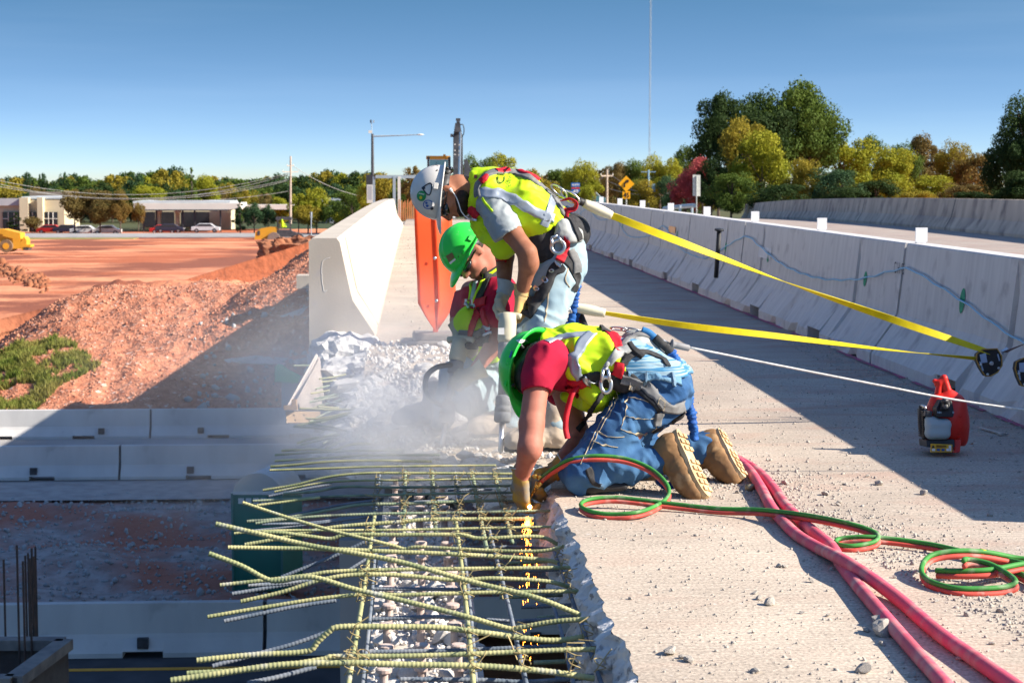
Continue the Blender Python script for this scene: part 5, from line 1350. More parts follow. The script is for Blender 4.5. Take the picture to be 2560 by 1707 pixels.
W3.add('body', sdf_mesh(hp+[cap_(c3-u3*.05-f3*.04, Q(1395, 893, 7.46), .062, .075)]+[(p[0], p[1], p[2], p[3]*.9, p[4]*.9, p[5], p[6]) for p in tor3+lN+lF]+armN+armF+hN+hF, .008, .016), M_skin)
# red shirt
V, F = sdf_mesh([cap_(Q(1370, 900, 7.27), Q(1346, 948, 7.21), .090, .068), cap_(Q(1346, 948, 7.22), Q(1341, 975, 7.20), .066, .061), cap_(shF, Q(1400, 980, 7.7), .08, .065)]+tor3[:3*4:4]+tor3[1::4]+[cap_(Q(1400, 925, 7.36), Q(1450, 940, 7.38), .08, .08)], .008, .03, -.003,
                cuts=[(Q(1341, 974, 7.2), vc(.08, -1, .0))] if False else [(Q(1342, 980, 7.2), vc(-.05, -1, .3))])
V, F = wrinkle(V, F, .010, 6, vc(.7, -.7, 0), 1.6, 21, .002); W3.add('tshirt', (V, F), M_tee_red)
# vest
V, F = sdf_mesh([p for i, p in enumerate(tor3) if i % 4 < 3]+[cap_(Q(1362, 872, 7.42), Q(1420, 880, 7.42), .062, .09), cap_(Q(1450, 955, 7.40), Q(1480, 975, 7.40), .085, .070)], .007, .03, .016,
                cuts=[(Q(1342, 868, 7.4), vc(-1, .2, 0)), (Q(1422, 950, 7.3), vc(-.85, -.52, .18)), (Q(1545, 900, 7.4), vc(.8, .45, 0))])
V, F = wrinkle(V, F, .018, 5.5, vc(.9, .2, 0), 1.5, 23, .004); V, F = wrinkle(V, F, .006, 13, vc(.2, .9, 0), 1.6, 33, .001); W3.add('vest', (V, F), M_hiviz)
V, F = sdf_mesh([cap_(Q(1420, 990, 7.45), Q(1478, 1008, 7.45), .030, .04), cap_(Q(1470, 975, 7.32), Q(1490, 995, 7.32), .045, .045)], .007, .02); V, F = wrinkle(V, F, .007, 12, None, 1, 24, .002); W3.add('vest_front', (V, F), M_hiviz)
# shirt tail at the small of the back
M_plaid = mat('blue_striped_shirt', (.04, .17, .32), (.25, .36, .43), scale=1.0, rough=.9, stretch=(5, 5, 120), lo=.46, hi=.54, detail=2, bump=.4, bscale=1.0, bstretch=(10, 10, 70), bdist=.006)
V, F = sdf_mesh([cap_(Q(1565, 912, 7.36), Q(1655, 958, 7.37), .100, .100), cap_(Q(1580, 915, 7.56), Q(1668, 955, 7.56), .110, .105), cap_(Q(1580, 915, 7.46), Q(1660, 955, 7.46), .112, .105)], .007, .02, .008, cuts=[(Q(1636, 952, 7.3), vc(.13, -1, 0))]); V, F = wrinkle(V, F, .006, 10, vc(.3, 1, 0), 4, 25, .001); W3.add('striped_shirt_tail', (V, F), M_plaid)
# jeans
V, F = sdf_mesh(lN+lF+butt, .007, .035, .010, cuts=[(Q(1612, 948, 7.4), vc(-.25, 1, .0)), (Q(1702, 1150, 7.3), vc(1, 0, 0)) if False else (Q(1612, 948, 7.4), vc(-.25, 1, .0))])
V, F = wrinkle(V, F, .017, 6.0, vc(.4, 1, 0), 1.8, 26, .003); V, F = wrinkle(V, F, .007, 13, vc(.8, .6, 0), 1.7, 36, .001); W3.add('jeans', (V, F), M_jean_d)
W3.add('glove', sdf_mesh(hN, .006, .009, .005), M_glove_y); W3.add('glove', sdf_mesh(hF, .006, .009, .005), M_glove_y)
W3.add('glove_cuff', glove_cuff(wrN, vc(-.05, -1, -.05), .036, .045, .035), M_glove_y, hit=False); W3.add('glove_cuff', glove_cuff(wrF, vc(-.85, -.5, 0), .040, .052, .045), M_glove_y, hit=False)
for wr, D, R_, L_ in ((wrN, vc(-.05, -1, -.05), .0465, .036), (wrF, vc(-.85, -.5, 0), .0535, .046)):
    D = D.normalized(); a = D.cross(Vector((.2, .9, .3))).normalized(); W3.add('glove_trim', ring(wr-D*L_, a, D.cross(a), R_, R_, .004), M_trim, hit=False)
boot(W3, Q(1697, 1080, 7.27), Q(1768, 1232, 7.14), vc(-.74, .28, -.62), M_boot, M_sole, .09)
boot(W3, Q(1800, 1076, 7.62), Q(1858, 1186, 7.50), vc(-.72, .36, -.60), M_boot, M_sole, .09)
hard_hat(W3, Q(1326, 921, 7.38), u3, f3, M_hat_g, M_susp, up=.135, peak=.045, hk=1.06)
W3.add('hair', sdf_mesh([ell(c3-f3*.026+u3*.012, (.084, .082, .088), (s3, f3, u3))], .007, .01), M_hair)
W3.add('glasses_temple', tube([c3+s3*.088+f3*.07, c3+s3*.092+f3*.0, c3+s3*.09-f3*.03], .006, 6), M_lens, hit=False)
W3.quad('hat_sticker', [(1291, 852), (1316, 846), (1322, 853), (1298, 858)], M_white)
W3.quad('hat_sticker', [(1274, 893), (1280, 877), (1283, 879), (1278, 895)], mat('blue_print', (.05, .13, .42)))
# reflective bands
W3.strap('reflective_band', [(1367, 853), (1400, 842), (1440, 836), (1480, 833)], .040, M_silver, .003)
W3.strap('reflective_band', [(1478, 833), (1462, 848), (1450, 868), (1440, 892), (1440, 915), (1446, 940), (1458, 960)], .044, M_silver, .004)
# waist pad and belts
V, F = sdf_mesh([cap_(Q(1590, 868, 7.45), Q(1662, 905, 7.47), .072, .050), cap_(Q(1590, 880, 7.58), Q(1662, 915, 7.58), .082, .055)], .007, .03); V, F = wrinkle(V, F, .004, 9, None, 1, 27, .001); W3.add('lumbar_pad', (V, F), M_grey_pad)
W3.strap('pad_edge', [(1556, 918), (1575, 890), (1610, 878), (1648, 892), (1672, 914)], .026, M_black_web, .006)
W3.strap('pad_edge', [(1548, 880), (1568, 850), (1600, 836), (1632, 848), (1660, 880)], .024, M_grey_web, .008)
W3.strap('pad_strap', [(1525, 905), (1545, 888), (1572, 872)], .040, M_grey_pad, .014)
W3.strap('pad_strap', [(1572, 862), (1590, 880), (1606, 895)], .026, M_black_web, .016)
W3.strap('harness_strap', [(1526, 826), (1535, 850), (1543, 875), (1548, 888)], .042, M_red_web, .014)
W3.strap('harness_strap', [(1500, 822), (1520, 824), (1540, 826)], .030, M_black_web, .014)
W3.strap('harness_strap', [(1549, 905), (1546, 925), (1540, 938)], .040, M_red_web, .014)
V, F = sdf_mesh([cap_(Q(1500, 945, 7.30), Q(1545, 905, 7.32), .036, .045), cap_(Q(1530, 950, 7.30), Q(1560, 960, 7.30), .035, .038)], .007, .03); W3.add('hip_pad', (V, F), M_black_web)
W3.strap('hip_belt', [(1455, 952), (1480, 940), (1508, 940), (1535, 948)], .048, M_black_web, .010)
W3.strap('chest_buckle_strap', [(1425, 958), (1448, 958), (1468, 952)], .040, M_red_web, .014); W3.strap('buckle', [(1452, 940), (1476, 966)], .010, M_steel, .022); W3.strap('buckle', [(1460, 936), (1484, 960)], .008, M_steel, .022)
W3.strap('hip_strap', [(1552, 948), (1580, 956), (1612, 975), (1642, 998), (1660, 1018)], .062, M_black_web, .008)
W3.strap('hip_strap', [(1556, 942), (1584, 950), (1616, 970), (1646, 995), (1664, 1018)], .040, M_grey_web, .012)
W3.quad('stitch_box', [(1573, 955), (1597, 965), (1591, 980), (1568, 970)], M_stitch, .0165); W3.quad('stitch_box', [(1648, 996), (1662, 1006), (1655, 1024), (1641, 1012)], M_stitch, .0165)
W3.quad('stitch_inner', [(1576, 958), (1594, 966), (1589, 977), (1571, 969)], M_grey_web, .018); W3.quad('stitch_inner', [(1650, 999), (1660, 1007), (1654, 1021), (1643, 1012)], M_grey_web, .018)
W3.strap('leg_strap', [(1660, 1016), (1684, 1024), (1706, 1018)], .036, M_grey_web, .012); W3.strap('leg_strap', [(1648, 1030), (1646, 1048), (1640, 1064)], .034, M_grey_web, .010)
W3.strap('leg_strap', [(1704, 1032), (1690, 1048), (1668, 1062), (1644, 1074)], .050, M_black_web, .010)
dring(W3, (1513, 922), (1515, 962), .020, .030, 7.22)
W3.add('d_ring_stem', tube([Q(1513, 918, 7.22), Q(1520, 908, 7.23), Q(1540, 896, 7.26)], .010, 8), M_grey_pad, hit=False)
W3.strap('hanging_strap', [(1442, 966), (1432, 984), (1423, 1010), (1416, 1045), (1414, 1075), (1420, 1098)], .020, M_red_web, .004) if False else None
W3.add('hanging_strap', webbing([Q(1445, 962, 7.27), Q(1430, 985, 7.24), Q(1422, 1012, 7.23), Q(1415, 1045, 7.22), Q(1414, 1072, 7.22), Q(1419, 1096, 7.22)], .022, .3, .003, side=None), M_red_web, hit=False)
W3.strap('chest_knot', [(1425, 960), (1440, 975)], .050, M_red_web, .018)
W3.strap('dangling_strap', [(1505, 985), (1480, 1020), (1455, 1060), (1444, 1076)], .020, M_black_web, .012)
# denim details
W3.strap('waistband', [(1570, 940), (1600, 942), (1640, 944), (1680, 950), (1702, 958)], .030, mat('denim_light', (.10, .24, .38), (.17, .30, .42), scale=9, rough=.9, bump=.4, bscale=160), .005)
for a in (1614, 1680): W3.strap('belt_loop', [(a, 930), (a+4, 966)], .011, mat('denim_loop', (.22, .33, .42), (.16, .26, .36), rough=.9), .012)
W3.strap('seam', [(1540, 985), (1526, 1020), (1500, 1060), (1470, 1120), (1452, 1160)], .0026, M_stitch, .003); W3.strap('seam', [(1546, 988), (1532, 1024), (1506, 1064), (1476, 1124)], .0026, M_stitch, .003)
W3.strap('pocket_seam', [(1571, 992), (1565, 1030), (1552, 1072)], .0026, M_stitch, .003); W3.strap('pocket_seam', [(1571, 992), (1600, 998), (1630, 1010), (1645, 1028)], .0026, M_stitch, .003)
W3.strap('pocket_seam', [(1566, 1040), (1600, 1047), (1640, 1046)], .0026, M_stitch, .003); W3.strap('pocket_seam', [(1552, 1072), (1590, 1084), (1625, 1082), (1642, 1060)], .0026, M_stitch, .003)
W3.strap('pocket_seam', [(1495, 1078), (1520, 1092), (1560, 1092)], .0026, M_stitch, .003); W3.strap('pocket_seam', [(1482, 1102), (1510, 1113), (1545, 1118)], .0026, M_stitch, .003)
W3.strap('knee_strap', [(1470, 1170), (1480, 1200), (1500, 1214)], .030, M_black, .006)
V, F = sdf_mesh([cap_(Q(1436, 1196, 7.26), Q(1470, 1214, 7.24), .045, .035), cap_(Q(1465, 1216, 7.24), Q(1560, 1216, 7.24), .030, .016), cap_(Q(1450, 1205, 7.27), Q(1500, 1205, 7.45), .04, .03)], .007, .02, cuts=[((0, 0, .002), (0, 0, -1))]); W3.add('knee_pad', (V, F), M_black)
# carabiners between the shoulder blades and the blue shock cord
W3.add('carabiner', ring(Q(1548, 822, 7.42), vc(1, -.1, .1), vc(0, .3, .9), .035, .018, .005), M_steel, hit=False); W3.add('carabiner', ring(Q(1578, 826, 7.42), vc(1, -.15, .1), vc(0, .5, .8), .040, .016, .005), M_steel, hit=False)
M_blue = mat('blue_shock_cord', (.01, .065, .27), (.015, .11, .38), scale=30, rough=.7, bump=.7, bscale=90, bdist=.004)
ln = thing('shock_lanyard', Q(1720, 1000, 7.5), 'ruffled blue shock cord lanyard hanging down behind the kneeling worker in front', 'lanyard')
obj('sleeve', tube(spline([Q(1604, 826, 7.42), Q(1620, 832, 7.42), Q(1636, 845, 7.42)], n=12), .017, 10), mat('blue_sleeve', (.02, .16, .36), (.02, .12, .3), rough=.7), ln, True)
obj('cover', tube(spline([Q(1636, 844, 7.42), Q(1655, 862, 7.42), Q(1678, 882, 7.42)], n=12), .020, 10), M_black_web, ln, True)
obj('cord', ruffle([Q(1675, 878, 7.42), Q(1688, 898, 7.42), Q(1702, 925, 7.43), Q(1714, 955, 7.45), Q(1720, 990, 7.46), Q(1726, 1030, 7.47), Q(1732, 1065, 7.48), Q(1736, 1098, 7.5)], .0185), M_blue, ln, True)
obj('cord', ruffle([Q(1645, 1200, 7.34), Q(1665, 1213, 7.30), Q(1688, 1210, 7.28), Q(1704, 1196, 7.30)], .015), M_blue, ln, True)
ln = thing('shock_lanyard', Q(1430, 700, 8.9), 'ruffled blue shock cord lanyard hanging behind the standing worker in the white hard hat', 'lanyard')
obj('cover', tube(spline([Q(1418, 520, 8.78), Q(1430, 545, 8.86), Q(1441, 575, 8.9), Q(1446, 606, 8.92)], n=20), .013, 8), mat('navy_cover', (.015, .05, .12), rough=.8), ln, True)
obj('cord', ruffle([Q(1446, 604, 8.92), Q(1450, 640, 8.92), Q(1448, 690, 8.92), Q(1438, 740, 8.94), Q(1436, 770, 8.94), Q(1428, 800, 8.94), Q(1416, 822, 8.95), Q(1412, 850, 8.95)], .019), M_blue, ln, True)
obj('cord', ruffle([Q(1442, 765, 8.97), Q(1446, 800, 8.99), Q(1440, 848, 9.0)], .015), M_blue, ln, True)
obj('hook', ring(Q(1420, 772, 8.9), vc(.7, -.7, 0), vc(.3, .3, .9), .025, .012, .005), M_steel, ln, True)
# ------------------------------------------------------------------ life lines and retractors
M_yel = mat('yellow_webbing', (.80, .66, .01), (.70, .56, .01), scale=30, rough=.6, bump=.3, bscale=200, bdist=.001, trans=.15)
M_creamp = mat('cream_shock_pack', (.66, .62, .46), (.58, .55, .42), scale=6, rough=.5)
def lifeline(label, s0, s1, mids, end, w_, tw, ph, black=True):
    t = thing('life_line', s1, label, 'strap')
    V, F = webbing([s1]+mids+[end], w_, tw, .003, 160, ph=ph); obj('strap', (V, F), M_yel, t)
    d = (s1-s0); n_ = 12; o_ = obj('shock_pack', tube([s0.lerp(s1, q/n_) for q in range(n_+1)], [.020+.006*math.sin(3.1*q/n_) for q in range(n_+1)], 12), M_creamp, t, True)
    if black: obj('snap_collar', tube([s0-d.normalized()*.05, s0+d.normalized()*.01], .018, 10), M_black, t, True)
    return t
r1 = P(2470, 905, 9.35); r2 = P(2556, 930, 9.15)
lifeline('long yellow life line strap from the standing worker to the black retractor', P(1460, 508, 8.72), P(1529, 539, 8.75), [P(1700, 605, 8.9), P(1950, 700, 9.1), P(2200, 788, 9.25)], P(2500, 889, 9.35), .036, 1.5, .9)
lifeline('lower yellow life line strap running low above the deck to the black retractor', P(1432, 767, 8.95), P(1513, 783, 8.95), [P(1700, 812, 9.0), P(1950, 841, 9.1), P(2200, 872, 9.2)], P(2440, 896, 9.35), .032, 1.0, .6, False)
def retractor(c, s, label, ang):
    t = thing('life_line_retractor', c, label, 'retractor')
    out = [(-.072, .062), (-.03, .085), (.06, .078), (.082, .03), (.078, -.03), (.045, -.07), (.0, -.088), (-.035, -.085), (-.062, -.03), (-.078, .02)]
    ca, sa = math.cos(ang), math.sin(ang)
    poly = [c+vc((a*ca-b*sa)*s, (a*sa+b*ca)*s, .022) for a, b in out]
    o = obj('housing', prism(poly, vc(0, 0, -.055)), M_black, t); bevel_obj(o, .006, 3)
    edge = obj('gold_rim', tube([p+vc(0, 0, .001) for p in poly+poly[:2]], .0035, 5), mat('gold_rim', (.42, .25, .06), rough=.5), t)
    m_ = lambda a, b: c+vc((a*ca-b*sa)*s, (a*sa+b*ca)*s, .026)
    lbl = mat('steel_label', (.35, .45, .62), rough=.4)
    obj('label_plate', prism([m_(-.055, .055), m_(-.015, .06), m_(-.012, .0), m_(-.05, .0)], vc(0, 0, -.006)), lbl, t)
    obj('label_plate', prism([m_(.055, .045), m_(.064, .045), m_(.070, .0), m_(.062, .0)], vc(0, 0, -.006)), lbl, t)
    obj('label_plate', prism([m_(-.062, .01), m_(-.052, .01), m_(-.040, -.05), m_(-.05, -.05)], vc(0, 0, -.006)), lbl, t)
    obj('hub_bolt', lathe(m_(.012, -.01), m_(.012, -.01)+vc(0, 0, .01), [(0, .011), (.004, .011), (.006, .007)], 12), M_steel, t)
    for a, b in ((-.055, -.01), (-.02, -.076), (.055, -.045)): obj('bolt', lathe(m_(a, b)-vc(0, 0, .002), m_(a, b)+vc(0, 0, .01), [(0, .007), (.004, .007), (.006, .004)], 8), M_steel, t)
    obj('swivel', tube([c+vc(.09*s, .06*s, 0), c+vc(.125*s, .085*s, 0)], .012, 8), M_steel, t); return t
retractor(r1, .80, 'black retractor block with a pale label hanging at the barrier, left one of the two', .12)
retractor(P(2566, 930, 9.1), .80, 'black retractor block cut by the right picture edge', -.03)
o = obj('anchor_strap', webbing([P(2512, 880, 9.3), P(2540, 868, 9.35), P(2600, 845, 9.4)], .03, .2, .003, 20), mat('brown_anchor_strap', (.13, .06, .04), rough=.8)); props(o, 'brown anchor strap above the two black retractors', 'strap')
cb = thing('cable_life_line', P(1730, 872, 7.6), 'thin white cable life line with a grey handle, running past the red blower', 'cable')
obj('cable', tube(spline([P(1722, 868, 7.55), P(1900, 904, 7.6), P(2200, 963, 7.65), P(2400, 1001, 7.7), P(2660, 1038, 7.75)], n=60), .0048, 6), mat('white_cable', (.75, .75, .72), (.5, .5, .48), scale=1, stretch=(60, 60, 60), rough=.5), cb, True)
obj('handle', lathe(P(1676, 860, 7.53), P(1726, 871, 7.55), [(0, .010), (.004, .022), (.008, .022), (.010, .013), (.025, .0145), (.080, .0135), (.084, .009)], 16), mat('grey_handle', (.16, .16, .17), (.22, .22, .23), rough=.6), cb, True)
obj('stem', tube([P(1640, 842, 7.47), P(1660, 852, 7.5), P(1678, 860, 7.53)], .005, 6), M_steel, cb, True)
# ------------------------------------------------------------------ hoses
M_hr = mat('red_hose', (.60, .085, .06), (.48, .07, .05), scale=9, rough=.62, c3=(.55, .33, .27), s3=16, lo3=.55, hi3=.75, bump=.2, bscale=90, bdist=.001); M_hg = mat('green_hose', (.05, .27, .045), (.045, .20, .04), scale=9, rough=.62, c3=(.28, .36, .22), s3=16, lo3=.55, hi3=.75, bump=.2, bscale=90, bdist=.001)
M_pink = mat('pink_air_hose', (.68, .085, .15), (.52, .10, .13), scale=7, rough=.68, bump=.25, bscale=90, bdist=.0015, c3=(.55, .28, .26), s3=11, lo3=.5, hi3=.72, detail=8)
tw = thing('torch_hose', G(1500, 1262), 'twin green and red torch hose looping from the kneeling worker over the deck', 'hose')
R_ = .0078
hpts = [P(1346, 1205, 7.30), P(1385, 1175, 7.22), P(1430, 1152, 7.18), P(1490, 1144, 7.16), P(1560, 1150, 7.15), P(1620, 1172, 7.10), P(1660, 1205, 7.02), P(1673, 1235, 6.96), P(1655, 1260, 6.90), G(1600, 1284, .02), G(1530, 1290, .012), G(1478, 1283, .015), G(1452, 1268, .02),
        G(1470, 1254, .03), G(1530, 1248, .035), G(1600, 1254, .03), G(1700, 1266, .02), G(1800, 1276, .018), G(1900, 1279, .03), G(2000, 1290, .05), G(2090, 1306, .06), G(2160, 1324, .05), G(2195, 1342, .035), G(2185, 1360, .02), G(2130, 1370, .012), G(2092, 1364, .012), G(2100, 1352, .02), G(2160, 1347, .03), G(2230, 1352, .025), G(2330, 1366, .02), G(2430, 1388, .02), G(2560, 1413, .02), G(2680, 1440, .02)]
base_ = spline(hpts, n=520)
up_ = CU*0+vc(0, .72, -.25)
obj('red_hose', tube([p+vc(0, -.5, .3)*R_*1.9 for p in base_], R_, 10), M_hr, tw, True); obj('green_hose', tube([p+vc(0, .5, -.3)*R_*1.9 for p in base_], R_, 10), M_hg, tw, True)
cl = [G(2620, 1410, .02), G(2540, 1400, .025), G(2470, 1387, .05), G(2400, 1383, .06), G(2330, 1394, .05), G(2305, 1425, .03), G(2320, 1455, .015), G(2380, 1475, .012), G(2450, 1478, .012), G(2520, 1472, .014), G(2538, 1455, .03), G(2480, 1418, .05), G(2420, 1404, .06), G(2410, 1408, .07)]
tc2 = thing('coiled_torch_hose', G(2420, 1470), 'coil of twin green and red torch hose lying at the right edge of the deck', 'hose')
b2_ = spline(cl, n=240); obj('red_hose', tube([p+vc(0, -.5, .3)*R_*2 for p in b2_], R_*1.08, 10), M_hr, tc2, True); obj('green_hose', tube([p+vc(0, .5, -.3)*R_*2 for p in b2_], R_*1.08, 10), M_hg, tc2, True)
b3_ = spline([G(2340, 1432, .03), G(2400, 1434, .035), G(2480, 1430, .04), G(2560, 1415, .045), G(2660, 1400, .05)], n=80); obj('red_hose', tube([p+vc(0, -.5, .3)*R_*2 for p in b3_], R_*1.08, 10), M_hr, tc2, True); obj('green_hose', tube([p+vc(0, .5, -.3)*R_*2 for p in b3_], R_*1.08, 10), M_hg, tc2, True)
b3_ = spline([G(2415, 1412, .03), G(2480, 1422, .03), G(2540, 1434, .02), G(2600, 1470, .015), G(2660, 1520, .012)], n=60); obj('red_hose', tube([p+vc(0, -.5, .3)*R_*2 for p in b3_], R_*1.08, 10), M_hr, tc2, True); obj('green_hose', tube([p+vc(0, .5, -.3)*R_*2 for p in b3_], R_*1.08, 10), M_hg, tc2, True)
obj('yellow_tape', tube([G(2452, 1383, .052), G(2462, 1386, .052)], .0165, 8), M_yel, tc2, True)
p1 = [G(1800, 1120, .03), G(1866, 1168, .025), G(1900, 1215, .024), G(1925, 1262, .02), G(1950, 1295, .02), G(1990, 1335, .02), G(2040, 1366, .02), G(2100, 1396, .045), G(2170, 1440, .04), G(2250, 1500, .02), G(2350, 1585, .02), G(2450, 1655, .02), G(2600, 1760, .02)]
p2 = [G(1830, 1140, .02), G(1890, 1175, .02), G(1930, 1215, .02), G(1960, 1258, .02), G(1990, 1290, .02), G(2035, 1330, .02), G(2080, 1368, .02), G(2104, 1412, .018), G(2150, 1470, .018), G(2210, 1540, .02), G(2280, 1620, .02), G(2370, 1720, .02)]
for pp_, lab in ((p1, 'thick pink air hose, right one of the crossing pair, leaving at the bottom right corner'), (p2, 'thick pink air hose, left one of the crossing pair, leaving at the bottom edge')):
    o = obj('air_hose', tube(spline(pp_, n=140), .0205, 14), M_pink, None, True); props(o, lab, 'hose', 'pink air hoses')
# torch in the kneeling worker's hand
M_brass = mat('brass', (.62, .40, .10), (.5, .3, .08), scale=30, rough=.3, metal=1.0)
tt = thing('cutting_torch', P(1340, 1205, 7.24), 'brass cutting torch held in the kneeling worker gloved hand', 'torch')
for (x0, y0, x1, y1) in ((1334, 1186, 1340, 1196), (1350, 1188, 1345, 1200), (1338, 1212, 1348, 1222), (1352, 1206, 1347, 1216)): obj('fitting', lathe(P(x0, y0, 7.20), P(x1, y1, 7.20), [(0, .006), (.003, .010), (.010, .010), (.012, .007), (.018, .007)], 6), M_brass, tt)
obj('tube', tube([P(1343, 1204, 7.22), P(1335, 1225, 7.24), P(1325, 1245, 7.25), P(1322, 1262, 7.25)], .006, 8), M_brass, tt, True)
# sparks falling through the opening
M_spark = mat('spark', (1, .3, .05), emit=((1.0, .28, .03), 14.0)); M_hot = mat('hot_metal', (1, .5, .2), emit=((1.0, .45, .18), 30.0))
V = []; F = []; rs2 = random.Random(5)
for i in range(170):
    t = rs2.random()**3.2; x = rs2.gauss(1318, 5+14*t) if t < .35 else rs2.gauss(1322, 18); y = 1310+t*350+rs2.uniform(-8, 8)
    p = P(x, y, 7.0+rs2.gauss(0, .05)); l = rs2.uniform(.004, .022); w_ = rs2.uniform(.0005, .0011); n_ = len(V); dx = rs2.uniform(-.15, .15)*l
    V += [p, p+Vector((w_, w_*.5, 0)), p+Vector((dx+w_, 0, l)), p+Vector((dx, 0, l))]; F += [(n_, n_+1, n_+2, n_+3)]
props(obj('falling_sparks', (V, F), M_spark), kind='stuff')
o = obj('glowing_cut', lump(P(1324, 1266, 7.2), (.008, .008, .008), 1, .3, 2), M_hot); props(o, 'glowing white orange cut point on the bar under the torch', 'hot metal')
# ------------------------------------------------------------------ red blower
M_rp = mat('red_plastic', (.62, .022, .012), (.55, .018, .01), scale=5, rough=.42, coat=.15); M_bp = mat('black_plastic', (.02, .02, .022), (.03, .03, .032), scale=20, rough=.5)
bd = 8.33
def BP(x, y, dd=0.0): return P(x, y, bd+dd)
bl = thing('leaf_blower', G(2360, 1133), 'red petrol leaf blower standing on its base in the shade of the barrier', 'blower')
V, F = sdf_mesh([ell(BP(2362, 1058, .02), (.105, .11, .125)), cap_(BP(2385, 1020, .0), BP(2390, 1095, .0), .055, .052), cap_(BP(2345, 1002, 0), BP(2392, 1010, 0), .035, .03), cap_(BP(2372, 985, 0), BP(2385, 1000, 0), .025, .03)], .006, .03, cuts=[(BP(2360, 1114), vc(0, -1, 0))])
obj('fan_housing', (V, F), M_rp, bl, True)
V, F = sdf_mesh([cap_(BP(2343, 1000), BP(2349, 955), .018, .014), cap_(BP(2349, 955), BP(2360, 945), .014, .014), cap_(BP(2360, 945), BP(2372, 990), .015, .022), cap_(BP(2349, 960), BP(2336, 952), .010, .010), cap_(BP(2338, 1000), BP(2375, 1000), .02, .022)], .005, .01); obj('handle', (V, F), M_rp, bl, True)
V, F = sdf_mesh([cap_(BP(2338, 952), BP(2340, 962), .009, .008)], .004, .01); obj('trigger', (V, F), M_rp, bl, True)
o = obj('engine_cover', prism([BP(2340, 1043, -.12), BP(2384, 1043, -.12), BP(2386, 1030, -.12), BP(2380, 1000, -.10), BP(2352, 998, -.10), BP(2342, 1020, -.12)], CF*.10), M_bp, bl); bevel_obj(o, .006, 3)
o = obj('control_panel', prism([BP(2352, 1024, -.13), BP(2376, 1024, -.13), BP(2374, 1004, -.12), BP(2355, 1003, -.12)], CF*.03), M_bp, bl); bevel_obj(o, .004, 2)
obj('choke_knob', lathe(BP(2363, 1002, -.13), BP(2363, 1002, -.2), [(0, .016), (.006, .016), (.008, .010), (.010, .010)], 20), M_dksteel, bl, True); obj('primer_bulb', lathe(BP(2364, 1016, -.13), BP(2364, 1016, -.2), [(0, .012), (.006, .011), (.010, .005)], 20), mat('smoke_bulb', (.10, .10, .10), rough=.25), bl, True)
for tx, x0 in (('HH', 2343), ('II', 2381)):
    Vt, Ft = text_mesh(tx, .02); w_ = max(v.x for v in Vt); obj('print', ([BP(x0+(10 if tx == 'HH' else 4)*v.x/w_, 1033-7*v.y, -.1245) for v in Vt], Ft), mat('pale_blue_print', (.35, .5, .62), rough=.5), bl)
V, F = sdf_mesh([cap_(BP(2328, 1062, -.09), BP(2362, 1062, -.09), .030, .030), cap_(BP(2328, 1082, -.09), BP(2360, 1082, -.09), .030, .030), cap_(BP(2322, 1048, -.09), BP(2334, 1052, -.09), .018, .02)], .006, .012); obj('fuel_tank', (V, F), mat('milky_tank', (.42, .52, .55), (.36, .46, .5), scale=3, rough=.35, trans=.2), bl, True)
o = obj('base_foot', prism([BP(2318, 1118, -.12), BP(2388, 1118, -.12), BP(2386, 1098, -.10), BP(2316, 1100, -.10)], CF*.16), M_bp, bl); bevel_obj(o, .004, 2)
o = obj('base_foot', prism([BP(2386, 1132, -.12), BP(2400, 1130, -.12), BP(2404, 1098, -.08), BP(2386, 1098, -.08)], CF*.14), M_rp, bl); bevel_obj(o, .004, 2)
o = obj('warning_label', prism([BP(2327, 1130, -.13), BP(2380, 1130, -.13), BP(2381, 1111, -.13), BP(2328, 1109, -.13)], CF*.012), mat('warning_yellow', (.75, .42, .03), (.7, .38, .03), rough=.4), bl)
for k in range(4): obj('label_icon', prism([BP(2330+k*12, 1127, -.133), BP(2338+k*12, 1127, -.133), BP(2338+k*12, 1121, -.133), BP(2330+k*12, 1121, -.133)], CF*.002), mat('icon_blue', (.05, .12, .3)) if k % 3 else M_white, bl)
obj('label_icon', prism([BP(2329, 1119, -.133), BP(2337, 1119, -.133), BP(2333, 1112, -.133)], CF*.002), M_bp, bl); obj('label_text', prism([BP(2341, 1118, -.133), BP(2366, 1118, -.133), BP(2366, 1113, -.133), BP(2341, 1112, -.133)], CF*.0012), mat('label_brown', (.25, .12, .02)), bl)
obj('label_text', prism([BP(2372, 1127, -.133), BP(2378, 1127, -.133), BP(2378, 1113, -.133), BP(2372, 1113, -.133)], CF*.002), M_white, bl)
for k in range(13): obj('cooling_fin', box(BP(2308+ .25*k, 1026+k*5.4, -.03), (.030, .09, .006)), M_bp, bl)
obj('muffler_cover', join(tube(spline([BP(2304, 1014, -.03), BP(2302, 1040, -.03), BP(2303, 1070, -.03), BP(2312, 1096, -.03)], n=16), .012, 8)), M_bp, bl, True)
obj('spark_plug_lead', tube(spline([BP(2303, 1013, -.06), BP(2312, 1016, -.08), BP(2316, 1024, -.08)], n=8), .005, 6), M_steel, bl, True)
o = obj('carburettor', prism([BP(2312, 1040, -.11), BP(2330, 1042, -.11), BP(2332, 1028, -.11), BP(2314, 1026, -.11)], CF*.05), M_dksteel, bl); bevel_obj(o, .003, 2)
V, F = sdf_mesh([cap_(BP(2404, 1040, .02), BP(2406, 1085, .02), .026, .026)], .006, .01); obj('intake_cover', (V, F), M_bp, bl, True)
for k in range(5): obj('rib', box(BP(2398, 1040+k*14, -.07), (.014, .02, .006)), M_rp, bl)
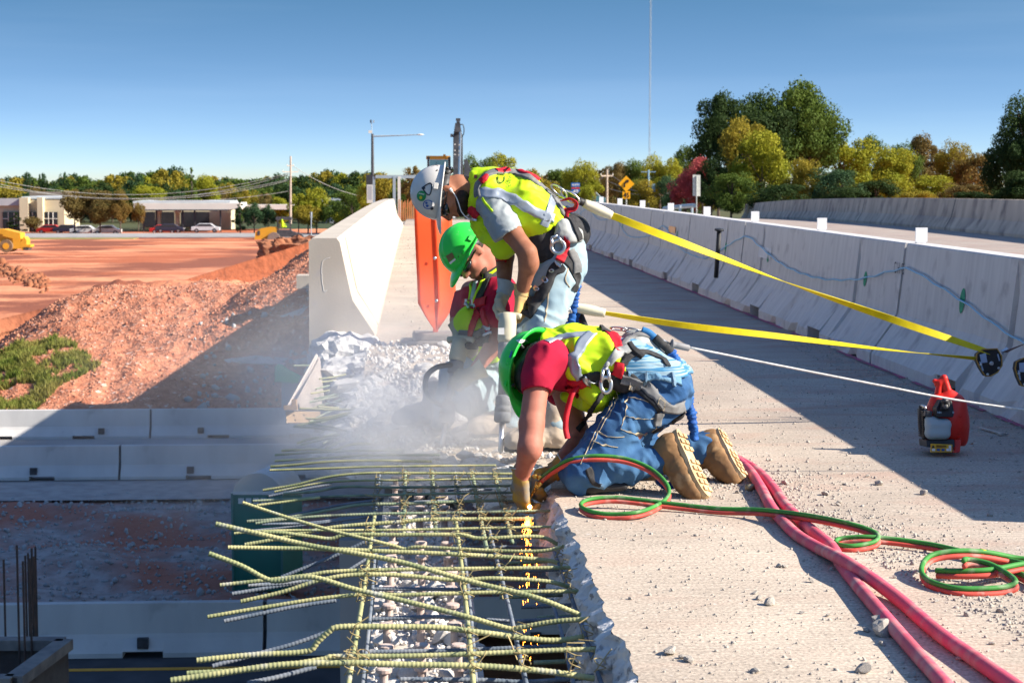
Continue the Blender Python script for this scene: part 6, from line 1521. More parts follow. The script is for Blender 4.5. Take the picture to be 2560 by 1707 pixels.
# open end wrench lying on the deck
wa, wb = G(2450, 1070, .006), G(2500, 1084, .006); wt = thing('wrench', wa.lerp(wb, .5), 'steel open ended wrench lying on the shaded deck to the right of the red blower', 'wrench'); dr = (wb-wa).normalized(); sd_ = Vector((-dr.y, dr.x, 0))
obj('shank', prism([wa-sd_*.007, wb-sd_*.009, wb+sd_*.009, wa+sd_*.007], (0, 0, .006)), M_steel, wt)
obj('jaw', prism([wb-sd_*.009, wb-sd_*.024+dr*.02, wb-sd_*.022+dr*.045, wb-sd_*.010+dr*.048, wb-sd_*.009+dr*.028, wb+sd_*.009+dr*.028, wb+sd_*.010+dr*.048, wb+sd_*.022+dr*.045, wb+sd_*.024+dr*.02, wb+sd_*.009], (0, 0, .008)), M_steel, wt)
cn_ = G(1866, 1228, .0); o = thing('hose_clamp', cn_, 'small metal hose coupling with a wire loop lying beside the boots and the pink hoses', 'coupling')
obj('sleeve', tube([cn_+Vector((0, 0, .014)), cn_+Vector((.03, .01, .014))], .014, 10), mat('old_brass', (.40, .33, .2), rough=.5, metal=.6), o, True); obj('wire', ring(cn_+Vector((.06, -.03, .006)), Vector((1, -.6, 0)), Vector((.6, 1, 0)), .035, .012, .0022), M_steel, o, True)
# ------------------------------------------------------------------ orange vertical panel
pdp = 13.6
pn = thing('channelizer_panel', G(1088, 862), 'orange vertical panel with pointed lower end on a grey base behind the workers', 'traffic marker')
M_op = mat('orange_plastic', (.95, .18, .05), (.92, .16, .045), scale=3, rough=.4, trans=.55)
secx = [(0, 0), (.10, -.002), (.40, -.004), (.49, -.004), (.52, -.018), (.56, -.022), (.60, -.018), (.63, -.004), (.9, -.002), (1.0, 0)]
rows_ = [(498, 1036, 1130), (560, 1036.5, 1131), (640, 1040, 1136), (700, 1043, 1139), (757, 1045, 1141), (790, 1064, 1120), (824, 1087, 1097)]
V = []; F = []
for (y, xl, xr) in rows_:
    for (q, dz) in secx: V.append(P(xl+(xr-xl)*q, y, pdp)+Vector((0, dz+.085*(q-.5), 0)))
n_ = len(secx)
for j in range(len(rows_)-1):
    for i in range(n_-1): a = j*n_+i; F.append((a, a+n_, a+n_+1, a+1))
o = obj('panel', (V, F), M_op, pn, True); sm_ = o.modifiers.new('thick', 'SOLIDIFY'); sm_.thickness = .006
for (x, y) in ((1087, 645), (1091, 751)): obj('bolt', lathe(P(x, y, pdp)+Vector((0, -.038, 0)), P(x, y, pdp)+Vector((0, -.1, 0)), [(0, .012), (.004, .012), (.008, .006)], 12), M_steel, pn)
M_rb = mat('grey_rubber_base', (.20, .18, .17), (.30, .27, .25), scale=4, rough=.9)
bp0 = G(1088, 860); o = obj('base', box((bp0.x, bp0.y+.04, .055), (.34, .30, .07)), M_rb, pn); bevel_obj(o, .02, 2); o = obj('base_slab', box((bp0.x-.04, bp0.y+.04, .016), (.44, .34, .032)), M_rb, pn); bevel_obj(o, .01, 2); obj('post', tube([P(1092, 790, pdp+.01), Vector((bp0.x, bp0.y+.1, .05))], .02, 8), M_op, pn, True)
# ------------------------------------------------------------------ trees
M_bark = mat('bark', (.13, .10, .08), (.08, .06, .05), scale=4, rough=.95, bump=.6, bscale=10, bdist=.05)
def tmat(name, a, b): return mat(name, a, b, scale=.55, rough=.75, trans=.30, lo=.38, hi=.62, detail=6, spec=.15)
TM = {'green': tmat('leaf_green', (.055, .10, .018), (.14, .19, .03)), 'dark': tmat('leaf_dark', (.018, .045, .014), (.055, .085, .02)), 'yellow': tmat('leaf_yellow_green', (.17, .22, .02), (.44, .38, .03)),
      'gold': tmat('leaf_gold', (.17, .17, .025), (.42, .30, .03)), 'brown': tmat('leaf_brown', (.12, .095, .03), (.22, .15, .045)), 'pink': tmat('leaf_pink_red', (.40, .06, .07), (.55, .15, .14)), 'bluegreen': tmat('leaf_blue_green', (.03, .075, .035), (.07, .12, .045)),
      'rust': tmat('leaf_rust', (.22, .12, .035), (.17, .16, .035))}
def tree_meshes(seed, style, nleaf, leaf):
    """unit tree: height 1, crown width about .8"""
    r = np.random.default_rng(seed); nl = {'round': 34, 'open': 38, 'cone': 30, 'column': 26}[style]; L = []
    while len(L) < nl:
        p = r.uniform(-1, 1, 3)
        if np.linalg.norm(p) > 1: continue
        if style == 'round': c = np.array([p[0]*.33, p[1]*.33, .58+p[2]*.32]); s = r.uniform(.06, .14)
        elif style == 'open': c = np.array([p[0]*.37, p[1]*.37, .62+p[2]*.30]); s = r.uniform(.05, .12)
        elif style == 'cone':
            zz = r.uniform(.1, .97); w_ = .30*(1-zz)**.75+.02; c = np.array([p[0]*w_, p[1]*w_, zz]); s = r.uniform(.04, .09)*(1.25-zz)
        else:
            zz = r.uniform(.14, .92); w_ = .17*math.sin(math.pi*min(.96, zz))**.5; c = np.array([p[0]*w_, p[1]*w_, zz]); s = r.uniform(.05, .09)
        L.append((c, s))
    per = nleaf//nl; P0 = []; Nn = []
    for c, s in L:
        d = r.normal(size=(per, 3)); d /= np.linalg.norm(d, axis=1)[:, None]; rad = s*(.55+.55*r.random(per)**.6)
        sc_ = 1+.35*np.sin(d[:, 0]*5+c[0]*30)*np.sin(d[:, 1]*5+1)*np.sin(d[:, 2]*4)
        P0.append(c+d*(rad*sc_)[:, None]*np.array([1.1, 1.1, .85])); Nn.append(d)
    P0 = np.concatenate(P0); Nn = np.concatenate(Nn)+r.normal(size=P0.shape)*.7; Nn /= np.linalg.norm(Nn, axis=1)[:, None]
    t = np.cross(Nn, r.normal(size=P0.shape)); t /= np.linalg.norm(t, axis=1)[:, None]; b = np.cross(Nn, t); sz = leaf*r.uniform(.5, 1.3, len(P0))[:, None]
    V = np.stack([P0-t*sz, P0-b*sz*.6, P0+t*sz, P0+b*sz*.6], 1).reshape(-1, 3); F = np.arange(len(V)).reshape(-1, 4)
    me = bpy.data.meshes.new('crown_%s_%d' % (style, seed)); me.from_pydata(V.tolist(), [], F.tolist()); me.materials.append(TM['green'])
    parts = [tube([(0, 0, -.05), (.01, 0, .2), (0, .01, .5), (0, 0, .8)], [.022, .017, .012, .004], 7)]
    for c, s in L[:14]: parts.append(tube([(0, 0, max(.15, c[2]*.55)), tuple(c*.6+np.array([0, 0, c[2]*.2])), tuple(c)], [.008, .005, .002], 5))
    tv, tf = join(*parts); tm_ = bpy.data.meshes.new('trunk_%d' % seed); tm_.from_pydata([tuple(v) for v in tv], [], tf); tm_.materials.append(M_bark)
    return me, tm_
PROTO = {('round', 0): tree_meshes(1, 'round', 15000, .014), ('round', 1): tree_meshes(2, 'round', 15000, .014), ('open', 0): tree_meshes(3, 'open', 19000, .012), ('open', 1): tree_meshes(4, 'open', 19000, .012),
         ('cone', 0): tree_meshes(5, 'cone', 6500, .013), ('column', 0): tree_meshes(6, 'column', 5000, .014), ('round', 2): tree_meshes(7, 'round', 6500, .021), ('open', 2): tree_meshes(8, 'open', 6500, .020)}
rt = random.Random(21)
def tree(x, ytop, ybase, wpx, D, style, v, colr, label, group, name='tree'):
    """tree standing at depth D whose crown tops out at pixel ytop"""
    p = P(x, ytop, D); b = P(x, ybase, D); h = p.z-b.z
    w_ = wpx/FPX*D/.78
    if style == 'cone': w_ = wpx/FPX*D/.56
    if style == 'column': w_ = wpx/FPX*D/.42
    t = thing(name, (p.x, p.y, b.z), label, 'tree', group, rt.uniform(0, 6.28))
    cm, tm_ = PROTO[(style, v)]
    for nm, me, m in (('crown', cm, TM[colr]), ('trunk', tm_, M_bark)):
        o = bpy.data.objects.new(nm, me); COL.objects.link(o); o.parent = t; o.scale = (w_, w_, h/.95)
        if nm == 'crown': o.material_slots[0].link = 'OBJECT'; o.material_slots[0].material = m
    return t
GR = 'trees behind the far parapet'
big = [(1940,235,560,210,113,'open',0,'green','broad green crown joining the two tallest crowns of the right hand wood'),(1875,225,560,250,112,'open',0,'dark','tall dark green tree, the highest on the right'),(1990,212,560,225,114,'open',1,'green','tall tree crown right of the highest dark one, with gaps of sky'),(1800,240,560,150,110,'open',1,'dark','left shoulder of the tall dark tree group, above the red bush'),
       (1868,275,560,150,104,'round',0,'gold','golden green tree in front of the tall dark tree'),(2035,230,560,110,118,'open',0,'dark','dark upper right part tree of the tallest group'),
       (1905,330,560,170,100,'round',1,'yellow','yellow green tree low in front of the tall group'),(2110,332,560,190,116,'round',0,'yellow','rounded yellow green tree just right of the tall group'),(2170,345,560,110,122,'open',1,'green','green tree at the dip right of the tall group'),
       (2010,400,560,120,98,'round',1,'gold','golden bush tree in front of the right part of the tall group'),(2085,410,560,140,97,'round',0,'bluegreen','blue green bushy tree below the rounded yellow one'),(1780,400,560,110,100,'round',1,'dark','dark low tree behind the blank roadside sign'),
       (1830,420,560,120,96,'round',0,'green','low green tree at the foot of the golden one'),(2235,372,560,150,110,'round',1,'yellow','bright yellow green tree in the middle of the right hand wood'),(2255,355,560,110,125,'open',0,'green','green tree rising behind the bright yellow green one'),(2310,342,560,120,126,'open',1,'brown','thin brownish tree with bare twigs on its top'),
       (2390,350,560,110,120,'open',0,'gold','golden brown tree left of the dark edge tree'),(2440,365,560,130,118,'round',0,'rust','rusty brown tree left of the dark edge tree'),(2330,440,560,150,100,'round',1,'yellow','low yellow green bush tree above the far parapet'),(2290,470,560,120,92,'round',0,'gold','lowest golden bush above the far parapet'),
       (2400,450,560,120,95,'round',0,'brown','dull brown bush tree beside the dark shaded wood'),(2190,440,560,120,98,'round',0,'dark','dark tree between the two yellow green ones'),(2575,235,560,180,84,'open',0,'dark','nearly black tree cut by the right picture edge'),(2520,330,560,150,86,'round',1,'dark','dark shaded tree just left of the right edge tree'),
       (2450,470,560,170,84,'round',0,'dark','dark low mass of foliage at the far right above the parapet'),(2560,430,560,160,82,'round',1,'dark','black green foliage in the right corner above the parapet'),(1940,450,560,160,94,'round',0,'dark','dark undergrowth tree in the centre of the tall group'),(2120,470,560,160,92,'round',1,'dark','dark undergrowth tree right of the tall group')]
for a in big: tree(*a[:8], a[8], GR)
tree(1757,398,560,105,102,'open',1,'pink','pinkish red bush tree beside the blank roadside sign',GR,'red_tree'); tree(1715,428,560,90,104,'round',2,'pink','smaller dull pink bush tree left of the blank sign',GR,'red_tree')
GM = 'trees beyond the end of the bridge'
mid = [(1190,385,560,90,190,'open',0,'green','green tree right of the excavator boom'),(1250,388,560,100,195,'open',1,'yellow','yellowish green tree above the bent worker helmet'),(1330,420,560,80,230,'round',2,'gold','golden tree behind the standing worker back'),(1400,410,560,90,190,'round',0,'green','green tree above the blue route sign'),(1460,400,560,110,185,'open',0,'yellow','yellow green tree behind the blue route sign'),
       (1545,410,560,90,200,'open',1,'brown','brownish tree behind the yellow curve sign'),(1590,402,560,90,190,'round',1,'green','green tree right of the yellow curve sign'),(1650,385,560,110,180,'open',0,'yellow','yellow green tree left of the red bush'),(1715,370,560,90,185,'open',1,'green','green tree above the red bush'),(1680,430,560,90,150,'round',0,'bluegreen','blue green tree left of the red bush'),
       (1610,450,560,90,150,'round',1,'gold','golden low tree behind the pair of sign backs'),(1370,450,560,80,150,'round',2,'gold','low golden bush by the end of the barriers'),(1030,410,560,60,210,'open',2,'rust','thin reddish tree left of the excavator cab'),(1062,425,560,50,200,'round',2,'gold','small golden tree just left of the excavator cab'),
       (960,430,575,70,240,'round',2,'gold','golden tree behind the street lamp'),(925,440,575,70,250,'round',0,'yellow','yellow tree left of the street lamp'),(1000,455,575,60,230,'round',2,'green','green bush behind the overhead beam')]
for a in mid: tree(*a[:8], a[8], GM)
GL = 'trees along the crossing road'
left = [(185,472,582,80,292,'round',2,'brown','brownish green tree left one in front of the shop'),(248,465,582,90,292,'round',0,'brown','largest brown tree between the beige building and the filling station'),(300,478,582,60,292,'round',1,'rust','reddish brown tree right of the largest brown one'),(345,505,575,40,295,'round',2,'rust','small bare reddish tree beside the filling station canopy'),
        (375,457,545,90,330,'round',0,'yellow','bright yellow green tree behind the filling station canopy, left'),(478,422,540,50,330,'cone',0,'green','tall pointed green tree behind the filling station'),(510,440,560,90,335,'round',1,'yellow','broad bright green tree behind the filling station, right'),(600,500,584,50,292,'cone',0,'bluegreen','dark pointed bush right of the filling station'),
        (635,505,584,60,290,'round',2,'bluegreen','dark round bush right of the filling station'),(670,510,584,40,291,'round',2,'bluegreen','small dark bush left of the utility pole'),(620,470,560,60,320,'open',2,'gold','golden thin tree above the dark bushes'),(660,480,560,50,320,'open',2,'brown','brown thin tree above the dark bushes'),
        (700,490,565,50,320,'column',0,'yellow','slender yellow tree left of the utility pole'),(745,480,586,60,288,'open',2,'yellow','yellow green tree right of the utility pole'),(790,465,586,70,288,'open',2,'yellow','tallest yellow green tree behind the parapet end'),(770,510,586,80,286,'round',2,'gold','golden bush at the roadside behind the parapet end'),
        (835,500,586,80,286,'round',2,'green','green bush above the parapet'),(880,470,580,80,280,'round',0,'green','green tree above the parapet, left of the yellow one'),(865,520,586,60,284,'round',2,'yellow','low yellow bush above the parapet'),(40,532,584,60,290,'cone',0,'dark','dark cone shrub in front of the beige building'),(80,540,584,50,290,'round',2,'brown','brown shrub in front of the beige building'),
        (905,505,584,50,284,'round',2,'pink','reddish shrub above the parapet')]
for a in left: tree(*a[:8], a[8], GL)
GF = 'trees of the far wooded ridge'
def spot(x): return 'far behind the beige shop' if x < 170 else 'behind the large brown trees' if x < 340 else 'above the filling station canopy' if x < 520 else 'above the dark pointed bushes' if x < 640 else 'near the tall utility pole' if x < 760 else 'above the clay heap' if x < 850 else 'above the left parapet'
words_ = ['green', 'bluegreen', 'dark', 'gold', 'brown', 'bluegreen', 'green']
tn = 0
for i, x in enumerate(range(-330, 1010, 16)):
    yt = 438+5*math.sin(x*.013)+7*math.sin(x*.05+2)-16*math.exp(-((x-400)/60)**2)-10*math.exp(-((x-880)/70)**2)+rt.uniform(-5, 6)
    c = words_[rt.randrange(7)]
    tree(x, yt, 585, rt.uniform(75, 130), 480+rt.uniform(-30, 60), ['round', 'open'][i % 2], 2, ['bluegreen', 'green', 'bluegreen', 'gold', 'dark', 'green', 'bluegreen', 'yellow'][(i*5) % 8], {'bluegreen': 'blue green'}.get(['bluegreen', 'green', 'bluegreen', 'gold', 'dark', 'green', 'bluegreen', 'yellow'][(i*5) % 8], ['bluegreen', 'green', 'bluegreen', 'gold', 'dark', 'green', 'bluegreen', 'yellow'][(i*5) % 8])+' ridge tree on the skyline '+spot(x), GF)
for i, x in enumerate(range(-320, 1010, 26)):
    yt = 462+rt.uniform(-12, 12)+(8 if x < 120 else 0)
    cw_ = words_[rt.randrange(7)] if x > 60 else 'gold'
    tree(x+rt.uniform(-6, 6), yt, 585, rt.uniform(70, 110), 400+rt.uniform(-20, 30), ['round', 'open'][i % 2], 2, cw_, {'bluegreen': 'blue green'}.get(cw_, cw_)+' tree in the wood '+spot(x), 'trees in the wood below the skyline')
for i, x in enumerate(range(1130, 1800, 34)):
    tree(x, 425+rt.uniform(-10, 12)-15*math.exp(-((x-1600)/90)**2), 585, rt.uniform(70, 100), 300+rt.uniform(-20, 20), ['round', 'open'][i % 2], 2, words_[rt.randrange(7)], 'distant tree '+('behind the excavator boom' if x < 1250 else 'behind the standing worker back' if x < 1420 else 'around the blue route sign' if x < 1520 else 'behind the curve sign' if x < 1620 else 'near the red bush'), 'distant trees beyond the road')
for x, yt, ll in ((70, 425, 'leftmost'), (107, 428, 'middle'), (158, 426, 'rightmost')): tree(x, yt, 560, 26, 470, 'open', 2, 'bluegreen', ll+' of three taller trees standing out of the skyline above the beige shop', 'taller trees on the left skyline')
# far wood mass filling under the crowns
o = obj('far_wood', lump((-95, 520, -11), (150, 20, 7), 4, .25, 4, 4), M_hill); props(o, kind='stuff')
# ------------------------------------------------------------------ buildings
M_beige = mat('beige_render', (.60, .52, .36), (.55, .47, .32), scale=.5, rough=.8); M_dkglass = mat('dark_glass', (.02, .025, .03), (.03, .03, .04), rough=.15, spec=.6)
M_roofw = mat('pale_roof', (.55, .60, .62), (.5, .55, .57), scale=.5, rough=.6); M_whitew = mat('white_wall', (.70, .68, .62), (.65, .63, .58), scale=.5, rough=.7); M_greyw = mat('grey_wall', (.45, .45, .47), (.4, .4, .42), scale=.5, rough=.8)
def bbox_px(x0, x1, y0, y1, D, dep): 
    a = P(x0, y0, D); b = P(x1, y1, D); return ((a.x+b.x)/2, (a.y+b.y)/2+dep/2, (a.z+b.z)/2), (abs(b.x-a.x), dep, abs(a.z-b.z))
def bpx(name, x0, x1, y0, y1, D, dep, m, par, off=0.0):
    c, s = bbox_px(x0, x1, y0, y1, D, dep); return obj(name, box((c[0], c[1]+off, c[2]), s), m, par)
D = 305
t = thing('shop_building', P(60, 586, D), 'beige flat roofed shop building with two square towers at the left edge', 'building')
bpx('wall', -60, 160, 500, 586, D, 14, M_beige, t); bpx('parapet_wall', -60, 54, 496, 514, D, .6, M_greyw, t, -.9); bpx('tower', 54, 76, 494, 586, D, 3, M_beige, t, -1.6); bpx('tower', 98, 112, 494, 586, D, 3, M_beige, t, -1.6); bpx('roof', 54, 165, 492, 497, D, 15, M_roofw, t)
for x0, x1 in ((8, 52), (66, 92), (112, 145)):
    w_ = bpx('window', x0, x1, 530, 575, D, .3, M_dkglass, t, -.4)
    for k in range(1, 3): bpx('mullion', x0+(x1-x0)*k/3-.8, x0+(x1-x0)*k/3+.8, 530, 575, D, .2, M_whitew, w_, -.6)
    bpx('transom', x0, x1, 546, 547.5, D, .2, M_whitew, w_, -.65)
t = thing('filling_station', P(460, 584, D+14), 'filling station with a long cream canopy on pillars, left of the utility pole', 'filling station')
bpx('back_wall', 350, 575, 506, 584, D+16, 9, M_beige, t); bpx('canopy', 335, 600, 508, 524, D, 12, M_whitew, t); bpx('canopy_roof', 333, 575, 503, 508, D, 12.4, M_roofw, t); bpx('canopy_soffit', 362, 570, 524, 527, D, 11, M_dksteel, t); bpx('side_panel', 570, 735, 512, 524, D+10, 6, M_whitew, t)
for x0, x1 in ((360, 388), (402, 436), (452, 523)): bpx('shop_window', x0, x1, 530, 568, D+15, .3, M_dkglass, t)
for x in (396, 443): bpx('pillar', x-5, x+5, 524, 584, D+2, 1, M_beige, t); bpx('pillar_cap', x-7, x+7, 524, 532, D+1.5, 1.4, M_whitew, t)
for x in (359, 391, 457, 487, 551): bpx('post', x-2.2, x+2.2, 524, 584, D+1, .3, M_dksteel, t)
t = thing('grey_shed', P(835, 560, 380), 'pale grey shed half hidden by the trees above the parapet', 'building'); bpx('wall', 806, 862, 500, 560, 380, 10, M_greyw, t); bpx('roof', 803, 865, 496, 500, 380, 11, M_roofw, t)
t = thing('low_hall', P(120, 520, 360), 'low brown roofed hall behind the beige shop building', 'building'); bpx('wall', 78, 168, 492, 570, 345, 10, M_greyw, t); bpx('roof', 74, 172, 481, 493, 345, 11, mat('brown_roof', (.28, .22, .18)), t)
M_carr = {'red': mat('red_car_paint', (.45, .02, .02), rough=.3, coat=.5), 'white': mat('white_car_paint', (.7, .7, .72), rough=.3, coat=.5), 'dark': mat('dark_car_paint', (.03, .03, .06), rough=.3, coat=.5), 'teal': mat('teal_car_paint', (.03, .12, .15), rough=.3, coat=.5)}
def car(x, ybase, D, col_, label, L=4.6, rz=0.0, tall=1.45, group='cars parked along the crossing road'):
    p = P(x, ybase, D); t = thing('parked_car', p, label, 'car', group, rz)
    pts = [(-.5, .25), (-.5, .62), (-.36, .68), (-.22, 1.0), (.18, 1.0), (.33, .66), (.48, .58), (.5, .3), (.5, .2), (-.5, .2)]
    h = tall
    body = prism([Vector((a*L, -.85, b*h)) for a, b in pts], (0, 1.7, 0)); o = obj('body', body, M_carr[col_], t, local=True); bevel_obj(o, .08, 2)
    obj('window', prism([Vector((a*L, -.87, b*h)) for a, b in ((-.33, .69), (-.20, .94), (.16, .94), (.29, .69))], (0, 1.74, 0)), M_dkglass, t, local=True)
    for a in (-.31, .31):
        w_ = obj('wheel', tube([(a*L, -.9, .32), (a*L, .9, .32)], .33, 14), M_black, t, local=True); obj('rim', tube([(a*L, -.92, .32), (a*L, .92, .32)], .18, 10), M_steel, w_, local=True)
    for s_ in (-.6, .6): obj('headlight', box((.5*L-.02, s_, .5*h), (.08, .3, .12)), M_white, t, local=True)
for x, y, c, l in ((128, 584, 'red', 'red car parked in front of the beige building'), (170, 584, 'dark', 'dark car right of the red one by the beige building'), (268, 586, 'white', 'white car half behind the largest brown tree'), (212, 586, 'white', 'white car under the brown trees'), (410, 584, 'red', 'dark red car under the left of the canopy'), (425, 582, 'dark', 'black car under the canopy between the pillars'), (515, 581, 'white', 'white pickup under the right end of the canopy')): car(x, y, 300 if c != 'white' else 297, c, l)
# utility poles and wires
M_pole = mat('weathered_pole', (.50, .42, .34), (.40, .33, .27), scale=3, rough=.9); M_wirel = mat('pale_wire', (.45, .45, .42), rough=.6)
def upole(x, yt, yb, D, arms, label, w_=.16):
    t = thing('utility_pole', P(x, yb, D), label, 'utility pole'); obj('pole', tube([P(x, yb, D), P(x+(727-725)*.3, yt, D)], [w_*1.2, w_*.8], 10), M_pole, t)
    for y, hw in arms:
        c = P(x, y, D); obj('crossarm', box(c, (hw*2, .12, .12), rz=.5), M_pole, t)
        for s_ in (-.9, 0, .9): obj('insulator', tube([c+Vector((s_*hw, s_*hw*.5, .05)), c+Vector((s_*hw, s_*hw*.5, .28))], .05, 6), M_whitew, t)
    return t
upole(726, 391, 560, 270, [(415, .5), (430, 1.2)], 'tall wooden utility pole with crossarm, left of the parapet end'); 
upole(1517, 424, 560, 185, [(440, .7)], 'wooden utility pole left of the yellow curve sign', .13); upole(1487, 446, 560, 200, [(447, 1.0)], 'short utility pole with a wide crossarm behind the barrier', .1); upole(1385, 452, 560, 240, [(454, 1.0)], 'small utility pole with a crossarm left of the blue route sign', .1)
def wire(name_pts, D0, D1, r, sag, label):
    (x0, y0), (x1, y1) = name_pts; a, b = P(x0, y0, D0), P(x1, y1, D1); n = 30; pts = [a.lerp(b, k/n)-Vector((0, 0, sag*4*(k/n)*(1-k/n))) for k in range(n+1)]
    o = obj('overhead_wire', tube(pts, r, 4), M_wirel); props(o, label, 'wire')
for (a, b, s, lab) in (((-60, 438), (722, 433), 3, 'topmost overhead wire across the left of the view'), ((-60, 445), (722, 436), 3.4, 'second overhead wire across the left of the view'), ((-60, 455), (720, 449), 2.6, 'third overhead wire, sagging in front of the trees'), ((330, 498), (720, 452), .8, 'slanting lower wire right of the brown trees'), ((370, 500), (722, 478), .6, 'lowest slanting wire above the canopy'), ((728, 412), (1000, 498), 1.5, 'thin wire dropping from the pole top toward the right')): wire((a, b), 268, 270, .035, s, lab)
for (a, b, s, lab) in (((1518, 430), (1760, 490), 1.2, 'wire from the middle pole down to the right'), ((1518, 452), (1780, 484), .8, 'lower wire behind the yellow curve sign'), ((1518, 470), (1700, 478), .5, 'lowest wire behind the yellow curve sign')): wire((a, b), 186, 170, .025, s, lab)
# street lamp with cameras, overhead sign beam, roadside signs
M_gal = mat('galvanised', (.42, .50, .55), (.36, .44, .49), scale=3, rough=.5, metal=.3)
t = thing('street_lamp', P(932, 560, 150), 'dark street lamp pole with one long arm and a camera mast, left of the excavator', 'street lamp')
obj('pole', tube([P(932, 560, 150), P(931, 335, 150)], [.17, .10], 10), M_dksteel, t); obj('mast', tube([P(930, 336, 150), P(929, 306, 150)], .03, 6), M_gal, t); obj('arm', tube([P(931, 341, 150), P(1000, 339, 150), P(1044, 337, 150)], [.07, .05, .04], 8), M_gal, t); obj('lamp_head', lump(P(1051, 337, 150), (.28, .15, .07), 2, .1, 2), M_whitew, t); obj('camera', box(P(926, 330, 150), (.3, .3, .22)), M_whitew, t); obj('camera', box(P(927, 304, 150), (.12, .12, .25)), M_dksteel, t); obj('camera', box(P(934, 304, 150), (.12, .12, .2)), M_gal, t); obj('control_box', box(P(925, 455, 150), (.6, .4, 1.2)), M_dksteel, t)
t = thing('overhead_sign_frame', P(980, 560, 130), 'pale blue grey steel frame with a high horizontal beam across the end of the bridge', 'sign frame')
obj('beam', box((P(1030, 442, 130)+Vector((0, 0, 0))), (P(1120, 440, 130).x-P(938, 440, 130).x, .3, .22)), M_gal, t)
for x in (986, 998): obj('post', box(P(x, 502, 130), (.20, .2, 3.4)), M_gal if x < 990 else M_whitew, t)
obj('post', box(P(935, 502, 130), (.16, .2, 3.4)), M_gal, t)
t = thing('equipment_cabinet', P(925, 520, 148), 'white equipment cabinet at the foot of the street lamp', 'cabinet'); bpx('body', 917, 932, 462, 508, 146, .6, M_whitew, t); bpx('door', 919, 930, 465, 500, 146, .1, M_greyw, t, -.4)
M_sblue = mat('sign_blue', (.02, .14, .45), rough=.4); M_sred = mat('sign_red', (.55, .05, .06), rough=.4); M_syel = mat('sign_amber', (.90, .42, .01), (.88, .40, .01), rough=.4); M_sback = mat('sign_back', (.20, .33, .42), (.17, .30, .38), rough=.5); M_post = mat('sign_post', (.40, .42, .40), (.34, .36, .34), rough=.6)
def flat(name, pts, D, m, par, dy=0.0, th=.02): return obj(name, prism([P(x, y, D)+Vector((0, dy, 0)) for x, y in pts], (0, th, 0)), m, par)
def text_px(s, x, y, w_, h_, D, m, par, dy, name='lettering'):
    V, F = text_mesh(s, .02); mw = max(v.x for v in V); obj(name, ([P(x+w_*v.x/mw, y-h_*v.y/.7, D)+Vector((0, dy, 0)) for v in V], F), m, par)
D = 170; t = thing('route_sign', P(1438, 540, D), 'blue NORTH interstate 49 route shield sign behind the barrier', 'sign')
flat('north_plate', [(1428, 457), (1450, 457), (1450, 467.5), (1428, 467.5)], D, M_sblue, t); text_px('NORTH', 1430, 465, 18, 5.5, D, M_whitew, t, -.01)
sh_ = [(1429, 469), (1434, 468), (1439, 469.5), (1444, 468), (1449, 469), (1450, 476), (1447, 481), (1439, 485.5), (1431, 481), (1428, 476)]; flat('shield', sh_, D, M_sblue, t); flat('shield_band', [(1429, 469), (1434, 468), (1439, 469.5), (1444, 468), (1449, 469), (1449.6, 472.5), (1428.4, 472.5)], D, M_sred, t, -.02); text_px('49', 1432, 482.5, 14, 8, D, M_whitew, t, -.03); obj('post', tube([P(1439, 560, D)+Vector((0, .06, 0)), P(1439, 460, D)+Vector((0, .06, 0))], .05, 6), M_post, t)
D = 128; t = thing('curve_sign', P(1565, 540, D), 'orange yellow diamond sign with a black right curve arrow and a 45 plate below', 'sign')
flat('diamond', [(1565.5, 439.5), (1586, 460), (1565.5, 480), (1546, 460)], D, M_syel, t); flat('speed_plate', [(1556.5, 478), (1575.5, 478), (1575.5, 497), (1556.5, 497)], D, M_syel, t, .03); text_px('45', 1559, 494, 14, 12, D, M_lens, t, .01); obj('post', tube([P(1566, 560, D)+Vector((0, .08, 0)), P(1566, 445, D)+Vector((0, .08, 0))], .05, 6), M_post, t)
arr = spline([P(1561.5, 468, D), P(1561.5, 461, D), P(1564, 455.5, D), P(1568.5, 453.5, D)], n=10); obj('arrow', tube([p+Vector((0, -.015, 0)) for p in arr], .055, 6), M_lens, t); flat('arrow_head', [(1566.5, 449), (1573.5, 451), (1569.5, 458)], D, M_lens, t, -.03)
D = 150; t = thing('sign_backs', P(1622, 540, D), 'two blue grey sign backs on one tall pole, right of the yellow curve sign', 'sign'); flat('panel', [(1604, 460), (1616, 460), (1616, 481), (1604, 481)], D, M_sback, t); flat('panel', [(1628, 460), (1638, 460), (1638, 480), (1628, 480)], D, M_sback, t); obj('post', tube([P(1622, 560, D), P(1621, 425, D)], [.11, .08], 8), M_sback, t); obj('crossarm', box(P(1621, 430, D), (1.2, .08, .08)), M_sback, t)
D = 84; t = thing('blank_sign', P(1741, 530, D), 'white back of a blank roadside sign in front of the red bush', 'sign'); flat('panel', [(1732, 437), (1751, 438), (1751, 491), (1732, 490)], D, mat('cream_sign_back', (.66, .66, .58), rough=.5), t); obj('post', tube([P(1741, 545, D)+Vector((0, -.03, 0)), P(1741, 440, D)+Vector((0, -.03, 0))], .028, 6), M_post, t)
D = 300; t = thing('grey_post_sign', P(778, 585, 262), 'thin grey sign post by the roller', 'sign'); flat('panel', [(775, 530), (781, 530), (781, 545), (775, 545)], 262, M_gal, t); obj('post', tube([P(778, 592, 262), P(778, 530, 262)], .07, 6), M_gal, t)
D = 1300; t = thing('radio_mast', P(1624, 560, D), 'very thin tall radio mast rising to the top of the picture', 'mast')
b_, t__ = P(1622, 570, D), P(1627, -60, D)
for k in range(3):
    an = k*2.094; o_ = Vector((math.cos(an)*.55, math.sin(an)*.55, 0)); obj('leg', tube([b_+o_, t__+o_], .13, 4), mat('mast_steel', (.35, .38, .42), rough=.7), t)
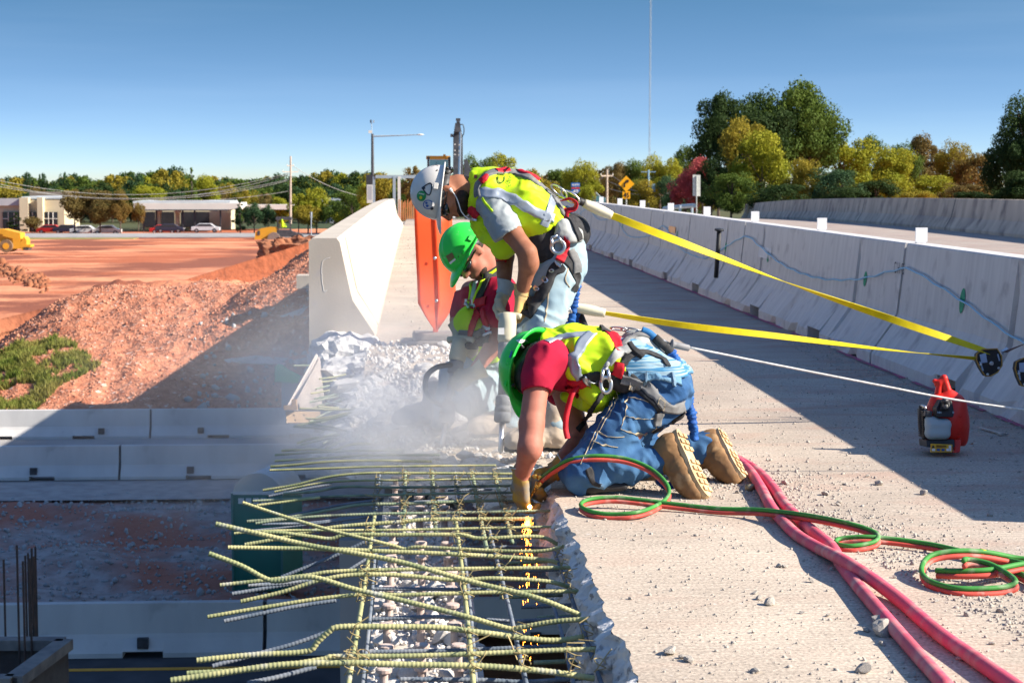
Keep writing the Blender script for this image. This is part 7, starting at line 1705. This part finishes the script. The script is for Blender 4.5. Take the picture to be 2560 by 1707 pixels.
nb_ = 70
obj('lattice', join(*[tube([b_.lerp(t__, k/nb_)+Vector((.55*(-1)**k, 0, 0)), b_.lerp(t__, (k+1)/nb_)+Vector((-.55*(-1)**k, 0, 0))], .08, 4) for k in range(nb_)]), mat('mast_steel', (.35, .38, .42)), t)
t = thing('guard_rail', P(1715, 520, 66), 'grey steel guard rail joining the end of the far parapet', 'guard rail'); obj('rail', tube(spline([P(1660, 522, 90), P(1700, 517, 88), P(1736, 514, 84)], n=10), .10, 8), M_gal, t)
for x in (1670, 1700, 1730): obj('post', tube([P(x, 535, 86), P(x, 514, 86)], .06, 6), M_gal, t)
car(1470, 514, 250, 'teal', 'dark teal sport utility car passing beyond the end of the barriers', 4.6, .25, 1.9, None); car(1153, 549, 150, 'dark', 'dark car at the end of the lane, partly behind the hard hats', 4.4, .6, 1.4, None)
t = thing('orange_mesh_fence', P(1020, 552, 88), 'strip of orange brown mesh fence left of the white hard hat', 'fence')
for k in range(15):
    x = 996+k*5.2; obj('strip', prism([P(x, 552, 88), P(x+3.6, 552, 88), P(x+3.2+(k % 3), 497+3*(k % 4), 88), P(x+.4, 499+4*(k % 3), 88)], (0, .05, 0)), mat('orange_mesh', (.55, .18, .07), (.42, .22, .08), scale=2, rough=.9), t)
# ------------------------------------------------------------------ excavator on the deck
D = 74; ex = thing('excavator', P(1115, 548, D), 'excavator with orange roofed cab and raised black boom behind the bent worker', 'excavator')
M_exo = mat('excavator_orange', (.75, .33, .03), (.68, .29, .03), rough=.5); M_exd = mat('excavator_dark', (.045, .05, .06), (.09, .09, .10), scale=4, rough=.6)
c = P(1095, 500, D)
bpx('cab_frame', 1068, 1074, 393, 500, D, .12, M_exd, ex); bpx('cab_frame', 1120, 1127, 393, 500, D, .12, M_exd, ex); bpx('cab_roof', 1066, 1126, 390, 398, D, 1.5, M_exo, ex); bpx('cab_base', 1068, 1127, 452, 505, D, 1.5, M_exd, ex)
w_ = bpx('windscreen', 1074, 1120, 399, 452, D, .04, mat('teal_glass', (.25, .50, .52), (.2, .44, .47), rough=.15), ex, .05); bpx('work_light', 1108, 1114, 386, 390, D, .1, M_exo, ex); bpx('wiper', 1090, 1091, 405, 450, D, .02, M_exd, w_, -.03)
bpx('upper_body', 1060, 1190, 470, 512, D+1.6, 2.6, M_exo, ex); bpx('track', 1060, 1085, 512, 549, D, 3.6, M_exd, ex); bpx('track', 1165, 1190, 512, 549, D, 3.6, M_exd, ex); bpx('mirror', 1059, 1064, 422, 436, D, .1, M_exd, ex)
def slab_px(name, pts, D, th, m): return obj(name, prism([P(x, y, D) for x, y in pts], CF*th), m, ex)
slab_px('boom', [(1132, 505), (1133, 340), (1137, 315), (1150, 312), (1156, 340), (1158, 505)], D-.6, .45, M_exd); slab_px('dipper', [(1135, 330), (1138, 308), (1150, 306), (1153, 330)], D-.9, .3, M_exd)
slab_px('link', [(1140, 312), (1142, 300), (1149, 300), (1150, 312)], D-.9, .2, M_exd); bpx('bucket_pin', 1140, 1151, 296, 302, D-.9, .3, M_exd, ex)
obj('cylinder_rod', tube([P(1147, 470, D-1.1), P(1151, 330, D-1.1)], .05, 8), M_steel, ex); obj('hydraulic_hose', tube(spline([P(1155, 345, D-1.1), P(1160, 330, D-1.1), P(1158, 313, D-1.1), P(1151, 312, D-1.1)], n=14), .02, 6), M_black, ex); bpx('work_light', 1126, 1133, 335, 343, D-1, .12, M_exd, ex)
slab_px('arm_cover', [(1160, 500), (1160, 400), (1168, 398), (1176, 420), (1176, 500)], D-.3, .4, M_exd)
for y in (360, 375, 385): bpx('grease_block', 1136, 1139, y, y+3, D-1.2, .1, M_whitew, ex)
# ------------------------------------------------------------------ machines on the clay field
M_cat = mat('machine_yellow', (.72, .36, .03), (.66, .33, .03), scale=2, rough=.5)
D = 262; ro = thing('soil_roller', P(680, 600, D), 'orange yellow soil compactor with a driver, at the far side of the clay field', 'roller')
flat('engine_hood', [(636, 600), (638, 582), (650, 572), (675, 567), (691, 568), (692, 598)], D, M_cat, ro, 0, 1.8); flat('hood_grille', [(643, 588), (644, 578), (650, 576), (650, 588)], D, M_exd, ro, -.05); obj('wheel', tube([P(685, 596, D)+Vector((0, -.5, 0)), P(685, 596, D)+Vector((0, 2.2, 0))], .88, 20), mat('dusty_tyre', (.28, .22, .19), rough=.9), ro)
flat('canopy', [(690, 543), (727, 543), (729, 550), (689, 550)], D, M_exd, ro, 0, 1.8)
for x in (693, 724): flat('canopy_post', [(x, 550), (x+3.5, 550), (x+3.5, 578), (x, 578)], D, M_exd, ro)
flat('platform', [(692, 575), (728, 575), (730, 592), (692, 592)], D, M_exd, ro, 0, 1.8); flat('drum_frame', [(728, 578), (742, 582), (742, 598), (728, 598)], D, M_exd, ro, 0, 1.6); obj('drum', tube([P(745, 596, D), P(745, 596, D)+Vector((0, 2, 0))], .75, 18), M_exd, ro)
dv = P(706, 566, D); t = thing('person', dv, 'roller driver in a yellow vest under the black canopy', 'person'); V, F = sdf_mesh([cap_(dv+Vector((0, 0, 0)), dv+Vector((0, 0, .55)), .22, .20), ell(dv+Vector((-.05, 0, .85)), (.13, .13, .16)), cap_(dv+Vector((0, 0, .45)), dv+Vector((.45, 0, .25)), .08), cap_(dv, dv+Vector((.5, 0, -.05)), .13)], .05, .06); obj('body', (V, F), M_hiviz, t, True)
D = 205; sc_ = thing('scraper', P(30, 626, D), 'yellow earthmoving scraper cut by the left picture edge', 'earthmover')
flat('bowl', [(-60, 622), (-60, 574), (8, 573), (50, 583), (52, 622)], D, M_cat, sc_, 0, 2.6); flat('hood', [(8, 590), (8, 573), (47, 582), (48, 600)], D, M_cat, sc_, -.2); obj('wheel', tube([P(17, 615, D)+Vector((0, -.5, 0)), P(17, 615, D)+Vector((0, 3, 0))], .72, 22), mat('brown_tyre', (.16, .10, .06), (.25, .17, .1), rough=.9), sc_); obj('rim', tube([P(17, 615, D)+Vector((0, -.53, 0)), P(17, 615, D)+Vector((0, .2, 0))], .36, 16), M_cat, sc_)
flat('push_block', [(50, 608), (60, 592), (66, 600), (66, 612), (76, 612), (76, 618), (54, 626)], D, M_cat, sc_, 0, 2.0); flat('step', [(56, 618), (72, 618), (70, 626), (58, 626)], D, M_exd, sc_, 0, 1.8)
# clay pile and dark clods
o = obj('clay_pile', lump(P(752, 668, 128)+Vector((0, 2, 0)), (3.3, 3.0, 2.1), 5, .35, 5, 3.6), mat('dark_and_shaded_clay', (.20, .07, .035), (.34, .14, .07), scale=1.5, rough=.95, bump=.6, bscale=8, bdist=.05)); props(o, 'heap of red clay, shade in its colour, in front of the roller, beside the parapet end', 'clay heap')  # clay colour darkened to paint in the heap's shaded near side
o = obj('clay_pile', lump(P(715, 690, 128)+Vector((0, 1, 0)), (2.6, 2.4, .9), 7, .45, 5, 2.6), M_dirt); props(o, 'low toe of red clay spilling left from the heap', 'clay heap')
M_dkclay = mat('dark_and_shaded_clay', (.20, .07, .035), (.34, .14, .07), scale=1.5, rough=.95, bump=.6, bscale=8, bdist=.05)
cpx = []
for _ in range(260):
    x = -30+150*rt.random(); g0 = G(x, 660+x*.28+rt.gauss(0, 9), -6.3); cpx.append((g0.x, g0.y, terr(g0.x, g0.y)-.02))
props(stones('clay_clods', cpx, [abs(rt.gauss(.2, .2))+.08 for _ in cpx], M_dkclay, 31), kind='stuff')
# ------------------------------------------------------------------ portable toilet
D = 33.0; pt_ = thing('portable_toilet', P(667, 1476, D), 'green portable toilet with a translucent white domed roof beside the highway', 'portable toilet')
M_pt = mat('toilet_green', (.03, .19, .14), (.025, .16, .12), scale=2, rough=.55); M_ptr = mat('toilet_roof', (.82, .86, .86), (.76, .8, .8), scale=2, rough=.4, trans=.2)
a = P(580, 1232, D); b = P(705, 1232, D); cpt = P(755, 1232, D+1.0); zb = P(600, 1482, D).z; base = [a, b, cpt, a+(cpt-b)]
obj('cabin', prism([Vector((p.x, p.y, zb)) for p in base], (0, 0, a.z-zb)), M_pt, pt_)
V = []; F = []; n = 14; m_ = 16
for j in range(m_+1):
    t_ = j/m_; e0 = a.lerp(base[3], t_); e1 = b.lerp(cpt, t_)
    for i in range(n+1):
        s_ = i/n; p = e0.lerp(e1, s_); h_ = .33*math.sin(math.pi*s_)**.55*(1+.10*math.cos(t_*math.pi*8)); V.append((p.x, p.y, a.z+h_))
for j in range(m_):
    for i in range(n): q = j*(n+1)+i; F.append((q, q+1, q+n+2, q+n+1))
F.append(tuple(range(n+1))); F.append(tuple(m_*(n+1)+i for i in reversed(range(n+1)))); o = obj('roof', (V, F), M_ptr, pt_, True)
o = obj('roof_rim', prism([p+Vector((0, 0, -.03))+(p-(a+cpt)/2)*.03 for p in base], (0, 0, .05)), M_ptr, pt_)
for s_ in (.0, .985): p = a.lerp(b, s_); obj('corner_post', box((p.x, p.y-.02, (zb+a.z)/2), (.035, .03, a.z-zb)), mat('toilet_trim', (.10, .25, .22), rough=.5), pt_)
for k in range(5): p = a.lerp(b, .18+k*.15); obj('vent', box((p.x, p.y-.012, a.z-.14), (.10, .02, .10)), M_ptr, pt_)
# ------------------------------------------------------------------ column form with starter bars, lower left
D = 21.5; cf_ = thing('column_form', P(80, 1707, D), 'dark timber column form with tall ribbed bars standing in it, bottom left corner', 'column form')
M_frm = mat('dark_form_timber', (.085, .07, .065), (.15, .13, .12), scale=3, rough=.9, bump=.4, bscale=30)
ztop = P(80, 1600, D).z; A = P(-70, 1600, D); B_ = P(160, 1605, D); C_ = B_+Vector((-.25, -1.6, 0)); E_ = A+Vector((-.25, -1.6, 0))
for nm, p, q in (('side_panel', A, B_), ('side_panel', B_, C_), ('side_panel', C_, E_)):
    d = (q-p).normalized(); n_ = Vector((-d.y, d.x, 0))*.05; obj(nm, prism([Vector((v.x, v.y, ztop-2.6)) for v in (p, q, q+n_, p+n_)], (0, 0, 2.6)), M_frm, cf_)
    obj('waler', prism([Vector((v.x, v.y, ztop-.10)) for v in (p-n_*1.8, q-n_*1.8, q+n_*2.2, p+n_*2.2)], (0, 0, .12)), mat('form_top', (.30, .27, .24), (.2, .18, .17), scale=5, rough=.9), cf_)
for (x, yt, dd) in ((9, 1398, .2), (42, 1362, -.3), (57, 1402, -.5), (63, 1388, .1), (70, 1382, .3), (79, 1370, .4), (88, 1366, .55), (74, 1395, -.2), (84, 1390, .1)):
    p = P(x, yt, D+dd); o = obj('starter_bar', rebar([Vector((p.x, p.y, ztop-1.0)), p], .019, pitch=.03, rib=.12), mat('rusty_starter_bar', (.13, .08, .06), (.07, .055, .05), scale=6, rough=.8), cf_, True)
# pier below the deck and the form work hanging at the edge
t = thing('bridge_pier', P(900, 1707, 15), 'grey concrete pier below the bars left of the girder', 'pier'); a = P(848, 1350, 15); b = P(1035, 1350, 15)
obj('cap', prism([Vector((v.x, v.y, LZ)) for v in (a, b, b+Vector((0, 1.2, 0)), a+Vector((0, 1.2, 0)))], (0, 0, a.z-LZ)), mat('pier_concrete', (.42, .43, .44), (.34, .35, .36), scale=1.2, rough=.9, stretch=(1, 1, .4)), t)
t = thing('edge_form', P(700, 1025, 11), 'timber edge form with a pale board hanging below the broken end of the parapet', 'formwork')
M_ply = mat('pale_plywood', (.55, .38, .24), (.48, .33, .2), scale=3, rough=.8); M_plk = mat('dusty_board', (.50, .44, .40), (.42, .36, .33), scale=3, rough=.9)
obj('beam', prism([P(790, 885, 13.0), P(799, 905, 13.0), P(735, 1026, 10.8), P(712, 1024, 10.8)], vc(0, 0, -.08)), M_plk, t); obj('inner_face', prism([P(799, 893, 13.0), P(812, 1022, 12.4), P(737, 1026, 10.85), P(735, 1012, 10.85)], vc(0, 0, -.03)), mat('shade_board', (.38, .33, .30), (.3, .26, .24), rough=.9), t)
obj('plywood_sheet', prism([P(714, 1028, 10.8), P(800, 1028, 10.9), P(800, 1056, 10.9), P(716, 1057, 10.8)], vc(0, 0, -.02)), M_ply, t); obj('joist_end', prism([P(709, 1013, 10.78), P(742, 1013, 10.78), P(742, 1025, 10.78), P(709, 1025, 10.78)], vc(0, 0, -.06)), mat('brown_ply', (.4, .26, .15)), t); obj('joist_end', prism([P(729, 998, 10.79), P(740, 998, 10.79), P(740, 1013, 10.79), P(729, 1013, 10.79)], vc(0, 0, -.06)), mat('brown_ply', (.4, .26, .15)), t)
for x, y in ((735, 1038), (760, 1037), (738, 1050), (772, 1049)): obj('screw', lathe(P(x, y, 10.79), P(x, y, 10.7), [(0, .006), (.003, .006)], 8), M_dksteel, t)
t = thing('green_sheet', P(715, 950, 45), 'green plastic sheet on a blue box at the foot of the clay slope', 'sheet')
flat('sheet', [(687, 955), (687, 916), (694, 912), (705, 914), (718, 925), (735, 934), (752, 942), (745, 958), (690, 954)], 50, mat('green_plastic', (.03, .50, .22), (.03, .42, .18), scale=1, rough=.5), t, 0, .25); flat('box', [(702, 955), (752, 958), (752, 1022), (702, 1022)], 50, mat('blue_grey_box', (.30, .40, .48), (.26, .35, .43), rough=.7), t, .3, .5)
t = thing('slope_block', P(760, 735, 58), 'small pale concrete block at the top of the clay slope beside the parapet', 'block'); bpx('block', 741, 778, 689, 722, 60, 1.0, M_conc, t)
def T(x, y):
    r = ray(x, y); 
    for k in range(900):
        d = 54+k*.03; p = CO+r*d
        if p.z <= terr(p.x, p.y)+.02: return p
    return CO+r*60
t = thing('slope_paving', P(700, 850, 57), 'broken grey slope paving at the right of the clay slope', 'paving')
for pts in ([(640, 850), (780, 836), (780, 860), (660, 872)], [(700, 790), (780, 760), (780, 836), (690, 842)], [(560, 898), (640, 888), (780, 900), (780, 912), (620, 908), (565, 906)]): obj('slab', prism([T(x, y) for x, y in pts], (0, .35, -.18)), mat('slope_slab', (.45, .43, .42), (.36, .30, .28), scale=1, rough=.9), t)
# ------------------------------------------------------------------ concrete dust
def dust(name, c, s, dens, seed):
    o = obj(name, box((0, 0, 0), (2, 2, 2)), None); o.location = c; o.scale = s; props(o, kind='stuff')
    m = bpy.data.materials.new('dust_volume_%d' % seed); m.use_nodes = True; nt = m.node_tree; nt.nodes.clear()
    out = NN(nt, 'ShaderNodeOutputMaterial'); v = NN(nt, 'ShaderNodeVolumePrincipled'); v.inputs['Color'].default_value = (.97, .97, .98, 1); v.inputs['Anisotropy'].default_value = .2
    tc = NN(nt, 'ShaderNodeTexCoord'); ln_ = NN(nt, 'ShaderNodeVectorMath', operation='LENGTH'); nt.links.new(tc.outputs['Object'], ln_.inputs[0])
    fall = NN(nt, 'ShaderNodeMapRange'); fall.interpolation_type = 'SMOOTHSTEP'; fall.inputs[1].default_value = 1.0; fall.inputs[2].default_value = .1; fall.inputs[3].default_value = 0; fall.inputs[4].default_value = 1; nt.links.new(ln_.outputs['Value'], fall.inputs[0])
    n = NN(nt, 'ShaderNodeTexNoise'); n.inputs['Scale'].default_value = 2.1; n.inputs['Detail'].default_value = 5; n.inputs['Distortion'].default_value = .6; mp = NN(nt, 'ShaderNodeMapping'); mp.inputs['Location'].default_value = (seed*3.1, seed, 0); mp.inputs['Scale'].default_value = (1.2, 1, 1)
    nt.links.new(tc.outputs['Object'], mp.inputs[0]); nt.links.new(mp.outputs[0], n.inputs[0])
    nr = NN(nt, 'ShaderNodeMapRange'); nr.inputs[1].default_value = .30; nr.inputs[2].default_value = .75; nt.links.new(n.outputs[0], nr.inputs[0])
    nt.links.new(mth(nt, 'MULTIPLY', mth(nt, 'MULTIPLY', fall.outputs[0], nr.outputs[0]), dens), v.inputs['Density']); nt.links.new(v.outputs[0], out.inputs['Volume']); o.data.materials.append(m); return o
dust('dust_cloud', P(1030, 1060, 8.6), (.85, .55, .38), 6.0, 1)
dust('dust_haze', P(930, 930, 9.4), (1.0, .9, .65), 1.5, 2)
dust('drifting_dust', P(760, 1010, 10.0), (1.7, 1.5, 1.0), .32, 3)
dust('dust_wisp', P(1225, 1000, 7.85), (.30, .30, .42), 2.2, 4)
